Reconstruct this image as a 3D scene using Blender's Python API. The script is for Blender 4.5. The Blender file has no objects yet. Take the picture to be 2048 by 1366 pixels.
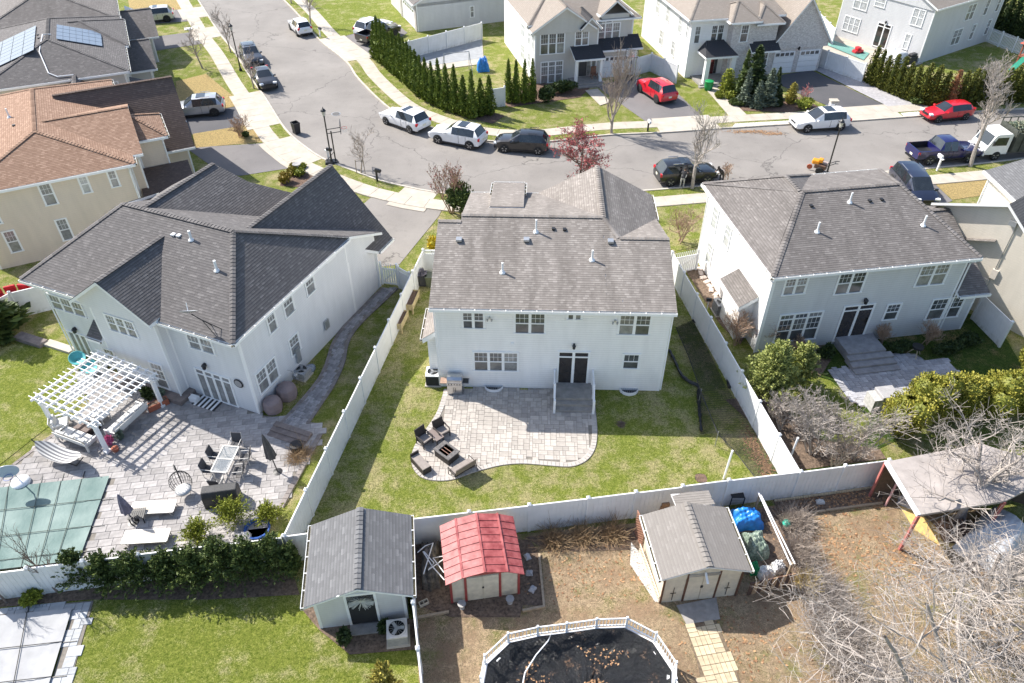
import bpy, math, random
import numpy as np
from mathutils import Vector
R = math.radians
rnd = random.Random(7)
SC = bpy.context.scene
COL = SC.collection
# ------------------------------------------------------------------ camera, sky, sun, exposure
CAM_H, PITCH, FPX = 28.5, math.atan(1500 / 1800.0), 1500.0
cd = bpy.data.cameras.new('camera')
cd.sensor_width = 36.0
cd.lens = 36.0 * FPX / 2048.0
cd.clip_start, cd.clip_end = 0.5, 3000.0
cam = bpy.data.objects.new('camera', cd)
cam.location = (0, 0, CAM_H)
cam.rotation_euler = (math.pi / 2 - PITCH, 0, 0)
COL.objects.link(cam)
SC.camera = cam
SUN_EL = R(44)
SUN_AZ = math.atan2(-0.86, 0.51)            # clockwise from +Y
wd = bpy.data.worlds.new('World')
SC.world = wd
wd.use_nodes = True
wn = wd.node_tree
sky = wn.nodes.new('ShaderNodeTexSky')
sky.sky_type = 'NISHITA'
sky.sun_disc = False
sky.sun_elevation = SUN_EL
sky.sun_rotation = SUN_AZ
sky.air_density, sky.dust_density, sky.ozone_density = 1.0, 1.4, 1.0
wn.links.new(sky.outputs[0], wn.nodes['Background'].inputs[0])
wn.nodes['Background'].inputs[1].default_value = 0.13
sl = bpy.data.lights.new('sun', 'SUN')
sl.energy, sl.angle, sl.color = 4.5, R(0.53), (1.0, 0.955, 0.88)
sun = bpy.data.objects.new('sun', sl)
COL.objects.link(sun)
SUNV = Vector((math.sin(SUN_AZ) * math.cos(SUN_EL), math.cos(SUN_AZ) * math.cos(SUN_EL), math.sin(SUN_EL)))
sun.rotation_euler = (-SUNV).to_track_quat('-Z', 'Y').to_euler()
sun.location = (-40, 30, 60)
SC.view_settings.view_transform = 'Standard'
SC.view_settings.look = 'None'
SC.view_settings.exposure = 0.90
SC.view_settings.gamma = 1.0
# ------------------------------------------------------------------ survey: photo point -> point of the place at height z
_s, _c = math.sin(PITCH), math.cos(PITCH)
def ray(px, py):
  v = (683.0 - py) / FPX
  return Vector(((px - 1024.0) / FPX, _c + v * _s, -_s + v * _c))
def P(px, py, z=0.0):
  d = ray(px, py)
  t = (z - CAM_H) / d.z
  return Vector((0, 0, CAM_H)) + d * t
def P2(px, py, z=0.0):
  p = P(px, py, z)
  return (p.x, p.y)
# ------------------------------------------------------------------ object helpers
def tag(o, label=None, cat=None, group=None, kind=None):
  if label: o['label'] = label
  if cat: o['category'] = cat
  if group: o['group'] = group
  if kind: o['kind'] = kind
  return o
def empty(name, loc=(0, 0, 0), rz=0.0):
  o = bpy.data.objects.new(name, None)
  o.empty_display_size = 0.3
  COL.objects.link(o)
  o.location = loc if len(loc) == 3 else (loc[0], loc[1], 0)
  o.rotation_euler = (0, 0, rz)
  return o
def thing(name, label, cat, loc=(0, 0, 0), rz=0.0, group=None):
  return tag(empty(name, loc, rz), label, cat, group)
def link(name, me, parent=None, loc=(0, 0, 0), rz=0.0):
  o = bpy.data.objects.new(name, me)
  COL.objects.link(o)
  o.parent = parent
  o.location = loc
  o.rotation_euler = (0, 0, rz)
  return o
def copy_tree(o, parent=None):
  c = o.copy()
  COL.objects.link(c)
  c.parent = parent
  for ch in list(o.children):
    copy_tree(ch, c)
  return c
def place(o, loc, rz=0.0, sc=None, label=None, group=None):
  o.location = loc if len(loc) == 3 else (loc[0], loc[1], 0)
  o.rotation_euler = (0, 0, rz)
  if sc is not None:
    o.scale = (sc, sc, sc) if not hasattr(sc, '__len__') else sc
  if label: o['label'] = label
  if group: o['group'] = group
  return o
def fastmesh(name, V, F, mats, shade=None, smooth=False):
  V = np.ascontiguousarray(V, dtype=np.float32)
  F = np.ascontiguousarray(F, dtype=np.int32)
  k = F.shape[1]
  me = bpy.data.meshes.new(name)
  me.vertices.add(len(V))
  me.vertices.foreach_set('co', V.ravel())
  me.loops.add(F.size)
  me.loops.foreach_set('vertex_index', F.ravel())
  me.polygons.add(len(F))
  me.polygons.foreach_set('loop_start', np.arange(0, F.size, k, dtype=np.int32))
  me.polygons.foreach_set('use_smooth', np.full(len(F), bool(smooth)))
  me.update(calc_edges=True)
  if shade is not None:
    a = me.attributes.new('shade', 'FLOAT', 'POINT')
    a.data.foreach_set('value', np.ascontiguousarray(shade, dtype=np.float32))
  for m in (mats if isinstance(mats, (list, tuple)) else [mats]):
    me.materials.append(m)
  return me
class MB:
  """collects faces of one mesh"""
  def __init__(s):
    s.v, s.f, s.m, s.sh = [], [], [], []
  def add(s, vs, fs, m=0):
    b = len(s.v)
    s.v += [tuple(p) for p in vs]
    s.f += [tuple(b + i for i in f) for f in fs]
    s.m += [m] * len(fs)
    return s
  def box(s, x0, x1, y0, y1, z0, z1, m=0):
    return s.add([(x0, y0, z0), (x1, y0, z0), (x1, y1, z0), (x0, y1, z0), (x0, y0, z1), (x1, y0, z1), (x1, y1, z1), (x0, y1, z1)],
                     [(0, 3, 2, 1), (4, 5, 6, 7), (0, 1, 5, 4), (1, 2, 6, 5), (2, 3, 7, 6), (3, 0, 4, 7)], m)
  def cbox(s, cx, cy, cz, sx, sy, sz, rz=0.0, m=0, rx=0.0, ry=0.0):
    """box centred at c, rotated rx, ry then rz"""
    vs = []
    for dz in (-.5, .5):
      for dx, dy in ((-.5, -.5), (.5, -.5), (.5, .5), (-.5, .5)):
        p = Vector((dx * sx, dy * sy, dz * sz))
        if rx: p = Vector((p.x, p.y * math.cos(rx) - p.z * math.sin(rx), p.y * math.sin(rx) + p.z * math.cos(rx)))
        if ry: p = Vector((p.x * math.cos(ry) + p.z * math.sin(ry), p.y, -p.x * math.sin(ry) + p.z * math.cos(ry)))
        vs.append((cx + p.x * math.cos(rz) - p.y * math.sin(rz), cy + p.x * math.sin(rz) + p.y * math.cos(rz), cz + p.z))
    return s.add(vs, [(0, 3, 2, 1), (4, 5, 6, 7), (0, 1, 5, 4), (1, 2, 6, 5), (2, 3, 7, 6), (3, 0, 4, 7)], m)
  def beam(s, a, b, w, h, m=0):
    """rectangular bar from a to b"""
    a, b = Vector(a), Vector(b)
    d = (b - a)
    if d.length < 1e-6: return s
    d.normalize()
    up = Vector((0, 0, 1)) if abs(d.z) < .95 else Vector((0, 1, 0))
    r = d.cross(up).normalized() * (w / 2)
    u = r.cross(d).normalized() * (h / 2)
    vs = [a - r - u, a + r - u, a + r + u, a - r + u, b - r - u, b + r - u, b + r + u, b - r + u]
    return s.add(vs, [(0, 1, 2, 3), (7, 6, 5, 4), (0, 4, 5, 1), (1, 5, 6, 2), (2, 6, 7, 3), (3, 7, 4, 0)], m)
  def tube(s, pts, r, n=6, m=0, cap=True):
    """tube through points; r one radius or a list"""
    pts = [Vector(p) for p in pts]
    if not hasattr(r, '__len__'): r = [r] * len(pts)
    b = len(s.v)
    for i, p in enumerate(pts):
      d = (pts[min(i + 1, len(pts) - 1)] - pts[max(i - 1, 0)])
      d = d.normalized() if d.length > 1e-9 else Vector((0, 0, 1))
      up = Vector((0, 0, 1)) if abs(d.z) < .9 else Vector((1, 0, 0))
      x = d.cross(up).normalized()
      y = x.cross(d).normalized()
      for k in range(n):
        a = 2 * math.pi * k / n
        s.v.append(tuple(p + x * (math.cos(a) * r[i]) + y * (math.sin(a) * r[i])))
    for i in range(len(pts) - 1):
      for k in range(n):
        k2 = (k + 1) % n
        s.f.append((b + i * n + k, b + i * n + k2, b + (i + 1) * n + k2, b + (i + 1) * n + k))
        s.m.append(m)
    if cap:
      s.f.append(tuple(b + k for k in reversed(range(n)))); s.m.append(m)
      e = b + (len(pts) - 1) * n
      s.f.append(tuple(e + k for k in range(n))); s.m.append(m)
    return s
  def lathe(s, prof, n=16, c=(0, 0, 0), m=0, ax='z'):
    """prof: list of (r, h)"""
    b = len(s.v)
    for r, h in prof:
      for k in range(n):
        a = 2 * math.pi * k / n
        q = (r * math.cos(a), r * math.sin(a), h)
        if ax == 'y': q = (q[0], q[2], q[1])
        if ax == 'x': q = (q[2], q[0], q[1])
        s.v.append((c[0] + q[0], c[1] + q[1], c[2] + q[2]))
    for i in range(len(prof) - 1):
      for k in range(n):
        k2 = (k + 1) % n
        s.f.append((b + i * n + k, b + i * n + k2, b + (i + 1) * n + k2, b + (i + 1) * n + k)); s.m.append(m)
    s.f.append(tuple(b + k for k in reversed(range(n)))); s.m.append(m)
    e = b + (len(prof) - 1) * n
    s.f.append(tuple(e + k for k in range(n))); s.m.append(m)
    return s
  def prism(s, poly, z0, z1, m=0, mside=None):
    n = len(poly)
    a = sum(poly[i][0] * poly[(i + 1) % n][1] - poly[(i + 1) % n][0] * poly[i][1] for i in range(n))
    if a < 0: poly = poly[::-1]
    b = len(s.v)
    s.v += [(p[0], p[1], z0) for p in poly] + [(p[0], p[1], z1) for p in poly]
    s.f.append(tuple(b + i for i in reversed(range(n)))); s.m.append(m)
    s.f.append(tuple(b + n + i for i in range(n))); s.m.append(m)
    for i in range(n):
      j = (i + 1) % n
      s.f.append((b + i, b + j, b + n + j, b + n + i)); s.m.append(m if mside is None else mside)
    return s
  def slab(s, poly, th, m=0, mside=None):
    """3d polygon (ccw from above) thickened straight down by th"""
    n = len(poly)
    b = len(s.v)
    s.v += [tuple(p) for p in poly] + [(p[0], p[1], p[2] - th) for p in poly]
    s.f.append(tuple(b + i for i in range(n))); s.m.append(m)
    ms = m if mside is None else mside
    s.f.append(tuple(b + n + i for i in reversed(range(n)))); s.m.append(ms)
    for i in range(n):
      j = (i + 1) % n
      s.f.append((b + j, b + i, b + n + i, b + n + j)); s.m.append(ms)
    return s
  def mesh(s, name, mats, smooth=False):
    me = bpy.data.meshes.new(name)
    me.from_pydata(s.v, [], s.f)
    for m in (mats if isinstance(mats, (list, tuple)) else [mats]):
      me.materials.append(m)
    if any(s.m): me.polygons.foreach_set('material_index', s.m)
    if smooth: me.polygons.foreach_set('use_smooth', [True] * len(s.f))
    me.update()
    return me
  def build(s, name, mats, parent=None, loc=(0, 0, 0), rz=0.0, smooth=False, bevel=0.0):
    o = link(name, s.mesh(name, mats, smooth), parent, loc, rz)
    if bevel:
      md = o.modifiers.new('bevel', 'BEVEL'); md.width = bevel; md.segments = 2; md.limit_method = 'ANGLE'
    return o
# ------------------------------------------------------------------ materials
class NT:
  def __init__(s, name):
    s.mat = bpy.data.materials.new(name)
    s.mat.use_nodes = True
    s.t = s.mat.node_tree
    s.b = s.t.nodes['Principled BSDF']
  def n(s, typ, **kw):
    nd = s.t.nodes.new(typ)
    for k, v in kw.items():
      if k.startswith('_'): setattr(nd, k[1:], v)
      else:
        i = nd.inputs[int(k[1:])] if k[0] == 'i' and k[1:].isdigit() else nd.inputs[k.replace('_', ' ')]
        if isinstance(v, bpy.types.NodeSocket): s.t.links.new(v, i)
        else: i.default_value = v
    return nd
  def l(s, a, b): s.t.links.new(a, b)
  def noise(s, vec, scale, detail=3.0, rough=0.55, out=0):
    nd = s.n('ShaderNodeTexNoise', Scale=scale, Detail=detail, Roughness=rough)
    if vec is not None: s.l(vec, nd.inputs['Vector'])
    return nd.outputs[out]
  def ramp(s, fac, stops):
    nd = s.n('ShaderNodeValToRGB')
    s.l(fac, nd.inputs[0])
    e = nd.color_ramp.elements
    while len(e) < len(stops): e.new(0.5)
    for i, (p, c) in enumerate(stops):
      e[i].position = p
      e[i].color = (c[0], c[1], c[2], 1) if hasattr(c, '__len__') else (c, c, c, 1)
    return nd.outputs[0]
  def mix(s, fac, a, b, blend='MIX'):
    nd = s.n('ShaderNodeMix', _data_type='RGBA', _blend_type=blend)
    for v, i in ((fac, 0), (a, 6), (b, 7)):
      if isinstance(v, bpy.types.NodeSocket): s.l(v, nd.inputs[i])
      elif hasattr(v, '__len__'): nd.inputs[i].default_value = (v[0], v[1], v[2], 1)
      else: nd.inputs[i].default_value = v
    return nd.outputs[2]
  def math(s, op, a, b=0.0, clamp=False):
    nd = s.n('ShaderNodeMath', _operation=op, _use_clamp=clamp)
    for v, i in ((a, 0), (b, 1)):
      if isinstance(v, bpy.types.NodeSocket): s.l(v, nd.inputs[i])
      else: nd.inputs[i].default_value = v
    return nd.outputs[0]
  def coord(s, which='Object'):
    return s.n('ShaderNodeTexCoord').outputs[which]
  def pos(s): return s.n('ShaderNodeNewGeometry').outputs['Position']
  def col(s, v):
    if isinstance(v, bpy.types.NodeSocket): s.l(v, s.b.inputs['Base Color'])
    else: s.b.inputs['Base Color'].default_value = (v[0], v[1], v[2], 1)
    return s
  def rough(s, v):
    if isinstance(v, bpy.types.NodeSocket): s.l(v, s.b.inputs['Roughness'])
    else: s.b.inputs['Roughness'].default_value = v
    return s
  def bump(s, h, strength=0.3, dist=0.05):
    nd = s.n('ShaderNodeBump', Strength=strength, Distance=dist)
    s.l(h, nd.inputs['Height'])
    s.l(nd.outputs[0], s.b.inputs['Normal'])
    return s
MATS = {}
def mat(name, c, rough=0.6, var=0.12, scale=6.0, metal=0.0, bump=0.0, bscale=None, spec=None, rand=0.0, coat=0.0, c2=None):
  """plain painted or weathered surface: colour with noise mottling"""
  if name in MATS: return MATS[name]
  t = NT(name)
  co = t.coord()
  if var or c2:
    n = t.noise(co, scale, 4.0, 0.6)
    lo = [x * (1 - var) for x in c]; hi = [min(x * (1 + var), .95) for x in (c2 or c)]
    v = t.ramp(n, [(0.3, lo), (0.7, hi)])
  else:
    v = t.n('ShaderNodeRGB').outputs[0]; v.default_value = (*c, 1)
  if rand:
    oi = t.n('ShaderNodeObjectInfo').outputs['Random']
    at = t.n('ShaderNodeAttribute', _attribute_name='shade').outputs['Fac']
    r = t.math('ADD', oi, at)
    k = t.math('MULTIPLY_ADD', r, 2 * rand); k.node.inputs[2].default_value = 1 - rand * 1.0
    g = t.n('ShaderNodeCombineColor'); [t.l(k, g.inputs[i]) for i in range(3)]
    v = t.mix(1.0, v, g.outputs[0], 'MULTIPLY')
  t.col(v).rough(rough)
  t.b.inputs['Metallic'].default_value = metal
  if spec is not None: t.b.inputs['Specular IOR Level'].default_value = spec
  if coat: t.b.inputs['Coat Weight'].default_value = coat; t.b.inputs['Coat Roughness'].default_value = 0.06
  if bump: t.bump(t.noise(co, bscale or scale * 6, 4.0, 0.7), bump, 0.03)
  MATS[name] = t.mat
  return t.mat
def grass_mat(name, dry=0.35, lush=(0.105, 0.165, 0.018), mid=(0.20, 0.23, 0.045), tan=(0.36, 0.28, 0.13), patch=0.28, brown=None):
  t = NT(name)
  p = t.pos()
  fine = t.noise(p, 6.5, 7.0, 0.8)
  blades = t.noise(p, 26.0, 4.0, 0.85)
  med = t.noise(p, patch * 4, 6.0, 0.7)
  big = t.noise(p, patch, 3.0, 0.6)
  g = t.mix(t.ramp(fine, [(0.40, 0.0), (0.60, 1.0)]), lush, mid)
  f = t.math('ADD', t.math('MULTIPLY', med, 0.6), t.math('MULTIPLY', big, 0.4))
  f = t.math('ADD', f, t.math('MULTIPLY', t.math('SUBTRACT', blades, 0.5), 0.75))
  k = t.ramp(f, [(0.61 - dry * 0.42, 0.0), (0.74 - dry * 0.42, 1.0)])
  tn = t.mix(t.ramp(fine, [(0.38, 0.0), (0.62, 1.0)]), [x * 0.66 for x in tan], [min(x * 1.15, 0.8) for x in tan])
  c = t.mix(k, g, tn)
  if brown:
    bk = t.math('MULTIPLY', t.ramp(t.noise(p, 0.55, 8.0, 0.75), [(0.44, 0.0), (0.58, 1.0)]), t.ramp(blades, [(0.38, 0.0), (0.56, 1.0)]))
    c = t.mix(bk, c, brown)
    gk = t.ramp(t.noise(p, 0.38, 7.0, 0.75, 0), [(0.55, 0.0), (0.66, 0.85)])
    c = t.mix(t.math('MULTIPLY', gk, t.ramp(blades, [(0.36, 0.15), (0.55, 1.0)])), c, (0.20, 0.24, 0.05))
  sh = t.ramp(blades, [(0.34, 0.42), (0.5, 0.95), (0.64, 1.30)])
  c = t.mix(0.9, c, sh, 'MULTIPLY')
  t.col(c).rough(0.95)
  t.b.inputs['Specular IOR Level'].default_value = 0.13
  t.bump(t.math('ADD', blades, t.math('MULTIPLY', fine, 1.5)), 1.0, 0.08)
  MATS[name] = t.mat
  return t.mat
def asphalt_mat(name, a=(0.205, 0.187, 0.170), b=(0.275, 0.252, 0.229), crack=True):
  t = NT(name)
  p = t.pos()
  big = t.noise(p, 0.22, 4.0, 0.6)
  c = t.mix(t.ramp(big, [(0.3, 0.0), (0.7, 1.0)]), a, b)
  ag = t.noise(p, 55.0, 2.0, 0.8)
  c = t.mix(0.55, c, t.ramp(ag, [(0.3, 0.62), (0.7, 1.25)]), 'MULTIPLY')
  st = t.noise(p, 1.1, 6.0, 0.72)
  c = t.mix(t.ramp(st, [(0.56, 0.0), (0.76, 0.5)]), c, [x * 0.55 for x in a])
  if crack:
    vo = t.n('ShaderNodeTexVoronoi', _feature='DISTANCE_TO_EDGE', Scale=0.085)
    wob = t.n('ShaderNodeVectorMath', _operation='ADD')
    t.l(p, wob.inputs[0])
    nz = t.n('ShaderNodeTexNoise', Scale=0.9, Detail=5.0)
    t.l(p, nz.inputs['Vector'])
    sc = t.n('ShaderNodeVectorMath', _operation='SCALE'); sc.inputs['Scale'].default_value = 1.6
    t.l(nz.outputs[1], sc.inputs[0]); t.l(sc.outputs[0], wob.inputs[1]); t.l(wob.outputs[0], vo.inputs['Vector'])
    k = t.ramp(vo.outputs['Distance'], [(0.0, 0.95), (0.0022, 0.85), (0.004, 0.0)])
    c = t.mix(k, c, [x * 0.45 for x in a])
  t.col(c).rough(0.9)
  t.bump(ag, 0.35, 0.01)
  MATS[name] = t.mat
  return t.mat
def shingle_mat(name, lo, hi, stain=0.0):
  t = NT(name)
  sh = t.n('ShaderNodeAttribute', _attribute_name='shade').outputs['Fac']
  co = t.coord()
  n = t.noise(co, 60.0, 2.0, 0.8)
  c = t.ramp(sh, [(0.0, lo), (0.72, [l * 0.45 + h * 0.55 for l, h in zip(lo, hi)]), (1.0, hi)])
  c = t.mix(0.6, c, t.ramp(n, [(0.3, 0.7), (0.7, 1.2)]), 'MULTIPLY')
  if stain:
    mp = t.n('ShaderNodeMapping'); mp.inputs['Scale'].default_value = (1.3, 0.16, 0.16)
    t.l(co, mp.inputs[0])
    s2 = t.noise(mp.outputs[0], 1.0, 5.0, 0.6)
    c = t.mix(t.ramp(s2, [(0.42, 0.0), (0.68, stain)]), c, [x * 0.62 for x in lo])
  t.col(c).rough(0.88)
  t.b.inputs['Specular IOR Level'].default_value = 0.3
  t.bump(n, 0.4, 0.01)
  MATS[name] = t.mat
  return t.mat
def siding_mat(name, c, dark=0.76, pitch=0.15):
  """lapped vinyl siding: course lines run level"""
  t = NT(name)
  co = t.coord()
  sx = t.n('ShaderNodeSeparateXYZ'); t.l(co, sx.inputs[0])
  fr = t.math('FRACT', t.math('DIVIDE', sx.outputs[2], pitch))
  k = t.ramp(fr, [(0.0, dark), (0.2, 1.0), (1.0, 1.0)])
  mp = t.n('ShaderNodeMapping'); mp.inputs['Scale'].default_value = (1.6, 1.6, 0.35)
  t.l(co, mp.inputs[0])
  n = t.noise(mp.outputs[0], 1.1, 5.0, 0.65)
  b = t.ramp(n, [(0.3, [x * 0.90 for x in c]), (0.65, c)])
  t.col(t.mix(1.0, b, k, 'MULTIPLY')).rough(0.55)
  t.bump(fr, 0.6, 0.012)
  MATS[name] = t.mat
  return t.mat
def stone_mat(name, c1, c2, scale=9.0, mortar=(0.55, 0.53, 0.5)):
  t = NT(name)
  co = t.coord()
  sx = t.n('ShaderNodeSeparateXYZ'); t.l(co, sx.inputs[0])
  u = t.math('ADD', sx.outputs[0], sx.outputs[1])
  cb = t.n('ShaderNodeCombineXYZ'); t.l(u, cb.inputs[0]); t.l(sx.outputs[2], cb.inputs[1])
  br = t.n('ShaderNodeTexBrick', Scale=3.2, Mortar_Size=0.02)
  br.inputs['Color1'].default_value = (*c1, 1); br.inputs['Color2'].default_value = (*c2, 1); br.inputs['Mortar'].default_value = (*mortar, 1)
  t.l(cb.outputs[0], br.inputs['Vector'])
  n = t.noise(co, scale, 4.0, 0.7)
  t.col(t.mix(0.7, br.outputs[0], t.ramp(n, [(0.3, 0.7), (0.7, 1.25)]), 'MULTIPLY')).rough(0.9)
  t.bump(br.outputs[1], 0.5, 0.02)
  MATS[name] = t.mat
  return t.mat
def leaf_mat(name, a, b, rough=0.6):
  t = NT(name)
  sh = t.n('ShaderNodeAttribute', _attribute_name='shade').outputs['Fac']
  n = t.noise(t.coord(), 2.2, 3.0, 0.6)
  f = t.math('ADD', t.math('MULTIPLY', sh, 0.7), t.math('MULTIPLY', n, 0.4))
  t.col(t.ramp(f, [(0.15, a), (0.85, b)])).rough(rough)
  t.b.inputs['Specular IOR Level'].default_value = 0.25
  MATS[name] = t.mat
  return t.mat
WHITE = mat('white vinyl', (0.80, 0.80, 0.80), 0.4, 0.03)
TRIM = mat('white trim', (0.82, 0.82, 0.81), 0.45, 0.03)
BLACK = mat('black metal', (0.018, 0.018, 0.02), 0.45, 0.2)
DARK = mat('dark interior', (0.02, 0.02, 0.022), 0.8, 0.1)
GLASS = mat('window glass', (0.085, 0.09, 0.095), 0.08, 0.5, 1.5, spec=0.8)
GLASS2 = mat('window glass with blinds', (0.24, 0.24, 0.235), 0.12, 0.35, 2.5, spec=0.7)
GLASS3 = mat('window glass with pale curtains', (0.45, 0.46, 0.46), 0.12, 0.3, 2.5, spec=0.7)
GLASS4 = mat('window glass with half drawn shade', (0.15, 0.15, 0.145), 0.1, 0.5, 1.2, spec=0.8)
GREYMETAL = mat('grey metal', (0.42, 0.43, 0.44), 0.4, 0.1, metal=0.6)
STEEL = mat('stainless steel', (0.55, 0.55, 0.55), 0.28, 0.08, metal=0.9)
CONC = mat('concrete', (0.44, 0.395, 0.33), 0.9, 0.14, 1.2, bump=0.25, rand=0.05)
KERB = mat('kerb concrete', (0.48, 0.435, 0.37), 0.9, 0.16, 1.5, bump=0.2)
MULCH = mat('mulch', (0.085, 0.055, 0.04), 0.95, 0.5, 14.0, bump=0.9, c2=(0.16, 0.10, 0.07))
WOODD = mat('weathered wood', (0.34, 0.27, 0.19), 0.85, 0.25, 8.0)
BARK = mat('bare bark', (0.36, 0.30, 0.25), 0.9, 0.3, 9.0)
BARKP = mat('pale grey bark', (0.37, 0.325, 0.29), 0.9, 0.3, 9.0)
BARKD = mat('dark bark', (0.20, 0.15, 0.12), 0.9, 0.3, 9.0)
# ------------------------------------------------------------------ ground, lawns, roads
def sm(pts, step=1.0):
  """smooth curve through 2d points"""
  pts = [np.array(p[:2], float) for p in pts]
  q = [2 * pts[0] - pts[1]] + pts + [2 * pts[-1] - pts[-2]]
  out = []
  for i in range(1, len(q) - 2):
    a, b, c, d = q[i - 1:i + 3]
    n = max(2, int(np.linalg.norm(c - b) / step))
    for k in range(n):
      t = k / n
      out.append(0.5 * (2 * b + (c - a) * t + (2 * a - 5 * b + 4 * c - d) * t * t + (3 * b - a - 3 * c + d) * t ** 3))
  out.append(pts[-1])
  return out
def off(pl, d):
  """offset a polyline to its left by d"""
  r = []
  for i, p in enumerate(pl):
    t = pl[min(i + 1, len(pl) - 1)] - pl[max(i - 1, 0)]
    t = t / (np.linalg.norm(t) + 1e-9)
    r.append(p + np.array([-t[1], t[0]]) * d)
  return r
def resample(pl, step):
  seg = [np.linalg.norm(pl[i + 1] - pl[i]) for i in range(len(pl) - 1)]
  L = np.concatenate([[0], np.cumsum(seg)])
  n = max(1, int(round(L[-1] / step)))
  s = np.linspace(0, L[-1], n + 1)
  a = np.array(pl)
  return [np.array([np.interp(x, L, a[:, 0]), np.interp(x, L, a[:, 1])]) for x in s]
_zc = [0]
def sheet(name, poly, z, m, th=0.0):
  b = MB()
  _zc[0] += 1
  z = z + _zc[0] * 0.00045 if name != 'ground' else z
  n = len(poly)
  if th: b.prism([(p[0], p[1]) for p in poly], z - th, z)
  else:
    a = sum(poly[i][0] * poly[(i + 1) % n][1] - poly[(i + 1) % n][0] * poly[i][1] for i in range(n))
    if a < 0: poly = poly[::-1]
    b.add([(p[0], p[1], z) for p in poly], [tuple(range(n))])
  return tag(b.build(name, m), kind='structure')
def strip(pa, pb):
  return [tuple(p) for p in pa] + [tuple(p) for p in reversed(pb)]
def px(*pts): return [P2(a, b) for a, b in pts]
G_LAWN = grass_mat('lawn grass', 0.30, lush=(0.155, 0.205, 0.028), mid=(0.32, 0.345, 0.08), tan=(0.56, 0.47, 0.25))
G_YARD = grass_mat('back lawn grass, half dormant', 0.36, lush=(0.17, 0.225, 0.03), mid=(0.33, 0.365, 0.075), tan=(0.52, 0.46, 0.22))
G_LUSH = grass_mat('bright lawn grass', 0.22, lush=(0.16, 0.215, 0.025), mid=(0.34, 0.37, 0.075), tan=(0.56, 0.50, 0.25))
G_TAN = grass_mat('dormant straw lawn', 0.95, tan=(0.58, 0.43, 0.19))
G_BROWN = grass_mat('dead brown lawn', 0.66, lush=(0.22, 0.23, 0.07), mid=(0.40, 0.35, 0.15), tan=(0.60, 0.45, 0.29), brown=(0.40, 0.265, 0.17))
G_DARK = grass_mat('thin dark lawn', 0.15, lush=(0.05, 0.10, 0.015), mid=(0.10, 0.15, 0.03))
ROAD = asphalt_mat('worn asphalt')
DRIVE = asphalt_mat('driveway asphalt', (0.15, 0.14, 0.137), (0.20, 0.185, 0.18), False)
DRIVE2 = asphalt_mat('sealed dark driveway', (0.075, 0.075, 0.08), (0.11, 0.105, 0.11), False)
SOIL = mat('dark soil', (0.10, 0.07, 0.05), 0.95, 0.4, 9.0, bump=0.8, c2=(0.17, 0.12, 0.085))
GRAVEL = mat('grey gravel', (0.40, 0.38, 0.35), 0.95, 0.55, 16.0, bump=1.0, c2=(0.62, 0.60, 0.56))
sheet('ground', [(-900, -300), (900, -300), (900, 1500), (-900, 1500)], 0.0, G_LAWN)
near = sm([P(*p) for p in ((400, 5), (440, 67), (470, 105), (502, 155), (532, 197), (564, 248), (585, 273), (612, 295), (647, 318), (707, 342), (762, 362), (812, 374), (877, 386), (980, 394), (1130, 392), (1289, 382), (1364, 376), (1500, 366), (1650, 353), (1818, 341), (1961, 328), (2048, 317))])
far = sm([P(*p) for p in ((566, 0), (597, 32), (637, 80), (692, 125), (717, 160), (782, 221), (857, 255), (915, 273), (970, 283), (1035, 287), (1096, 285), (1214, 272), (1321, 267), (1464, 257), (1583, 250), (1696, 244), (1808, 236), (1943, 226), (2046, 219))])
def extend(pl, a=70, b=40):
  d0 = pl[0] - pl[3]; d0 /= np.linalg.norm(d0)
  d1 = pl[-1] - pl[-4]; d1 /= np.linalg.norm(d1)
  return [pl[0] + d0 * a] + pl + [pl[-1] + d1 * b]
near, far = extend(near), extend(far)
sheet('road', strip(near, far), 0.006, ROAD)
def kerb(name, pl, side):
  a, b = off(pl, -0.02 * side), off(pl, 0.15 * side)
  m = MB()
  m.prism(strip(a, b), -0.1, 0.12)
  return tag(m.build(name, KERB), kind='structure')
kerb('kerb', near, -1); kerb('kerb', far, 1)
def sidewalk(name, pl, side, g0, w, lo=0, hi=None):
  a, b = resample(off(pl, g0 * side), 1.5), off(pl, (g0 + w) * side)
  b = [np.array(p) for p in off(a, w * side)]
  base = MB(); base.prism(strip(a, b), -0.1, 0.06)
  root = tag(base.build(name, CONC), kind='structure')
  for i in range(len(a) - 1):
    q = [a[i], a[i + 1], b[i + 1], b[i]]
    c = sum(q) / 4
    q = [c + (p - c) * (1 - 0.022 / max(0.3, np.linalg.norm(p - c))) for p in q]
    if c[0] < -45 or c[0] > 58 or c[1] > 118: continue
    s = MB(); z = 0.085 + rnd.uniform(-0.004, 0.004)
    s.prism([tuple(p) for p in q], 0.0, z)
    s.build('slab', CONC, root)
  return a, b
G0, SW = 1.15, 1.45
sidewalk('sidewalk', near, -1, G0, SW)
sidewalk('sidewalk', far, 1, G0, SW)
sheet('verge', strip(off(near, -0.14), off(near, -G0)), 0.066, G_LAWN)
sheet('verge', strip(off(far, 0.14), off(far, G0)), 0.066, G_LAWN)
def drive(poly, m, z=0.02, name='driveway'): return sheet(name, px(*poly), z, m)
drive(((754, 385), (820, 397), (886, 415), (878, 432), (799, 529), (762, 534), (690, 440)), ROAD)
drive(((372, 296), (510, 288), (548, 283), (592, 320), (604, 333), (480, 352), (440, 345)), DRIVE)
drive(((352, 236), (495, 209), (525, 246), (385, 270)), DRIVE2)
drive(((262, 79), (404, 62), (417, 86), (290, 105)), DRIVE)
drive(((250, 22), (372, 19), (385, 42), (262, 52)), DRIVE)
drive(((678, 76), (790, 45), (815, 66), (760, 102), (712, 112)), DRIVE)
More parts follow.
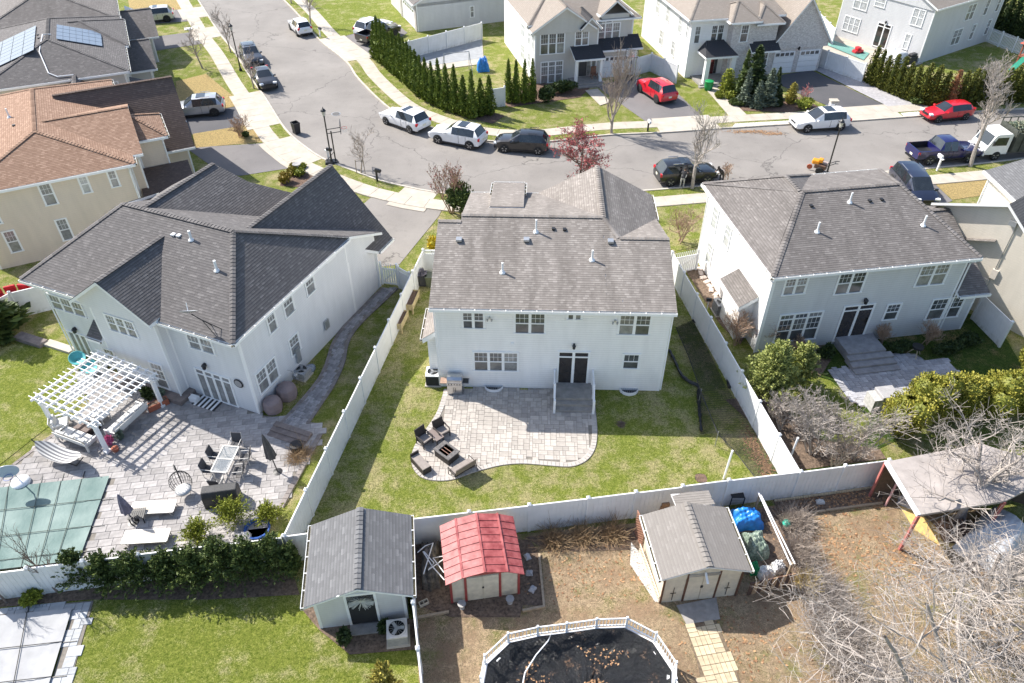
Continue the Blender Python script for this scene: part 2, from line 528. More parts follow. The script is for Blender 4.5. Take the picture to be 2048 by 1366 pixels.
drive(((1193, 173), (1270, 152), (1340, 172), (1410, 240), (1302, 251), (1250, 214)), DRIVE)
drive(((1530, 156), (1622, 140), (1784, 218), (1686, 225), (1596, 187)), DRIVE2)
drive(((1790, 345), (1852, 352), (1905, 402), (1860, 420), (1800, 400)), DRIVE)
drive(((1100, 395), (1230, 388), (1240, 420), (1100, 430)), ROAD)
# aprons between walk and kerb
def apron(i_px, j_px, pl, side):
  i = min(range(len(pl)), key=lambda k: (pl[k][0] - P2(*i_px)[0]) ** 2 + (pl[k][1] - P2(*i_px)[1]) ** 2)
  j = min(range(len(pl)), key=lambda k: (pl[k][0] - P2(*j_px)[0]) ** 2 + (pl[k][1] - P2(*j_px)[1]) ** 2)
  i, j = min(i, j), max(i, j) + 1
  o = sheet('apron', strip(off(pl, 0.16 * side)[i:j], off(pl, (G0 + 0.1) * side)[i:j]), 0.078, CONC)
  o2 = sheet('apron', strip(off(pl, (G0 + SW - 0.1) * side)[i:j], off(pl, (G0 + SW + 0.5) * side)[i:j]), 0.05, CONC)
apron((812, 374), (885, 386), near, -1)
apron((590, 278), (645, 317), near, -1)
apron((520, 180), (565, 250), near, -1)
apron((432, 55), (446, 75), near, -1)
apron((406, 14), (418, 34), near, -1)
apron((637, 80), (692, 125), far, 1)
apron((1325, 267), (1440, 258), far, 1)
apron((1690, 244), (1808, 236), far, 1)
apron((1700, 349), (1815, 341), near, -1)
# lawns of different condition, laid over the ground sheet
sheet('lawn', px((575, 1082), (838, 566), (870, 560), (884, 700), (1400, 560), (1602, 950), (1280, 1040), (1000, 1068), (830, 1085)), 0.004, G_YARD)
sheet('lawn', px((-60, 1400), (-60, 1160), (150, 1130), (612, 1080), (620, 1250), (840, 1180), (855, 1420)), 0.004, G_LUSH)
sheet('lawn', px((-80, 960), (-80, 700), (30, 690), (160, 700), (190, 780), (0, 930)), 0.008, G_LUSH)
sheet('lawn', px((815, 1085), (1050, 1068), (1290, 1045), (1600, 1005), (1780, 985), (1940, 1010), (2120, 1100), (2250, 1500), (850, 1500)), 0.008, G_BROWN)
sheet('lawn', px((352, 163), (412, 148), (478, 202), (495, 208), (352, 236)), 0.008, G_TAN)
sheet('lawn', px((262, 30), (250, -30), (352, -40), (374, 19), (275, 22)), 0.008, G_TAN)
sheet('lawn', px((386, 268), (520, 246), (548, 282), (390, 296)), 0.008, G_TAN)
sheet('lawn', px((620, 30), (690, -20), (790, -10), (800, 42), (678, 75)), 0.008, G_LUSH)
sheet('lawn', px((1862, 362), (1990, 348), (2010, 385), (1905, 400)), 0.008, G_TAN)
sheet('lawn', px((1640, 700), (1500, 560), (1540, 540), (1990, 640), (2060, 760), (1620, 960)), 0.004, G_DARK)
sheet('lawn', px((1590, 745), (1660, 760), (1740, 840), (1720, 900), (1620, 860)), 0.008, G_LUSH)
sheet('lawn', px((1310, 415), (1424, 402), (1450, 480), (1340, 505)), 0.008, G_YARD)
sheet('lawn', px((1262, 150), (1340, 165), (1410, 238), (1470, 232), (1370, 170)), 0.012, G_LUSH)
sheet('mulch_bed', px((752, 103), (775, 118), (838, 172), (870, 210), (920, 232), (985, 248), (1010, 232), (930, 210), (860, 165), (800, 118), (760, 95)), 0.012, MULCH)
sheet('mulch_bed', px((1020, 215), (1160, 195), (1185, 172), (1060, 165), (1000, 205)), 0.016, MULCH)
sheet('mulch_bed', px((1425, 190), (1480, 222), (1580, 225), (1640, 215), (1600, 195), (1500, 200)), 0.016, MULCH)
sheet('mulch_bed', px((1715, 160), (1790, 200), (1960, 222), (2048, 215), (2048, 195), (1850, 190), (1740, 145)), 0.012, MULCH)
sheet('mulch_bed', px((565, 350), (590, 335), (640, 330), (640, 355), (600, 375), (560, 372)), 0.016, MULCH)
sheet('mulch_bed', px((0, 1215), (0, 1165), (190, 1150), (580, 1130), (600, 1190), (420, 1200), (180, 1200)), 0.012, SOIL)
sheet('mulch_bed', px((1545, 1000), (1760, 972), (1770, 1010), (1560, 1032)), 0.016, SOIL)
sheet('mulch_bed', px((1450, 800), (1530, 790), (1640, 880), (1760, 900), (1772, 918), (1604, 940)), 0.012, SOIL)
sheet('mulch_bed', px((1560, 705), (1650, 690), (1662, 720), (1640, 755), (1570, 740)), 0.012, SOIL)
sheet('mulch_bed', px((826, 1085), (1060, 1080), (1080, 1110), (1085, 1212), (1045, 1210), (1040, 1235), (900, 1235), (832, 1210)), 0.016, SOIL)
sheet('mulch_bed', px((1050, 1075), (1270, 1055), (1280, 1100), (1100, 1105)), 0.016, SOIL)
sheet('gravel_bed', px((1262, 1085), (1282, 1110), (1325, 1205), (1310, 1205), (1260, 1130)), 0.02, GRAVEL)
sheet('mulch_bed', px((1282, 1055), (1290, 1040), (1390, 1035), (1600, 1010), (1600, 1150), (1490, 1150)), 0.016, SOIL)
sheet('mulch_bed', px((600, 1215), (640, 1262), (700, 1310), (830, 1300), (830, 1240), (620, 1205)), 0.016, SOIL)
sheet('gravel_verge', px((1462, 258), (1534, 253), (1583, 250), (1580, 243), (1470, 249)), 0.075, GRAVEL)
sheet('gravel_verge', px((1808, 236), (1846, 233), (1836, 225), (1800, 228)), 0.075, GRAVEL)
sheet('mulch_bed', px((1395, 530), (1470, 600), (1500, 660), (1480, 690), (1440, 650), (1370, 540)), 0.014, SOIL)
# ------------------------------------------------------------------ house kit
def shingles(polys, expo=0.15, wid=0.2, lift=0.012, seed=0, light=0.16):
  """real overlapping shingles on roof slopes (each polygon convex, first edge = eave); returns V, F, shade"""
  r = np.random.RandomState(seed)
  VV, FF, SS = [], [], []
  nb = 0
  for poly in polys:
    p = np.array(poly, float)
    e = p[1] - p[0]; e[2] = 0; e /= np.linalg.norm(e)
    nrm = np.cross(p[1] - p[0], p[-1] - p[0]); nrm /= np.linalg.norm(nrm)
    if nrm[2] < 0: nrm = -nrm
    s = np.cross(nrm, e)
    o = p[0]
    A = (p - o) @ e; B = (p - o) @ s
    def span(b):
      xs = []
      for i in range(len(p)):
        j = (i + 1) % len(p)
        b0, b1 = B[i], B[j]
        if (b0 - b) * (b1 - b) <= 0 and abs(b1 - b0) > 1e-9:
          t = (b - b0) / (b1 - b0); xs.append(A[i] + t * (A[j] - A[i]))
      return (min(xs), max(xs)) if len(xs) > 1 else None
    b = B.min() + 1e-4
    top = B.max() - 1e-4
    row = 0
    while b < top - 0.02:
      b2 = min(b + expo, top)
      lo, hi = span(b), span(b2)
      if lo and hi:
        a0, a1 = lo; c0, c1 = hi
        st = math.floor(min(a0, c0) / wid) * wid + (row % 2) * wid * 0.5 + r.uniform(-.12, .12) * wid
        cuts = np.arange(st - wid, max(a1, c1) + wid, wid) + r.uniform(-.22, .22, size=len(np.arange(st - wid, max(a1, c1) + wid, wid))) * wid
        for k in range(len(cuts) - 1):
          l, rr = cuts[k], cuts[k + 1]
          la, ra = min(max(l, a0), a1), min(max(rr, a0), a1)
          lc, rc = min(max(l, c0), c1), min(max(rr, c0), c1)
          if ra - la < 0.01 and rc - lc < 0.01: continue
          dl = lift * (1.0 + r.uniform(-.08, .08))
          base = o + nrm * 0.004
          q = [base + e * la + s * b + nrm * dl, base + e * ra + s * b + nrm * dl, base + e * rc + s * b2 + nrm * 0.004, base + e * lc + s * b2 + nrm * 0.004,
                         base + e * la + s * b - nrm * 0.01, base + e * ra + s * b - nrm * 0.01]
          q += q[:2]
          VV += q
          FF += [(nb, nb + 1, nb + 2, nb + 3), (nb + 4, nb + 5, nb + 7, nb + 6)]
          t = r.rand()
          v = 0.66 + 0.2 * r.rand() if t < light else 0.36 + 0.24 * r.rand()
          SS += [v, v, v * .3, v * .3] + [0.0] * 4  # dark cut butts and printed bands; shade of the courses put into the colour
          nb += 8
      b = b2
      row += 1
  return np.array(VV), np.array(FF), np.array(SS)
def hipx(x0, x1, y0, y1, ze, zr, yr=None, hl=0.0, hr=0.0, ze1=None):
  """roof with its ridge along x; hl, hr: how far the ridge ends lie in from the eaves (0 = gable)"""
  yr = (y0 + y1) / 2 if yr is None else yr
  z1 = ze if ze1 is None else ze1
  a, b = (x0 + hl, yr, zr), (x1 - hr, yr, zr)
  S = [[(x0, y0, ze), (x1, y0, ze), b, a], [(x1, y1, z1), (x0, y1, z1), a, b]]
  G = [((x0, y0, ze), (x1, y0, ze)), ((x1, y1, z1), (x0, y1, z1))]
  C = [(a, b)]
  if hl: S.append([(x0, y1, z1), (x0, y0, ze), a]); G.append(((x0, y1, z1), (x0, y0, ze))); C += [((x0, y0, ze), a), ((x0, y1, z1), a)]
  if hr: S.append([(x1, y0, ze), (x1, y1, z1), b]); G.append(((x1, y0, ze), (x1, y1, z1))); C += [((x1, y0, ze), b), ((x1, y1, z1), b)]
  T = []
  if not hl: T.append([(x0, y0, ze), (x0, y1, z1), a, 'x', 1])
  if not hr: T.append([(x1, y0, ze), (x1, y1, z1), b, 'x', -1])
  return S, G, C, T
def hipy(x0, x1, y0, y1, ze, zr, xr=None, hn=0.0, hf=0.0, ze1=None):
  """roof with its ridge along y; ze left eave, ze1 right eave"""
  S, G, C, T = hipx(y0, y1, x0, x1, ze, zr, xr, hn, hf, ze1)
  sw = lambda p: (p[1], p[0], p[2])
  S = [[sw(q) for q in ([p[1], p[0]] + list(p[2:])[::-1])] for p in S]
  G = [(sw(b), sw(a)) for a, b in G]
  C = [(sw(a), sw(b)) for a, b in C]
  T = [[sw(t[0]), sw(t[1]), sw(t[2]), 'y', t[4]] for t in T]
  return S, G, C, T
class House:
  def __init__(s, name, label, o, yaw, wall, roofm, cat='house', trim=None):
    s.root = thing(name, label, cat, (o[0], o[1], 0), R(yaw))
    s.o = Vector((o[0], o[1], 0)); s.yaw = R(yaw)
    s.ax = Vector((math.cos(s.yaw), math.sin(s.yaw), 0)); s.ay = Vector((-math.sin(s.yaw), math.cos(s.yaw), 0))
    s.wallm, s.roofm, s.trim = wall, roofm, trim or TRIM
    s.nr = 0
  def loc(s, p):
    q = p - s.o
    return (q.dot(s.ax), q.dot(s.ay), p.z)
  def w(s, x, y, z=0.0): return s.o + s.ax * x + s.ay * y + Vector((0, 0, z))
  def on(s, a, px_, py_):
    """photo point on a wall; a = ('y', v) or ('x', v) -> (u, z)"""
    d = ray(px_, py_); n = s.ay if a[0] == 'y' else s.ax
    p0 = s.w(0, a[1]) if a[0] == 'y' else s.w(a[1], 0)
    c = Vector((0, 0, CAM_H))
    p = c + d * ((p0 - c).dot(n) / d.dot(n))
    q = s.loc(p)
    return (q[0] if a[0] == 'y' else q[1], q[2])
  def walls(s, *boxes, m=None, name='wall', corner=True):
    for b in boxes:
      MB().box(*b).build(name, m or s.wallm, s.root)
      if corner:
        x0, x1, y0, y1, z0, z1 = b
        t, k = 0.012, 0.11
        for cx, sx in ((x0, -1), (x1, 1)):
          for cy, sy in ((y0, -1), (y1, 1)):
            MB().box(min(cx + sx * t, cx - sx * k), max(cx + sx * t, cx - sx * k), min(cy + sy * t, cy - sy * k), max(cy + sy * t, cy - sy * k), z0 + 0.02, z1 - 0.01).build('corner_trim', s.trim, s.root)
  def roof(s, parts, expo=0.145, wid=0.2, th=0.17, gutter=True, gable=None, over=0.3, light=0.10, lift=0.012, m=None, caps=True):
    """parts: list of (slopes, gutters, caps, gable triangles)"""
    m = m or s.roofm
    S = [q for p in parts for q in p[0]]
    deck = MB()
    for q in S:
      deck.slab([(v[0], v[1], v[2] - .02) for v in q], th, 0, 0)
    ro = deck.build('roof', s.trim, s.root)
    s.nr += 1
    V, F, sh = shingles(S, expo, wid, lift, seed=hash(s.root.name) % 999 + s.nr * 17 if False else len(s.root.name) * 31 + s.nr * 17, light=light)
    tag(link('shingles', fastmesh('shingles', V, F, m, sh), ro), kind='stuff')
    if caps:
      c = MB()
      for p in parts:
        for a, b in p[2]:
          a, b = Vector(a), Vector(b)
          L = (b - a).length
          if L < 0.1: continue
          d = (b - a) / L
          n = max(1, int(L / 0.22))
          side = d.cross(Vector((0, 0, 1))).normalized() * 0.15
          for k in range(n):
            p0, p1 = a + d * (L * k / n), a + d * (L * (k + 1) / n)
            up0, up1 = Vector((0, 0, 0.07)), Vector((0, 0, 0.05))
            dn = Vector((0, 0, 0.035))
            c.add([p0 - side - dn + up0, p0 + up0 + Vector((0, 0, .012)), p0 + side - dn + up0, p1 + side - dn + up1, p1 + up1, p1 - side - dn + up1],
                              [(1, 0, 5, 4), (2, 1, 4, 3), (0, 1, 2)])
      if c.v:
        me = c.mesh('ridge_cap', m)
        a = me.attributes.new('shade', 'FLOAT', 'POINT')
        a.data.foreach_set('value', [0.28 + 0.3 * ((i // 6 * 7919) % 13) / 13 for i in range(len(c.v))])
        tag(link('ridge_cap', me, ro), kind='stuff')
    if gutter:
      for p in parts:
        for a, b in p[1]: s.gutter(a, b)
    for p in parts:
      for t in p[3]:
        a, b, c, ax, sg = t
        a, b, c = Vector(a), Vector(b), Vector(c)
        mid = (a + b) / 2
        a2 = a + (b - a).normalized() * over; b2 = b - (b - a).normalized() * over
        dz = Vector((0, 0, -th))
        k = over / max(0.2, (b - a).length / 2)
        a2 = a2 + (c - mid).normalized() * 0;
        a2.z += (c.z - a.z) * k * 0.0;
        inn = Vector((sg * over, 0, 0)) if ax == 'x' else Vector((0, sg * over, 0))
        g = MB()
        A, B, Cc = a + inn + (b - a).normalized() * over, b + inn - (b - a).normalized() * over, c + inn + dz * 0.6
        back = inn.normalized() * 0.15
        low = Vector((0, 0, min(a.z, b.z) - 0.35))
        A0, B0 = Vector((A.x, A.y, low.z)), Vector((B.x, B.y, low.z))
        A1 = Vector((A.x, A.y, a.z + (c.z - a.z) * over / ((c - a).xy.length + 1e-6) - th * 0.6)); B1 = Vector((B.x, B.y, b.z + (c.z - b.z) * over / ((c - b).xy.length + 1e-6) - th * 0.6))
        vs = [A0, B0, B1, Cc, A1]
        vs2 = [v + back for v in vs]
        g.add(vs + vs2, [(0, 1, 2, 3, 4), (9, 8, 7, 6, 5)] + [(i, (i + 5), (i + 1) % 5 + 5, (i + 1) % 5) for i in range(5)])
        g.build('gable_wall', gable or s.wallm, s.root)
    return ro
  def gutter(s, a, b):
    a, b = Vector(a), Vector(b)
    d = b - a; L = d.length
    if L < 0.3: return
    d /= L
    n = Vector((d.y, -d.x, 0)).normalized()          # outward (eave runs ccw)
    g = MB()
    z = Vector((0, 0, 1))
    def bar(o0, o1, z0, z1, m, t0=0.0, t1=1.0):
      p, q = a + d * (L * t0), a + d * (L * t1)
      vs = [p + n * o0 + z * z0, q + n * o0 + z * z0, q + n * o1 + z * z0, p + n * o1 + z * z0, p + n * o0 + z * z1, q + n * o0 + z * z1, q + n * o1 + z * z1, p + n * o1 + z * z1]
      g.add(vs, [(0, 1, 2, 3), (7, 6, 5, 4), (0, 4, 5, 1), (1, 5, 6, 2), (2, 6, 7, 3), (3, 7, 4, 0)], m)
    bar(0.003, 0.012, -0.15, -0.02, 0); bar(0.115, 0.13, -0.15, -0.01, 0); bar(0.003, 0.13, -0.165, -0.15, 0)
    bar(0.012, 0.115, -0.15, -0.10, 1)
    k = max(1, int(L / 0.75))
    for i in range(k + 1):
      t = i / k
      bar(0.0, 0.128, -0.028, -0.006, 0, max(0, t - 0.02 / L * 1.0), min(1, t + 0.02 / L))
    g.build('gutter', [s.trim, MATS['gutter litter']], s.root)
  def window(s, a, tl, br, cols=1, kind='dh', out=-1, glass=None, grille=(3, 2), wz=None, name='window', transom=0.0, lower_grille=False, sub=None):
    """a window on wall a between two photo corners, or wz = (u0, u1, z0, z1)"""
    if wz: u0, u1, z0, z1 = wz
    else:
      u0, z1 = s.on(a, *tl); u1, z0 = s.on(a, *br)
      if u0 > u1: u0, u1 = u1, u0
      if z0 > z1: z0, z1 = z1, z0
    glass = glass or GLASS
    def T(u, n, z):
      return (u, a[1] + out * n, z) if a[0] == 'y' else (a[1] + out * n, u, z)
    def bx(mb, ua, ub, na, nb, za, zb, m=0):
      p, q = T(ua, na, za), T(ub, nb, zb)
      mb.box(min(p[0], q[0]), max(p[0], q[0]), min(p[1], q[1]), max(p[1], q[1]), za, zb, m)
    f = MB(); c = 0.085
    bx(f, u0, u1, 0.003, 0.05, z1 - c, z1); bx(f, u0 - .02, u1 + .02, 0.003, 0.075, z0, z0 + c * .8)
    bx(f, u0, u0 + c, 0.003, 0.05, z0 + c * .8, z1 - c); bx(f, u1 - c, u1, 0.003, 0.05, z0 + c * .8, z1 - c)
    w = (u1 - u0 - 2 * c) / cols
    gl = []
    for i in range(cols):
      a0, a1 = u0 + c + w * i, u0 + c + w * (i + 1)
      if i: bx(f, a0 - .045, a0 + .045, 0.003, 0.048, z0 + c * .8, z1 - c); a0 += .045
      if i < cols - 1: a1 -= .045
      zb, zt = z0 + c * .8, z1 - c
      if transom:
        tz = zt - transom
        bx(f, a0, a1, 0.003, 0.045, tz - .05, tz + .03)
        gl.append((a0, a1, tz + .03, zt, 1)); zt = tz - .05
      if kind == 'dh':
        zm = (zb + zt) / 2
        bx(f, a0, a1, 0.003, 0.042, zm - .03, zm + .03)
        gl.append((a0, a1, zm + .03, zt, 1)); gl.append((a0, a1, zb, zm - .03, 1 if lower_grille else 0))
      else: gl.append((a0, a1, zb, zt, 1 if grille else 0))
    gw = 0.015
    for a0, a1, za, zb, gr in gl:
      bx(f, a0, a0 + .03, .003, .034, za, zb); bx(f, a1 - .03, a1, .003, .034, za, zb)
      if gr and grille:
        gc = max(1, min(grille[0], int(round((a1 - a0) / 0.22)))); grr = grille[1] if zb - za > 0.45 else 1
        for k in range(1, gc): u = a0 + (a1 - a0) * k / gc; bx(f, u - gw / 2, u + gw / 2, .012, .03, za, zb)
        for k in range(1, grr): z = za + (zb - za) * k / grr; bx(f, a0, a1, .012, .0295, z - gw / 2, z + gw / 2)
    o = f.build(name, s.trim, s.root if sub is None else sub)
    for a0, a1, za, zb, gr in gl:
      g = MB(); bx(g, a0 + .03, a1 - .03, 0.004, 0.014, za, zb)
      g.build('pane', glass if glass is not GLASS or rnd.random() < .7 else rnd.choice((GLASS, GLASS2, GLASS4)), o)
    return o
  def box(s, name, m, *b, parent=None):
    mb = MB()
    for q in b: mb.box(*q)
    return mb.build(name, m, parent or s.root)
  def slope_z(s, q, x, y):
    """height of roof slope polygon q at local x, y"""
    a, b, c = Vector(q[0]), Vector(q[1]), Vector(q[-1])
    n = (b - a).cross(c - a)
    return a.z - (n.x * (x - a.x) + n.y * (y - a.y)) / n.z
  def vent_pipe(s, x, y, z, h=0.65, r=0.055):
    o = MB().tube([(x, y, z - .05), (x, y, z + h)], r, 10).build('vent_pipe', WHITE, s.root)
    MB().lathe([(.17, -.02), (.15, .03), (.085, .10), (.075, .14)], 10, (x, y, z)).build('flashing', WHITE, o)
  def box_vent(s, x, y, z, m=None, sc=1.0):
    b = MB().cbox(x, y, z + .10 * sc, .30 * sc, .34 * sc, .12 * sc, 0, 0, 0.0); b.cbox(x, y, z + .03, .24 * sc, .26 * sc, .16 * sc, 0, 1)
    b.build('roof_vent', [m or GREYMETAL, BLACK], s.root)
  def lantern(s, a, u, z, out=-1, sc=1.0):
    def T(n): return (u, a[1] + out * n) if a[0] == 'y' else (a[1] + out * n, u)
    m = MB(); p = T(.02); m.cbox(p[0], p[1], z + .12 * sc, .12 * sc, .12 * sc, .2 * sc)
    p = T(.14); m.lathe([(.09 * sc, -.1 * sc), (.11 * sc, .12 * sc), (.14 * sc, .14 * sc), (.03, .26 * sc)], 6, (p[0], p[1], z))
    q = T(.07); m.cbox(q[0], q[1], z + .2 * sc, .14 if a[0] == 'x' else .03, .14 if a[0] == 'y' else .03, .03)
    m.build('wall_lantern', BLACK, s.root)
  def downspout(s, x, y, z, dx=0, dy=0):
    m = MB().tube([(x, y, .15), (x, y, z - .35), (x + dx, y + dy, z - .12)], .045, 6); m.build('downspout', s.trim, s.root)
mat('gutter litter', (0.15, 0.13, 0.08), 0.95, 0.4, 8.0)  # dark colour painted in for the gutter's dark interior
W_WHITE = siding_mat('white lap siding', (0.87, 0.862, 0.845), .80)
W_GREY = siding_mat('blue grey lap siding', (0.63, 0.63, 0.635))
W_LGREY = siding_mat('pale grey lap siding', (0.62, 0.62, 0.63))
W_GREY2 = siding_mat('light grey lap siding', (0.72, 0.725, 0.735), 0.88)
W_BEIGE = siding_mat('beige lap siding', (0.70, 0.60, 0.49), 0.90)
W_CREAM = siding_mat('cream lap siding', (0.68, 0.62, 0.53), 0.88)
W_TAUPE = siding_mat('greige lap siding', (0.56, 0.54, 0.50), 0.92)
S_BROWNGREY = shingle_mat('weathered brown grey shingles', (0.145, 0.125, 0.11), (0.52, 0.475, 0.435), 0.45)
S_CHAR = shingle_mat('charcoal shingles', (0.065, 0.06, 0.06), (0.29, 0.27, 0.26))
S_GREY = shingle_mat('grey brown shingles', (0.095, 0.084, 0.078), (0.38, 0.35, 0.33), 0.3)
S_BROWN = shingle_mat('red brown shingles', (0.17, 0.09, 0.055), (0.56, 0.385, 0.28))
S_TAUPE = shingle_mat('taupe shingles', (0.23, 0.195, 0.165), (0.42, 0.37, 0.32))
S_PALE = shingle_mat('pale grey shed shingles', (0.09, 0.09, 0.093), (0.29, 0.29, 0.295))
# ------------------------------------------------------------------ the white house in the middle
h = House('white_house', 'white two-storey house with brown grey shingle roof behind the paved patio in the middle', (-3.918, 30.308), -1.78, W_WHITE, S_BROWNGREY)
h.walls((0, 12, 0, 5.3, 0.0, 5.6))
h.walls((1.3, 11.95, 5.3, 11.1, 0.0, 5.6), corner=False)
rz = lambda y: 5.75 + 0.316 * (y + 0.4)
R1 = [(-.25, -.4, 5.75), (1.0, -.4, 5.75), (1.0, 5.1, rz(5.1)), (-.25, 5.1, rz(5.1))]
R2 = [(1.0, -.4, 5.75), (8.7, -.4, 5.75), (8.7, 5.55, rz(5.55)), (1.0, 5.55, rz(5.55))]
R3 = [(8.7, -.4, 5.75), (9.5, -.4, 5.75), (9.5, 4.15, rz(4.15)), (8.7, 5.55, rz(5.55))]
R4 = [(9.5, -.4, 5.75), (12.15, -.4, 5.75), (12.15, 4.15, rz(4.15)), (9.5, 4.15, rz(4.15))]
ZR = rz(5.55)
FR = [[(5.2, 11.5, 5.75), (1.0, 11.5, 5.75), (1.0, 5.55, ZR), (8.7, 5.55, ZR)],
      [(5.15, 11.6, 5.7), (5.15, 5.6, 5.7), (8.7, 5.6, ZR), (8.7, 11.6, ZR)],
      [(12.2, 7.5, 5.72), (12.2, 11.6, 5.72), (8.7, 11.6, ZR), (8.7, 5.5, ZR), (9.5, 4.15, rz(4.15))],
      [(12.15, 8.7, 5.74), (8.5, 8.7, 5.74), (9.5, 4.15, rz(4.15)), (12.15, 4.15, rz(4.15))],
      [(1.0, 6.0, 5.75), (-.25, 6.0, 5.75), (-.25, 5.1, rz(5.1)), (1.0, 5.1, rz(5.1))]]
caps = [((-.25, 5.1, rz(5.1)), (1, 5.1, rz(5.1))), ((1, 5.55, ZR), (8.7, 5.55, ZR)), ((8.7, 5.55, ZR), (9.5, 4.15, rz(4.15))), ((9.5, 4.15, rz(4.15)), (12.15, 4.15, rz(4.15))), ((8.7, 5.5, ZR), (8.7, 11.6, ZR))]
gut = [((-.25, -.4, 5.75), (12.15, -.4, 5.75)), ((12.2, 8.7, 5.72), (12.2, 11.6, 5.72)), ((5.2, 11.5, 5.75), (1.0, 11.5, 5.75))]
h.roof([([R1, R2, R3, R4] + FR, gut, caps, [[(-.25, -.4, 5.75), (-.25, 6.0, 5.75), (-.25, 5.1, rz(5.1)), 'x', 1], [(12.15, -.4, 5.75), (12.15, 8.7, 5.75), (12.15, 4.15, rz(4.15)), 'x', -1]])], light=0.22)
DS = [(4.35, 12.4, 6.0), (2.4, 12.4, 6.0), (2.4, 7.4, 7.12), (4.35, 7.4, 7.12)]
h.roof([([DS], [((4.35, 12.4, 6.0), (2.4, 12.4, 6.0)), ((4.35, 10.2, 6.48), (4.35, 12.4, 6.0)), ((2.4, 12.4, 6.0), (2.4, 10.2, 6.48))], [], [])], th=0.5)
h.walls((2.55, 4.2, 8.0, 12.1, 0.0, 6.0), corner=False)
h.walls((-.62, 0, .55, 2.7, 0, 3.25))
h.roof([([[(-.85, 3.0, 3.15), (-.85, .3, 3.15), (0.0, .3, 3.75), (0.0, 3.0, 3.75)]], [((-.85, 3.0, 3.15), (-.85, .3, 3.15))], [], [])], th=0.3)
Y0 = ('y', 0.0)
h.window(Y0, (921.5, 622.6), (971, 658), 2)
h.window(Y0, (1027, 624), (1092, 668), 2)
h.window(Y0, (1133, 626), (1165, 640), 2, 'fix', grille=(2, 2))
h.window(Y0, (1238, 627), (1300, 671), 2)
h.window(Y0, (944.5, 702), (1038, 743), 3)
h.window(Y0, (1245.5, 706.5), (1278, 738), 1)
h.window(Y0, (1115, 701.5), (1175.5, 768), 2, 'fix', grille=None, transom=0.3, name='sliding_door', glass=mat('dark door glass', (0.035, 0.03, 0.028), 0.08, 0.3, 3.0, spec=0.8))
h.lantern(Y0, h.on(Y0, 1148, 690)[0], h.on(Y0, 1148, 692)[1], sc=0.8)
for q in ((979, 637), (1230, 643)):
  u, z = h.on(Y0, *q)
  m = MB().cbox(u, -.05, z + .08, .1, .1, .1)
  for sx in (-1, 1): m.lathe([(.03, -.08), (.06, .04)], 8, (u + sx * .11, -.12, z - .02))
  m.build('flood_light', GREYMETAL, h.root)
for q in ((1025, 688),):
  u, z = h.on(Y0, *q); h.box('dryer_vent', TRIM, (u - .09, u + .09, -.05, 0, z - .09, z + .09))
for q, k in (((1072, 464), .75), ((1005, 545), .6), ((1184, 520), .6)):
  for yy in np.arange(0, 5.5, .01):
    pass
  # walk the roof plane for the spot
  d = ray(*q); best = min(np.arange(0.1, 5.5, .01), key=lambda y: abs(h.on(('y', y), *q)[1] - rz(y)))
  u, z = h.on(('y', best), *q); h.vent_pipe(u, best, rz(best), k)
for q, mm, s in (((918, 482), GREYMETAL, 1.0), ((1053, 482), GREYMETAL, 1.0), ((1221, 485), GREYMETAL, 1.0), ((1107, 459), BLACK, .6), ((1129, 460), BLACK, .6)):
  best = min(np.arange(0.1, 5.5, .01), key=lambda y: abs(h.on(('y', y), *q)[1] - rz(y)))
  u, z = h.on(('y', best), *q); h.box_vent(u, best, rz(best), mm, s)
# back steps with white railings
u0, _ = h.on(Y0, 1107, 770); u1, _ = h.on(Y0, 1184, 770)
st = empty('back_steps', (0, 0, 0)); st.parent = h.root
STEPM = mat('grey composite step', (0.27, 0.255, 0.235), 0.8, 0.2, 3.0)
MB().box(u0, u1, -1.25, -.02, .0, .52).build('landing', STEPM, st)
MB().box(u0 + .04, u1 - .04, -1.55, -1.25, 0, .36).build('step', STEPM, st)
MB().box(u0 + .04, u1 - .04, -1.85, -1.55, 0, .18).build('step', STEPM, st)
for x in (u0 + .02, u1 - .02):
  r_ = MB()
  for yy, zz in ((-.1, .5), (-1.2, .5), (-1.9, 0.0)): r_.box(x - .06, x + .06, yy - .06, yy + .06, zz, zz + 1.0)
  r_.beam((x, -.1, 1.42), (x, -1.2, 1.42), .07, .09); r_.beam((x, -1.2, 1.42), (x, -1.9, .92), .07, .09)
  r_.beam((x, -.1, .62), (x, -1.2, .62), .05, .06); r_.beam((x, -1.2, .62), (x, -1.9, .14), .05, .06)
  for k in range(1, 9): r_.box(x - .015, x + .015, -.1 - 1.1 * k / 9 - .015, -.1 - 1.1 * k / 9 + .015, .6, 1.42)
  for k in range(1, 6): t = k / 6; r_.box(x - .015, x + .015, -1.2 - .7 * t - .015, -1.2 - .7 * t + .015, .6 - .48 * t, 1.42 - .5 * t)
  r_.build('railing', WHITE, st)
for q in (988, 1258):
  u, _ = h.on(Y0, q, 776)
  m = MB()
  for k in range(17):
    a0, a1 = math.pi * k / 17, math.pi * (k + 1) / 17
    m.beam((u - .5 * math.cos(a0), -.02 - .42 * math.sin(a0), .1), (u - .5 * math.cos(a1), -.02 - .42 * math.sin(a1), .1), .03, .24)
  ww = m.build('window_well', WHITE, h.root)
  g = MB().box(u - .45, u + .45, -.30, -.01, .02, .035)
  for k in range(9): g.beam((u - .4 + .1 * k, -.36, .17), (u - .4 + .1 * k, -.02, .17), .012, .012, 1)
  g.build('well_grate', [BLACK, GREYMETAL], ww)
h.downspout(12.06, -.02, 5.7, .05, -.2); h.downspout(-.06, -.02, 5.7, -.05, -.2)
H1 = h
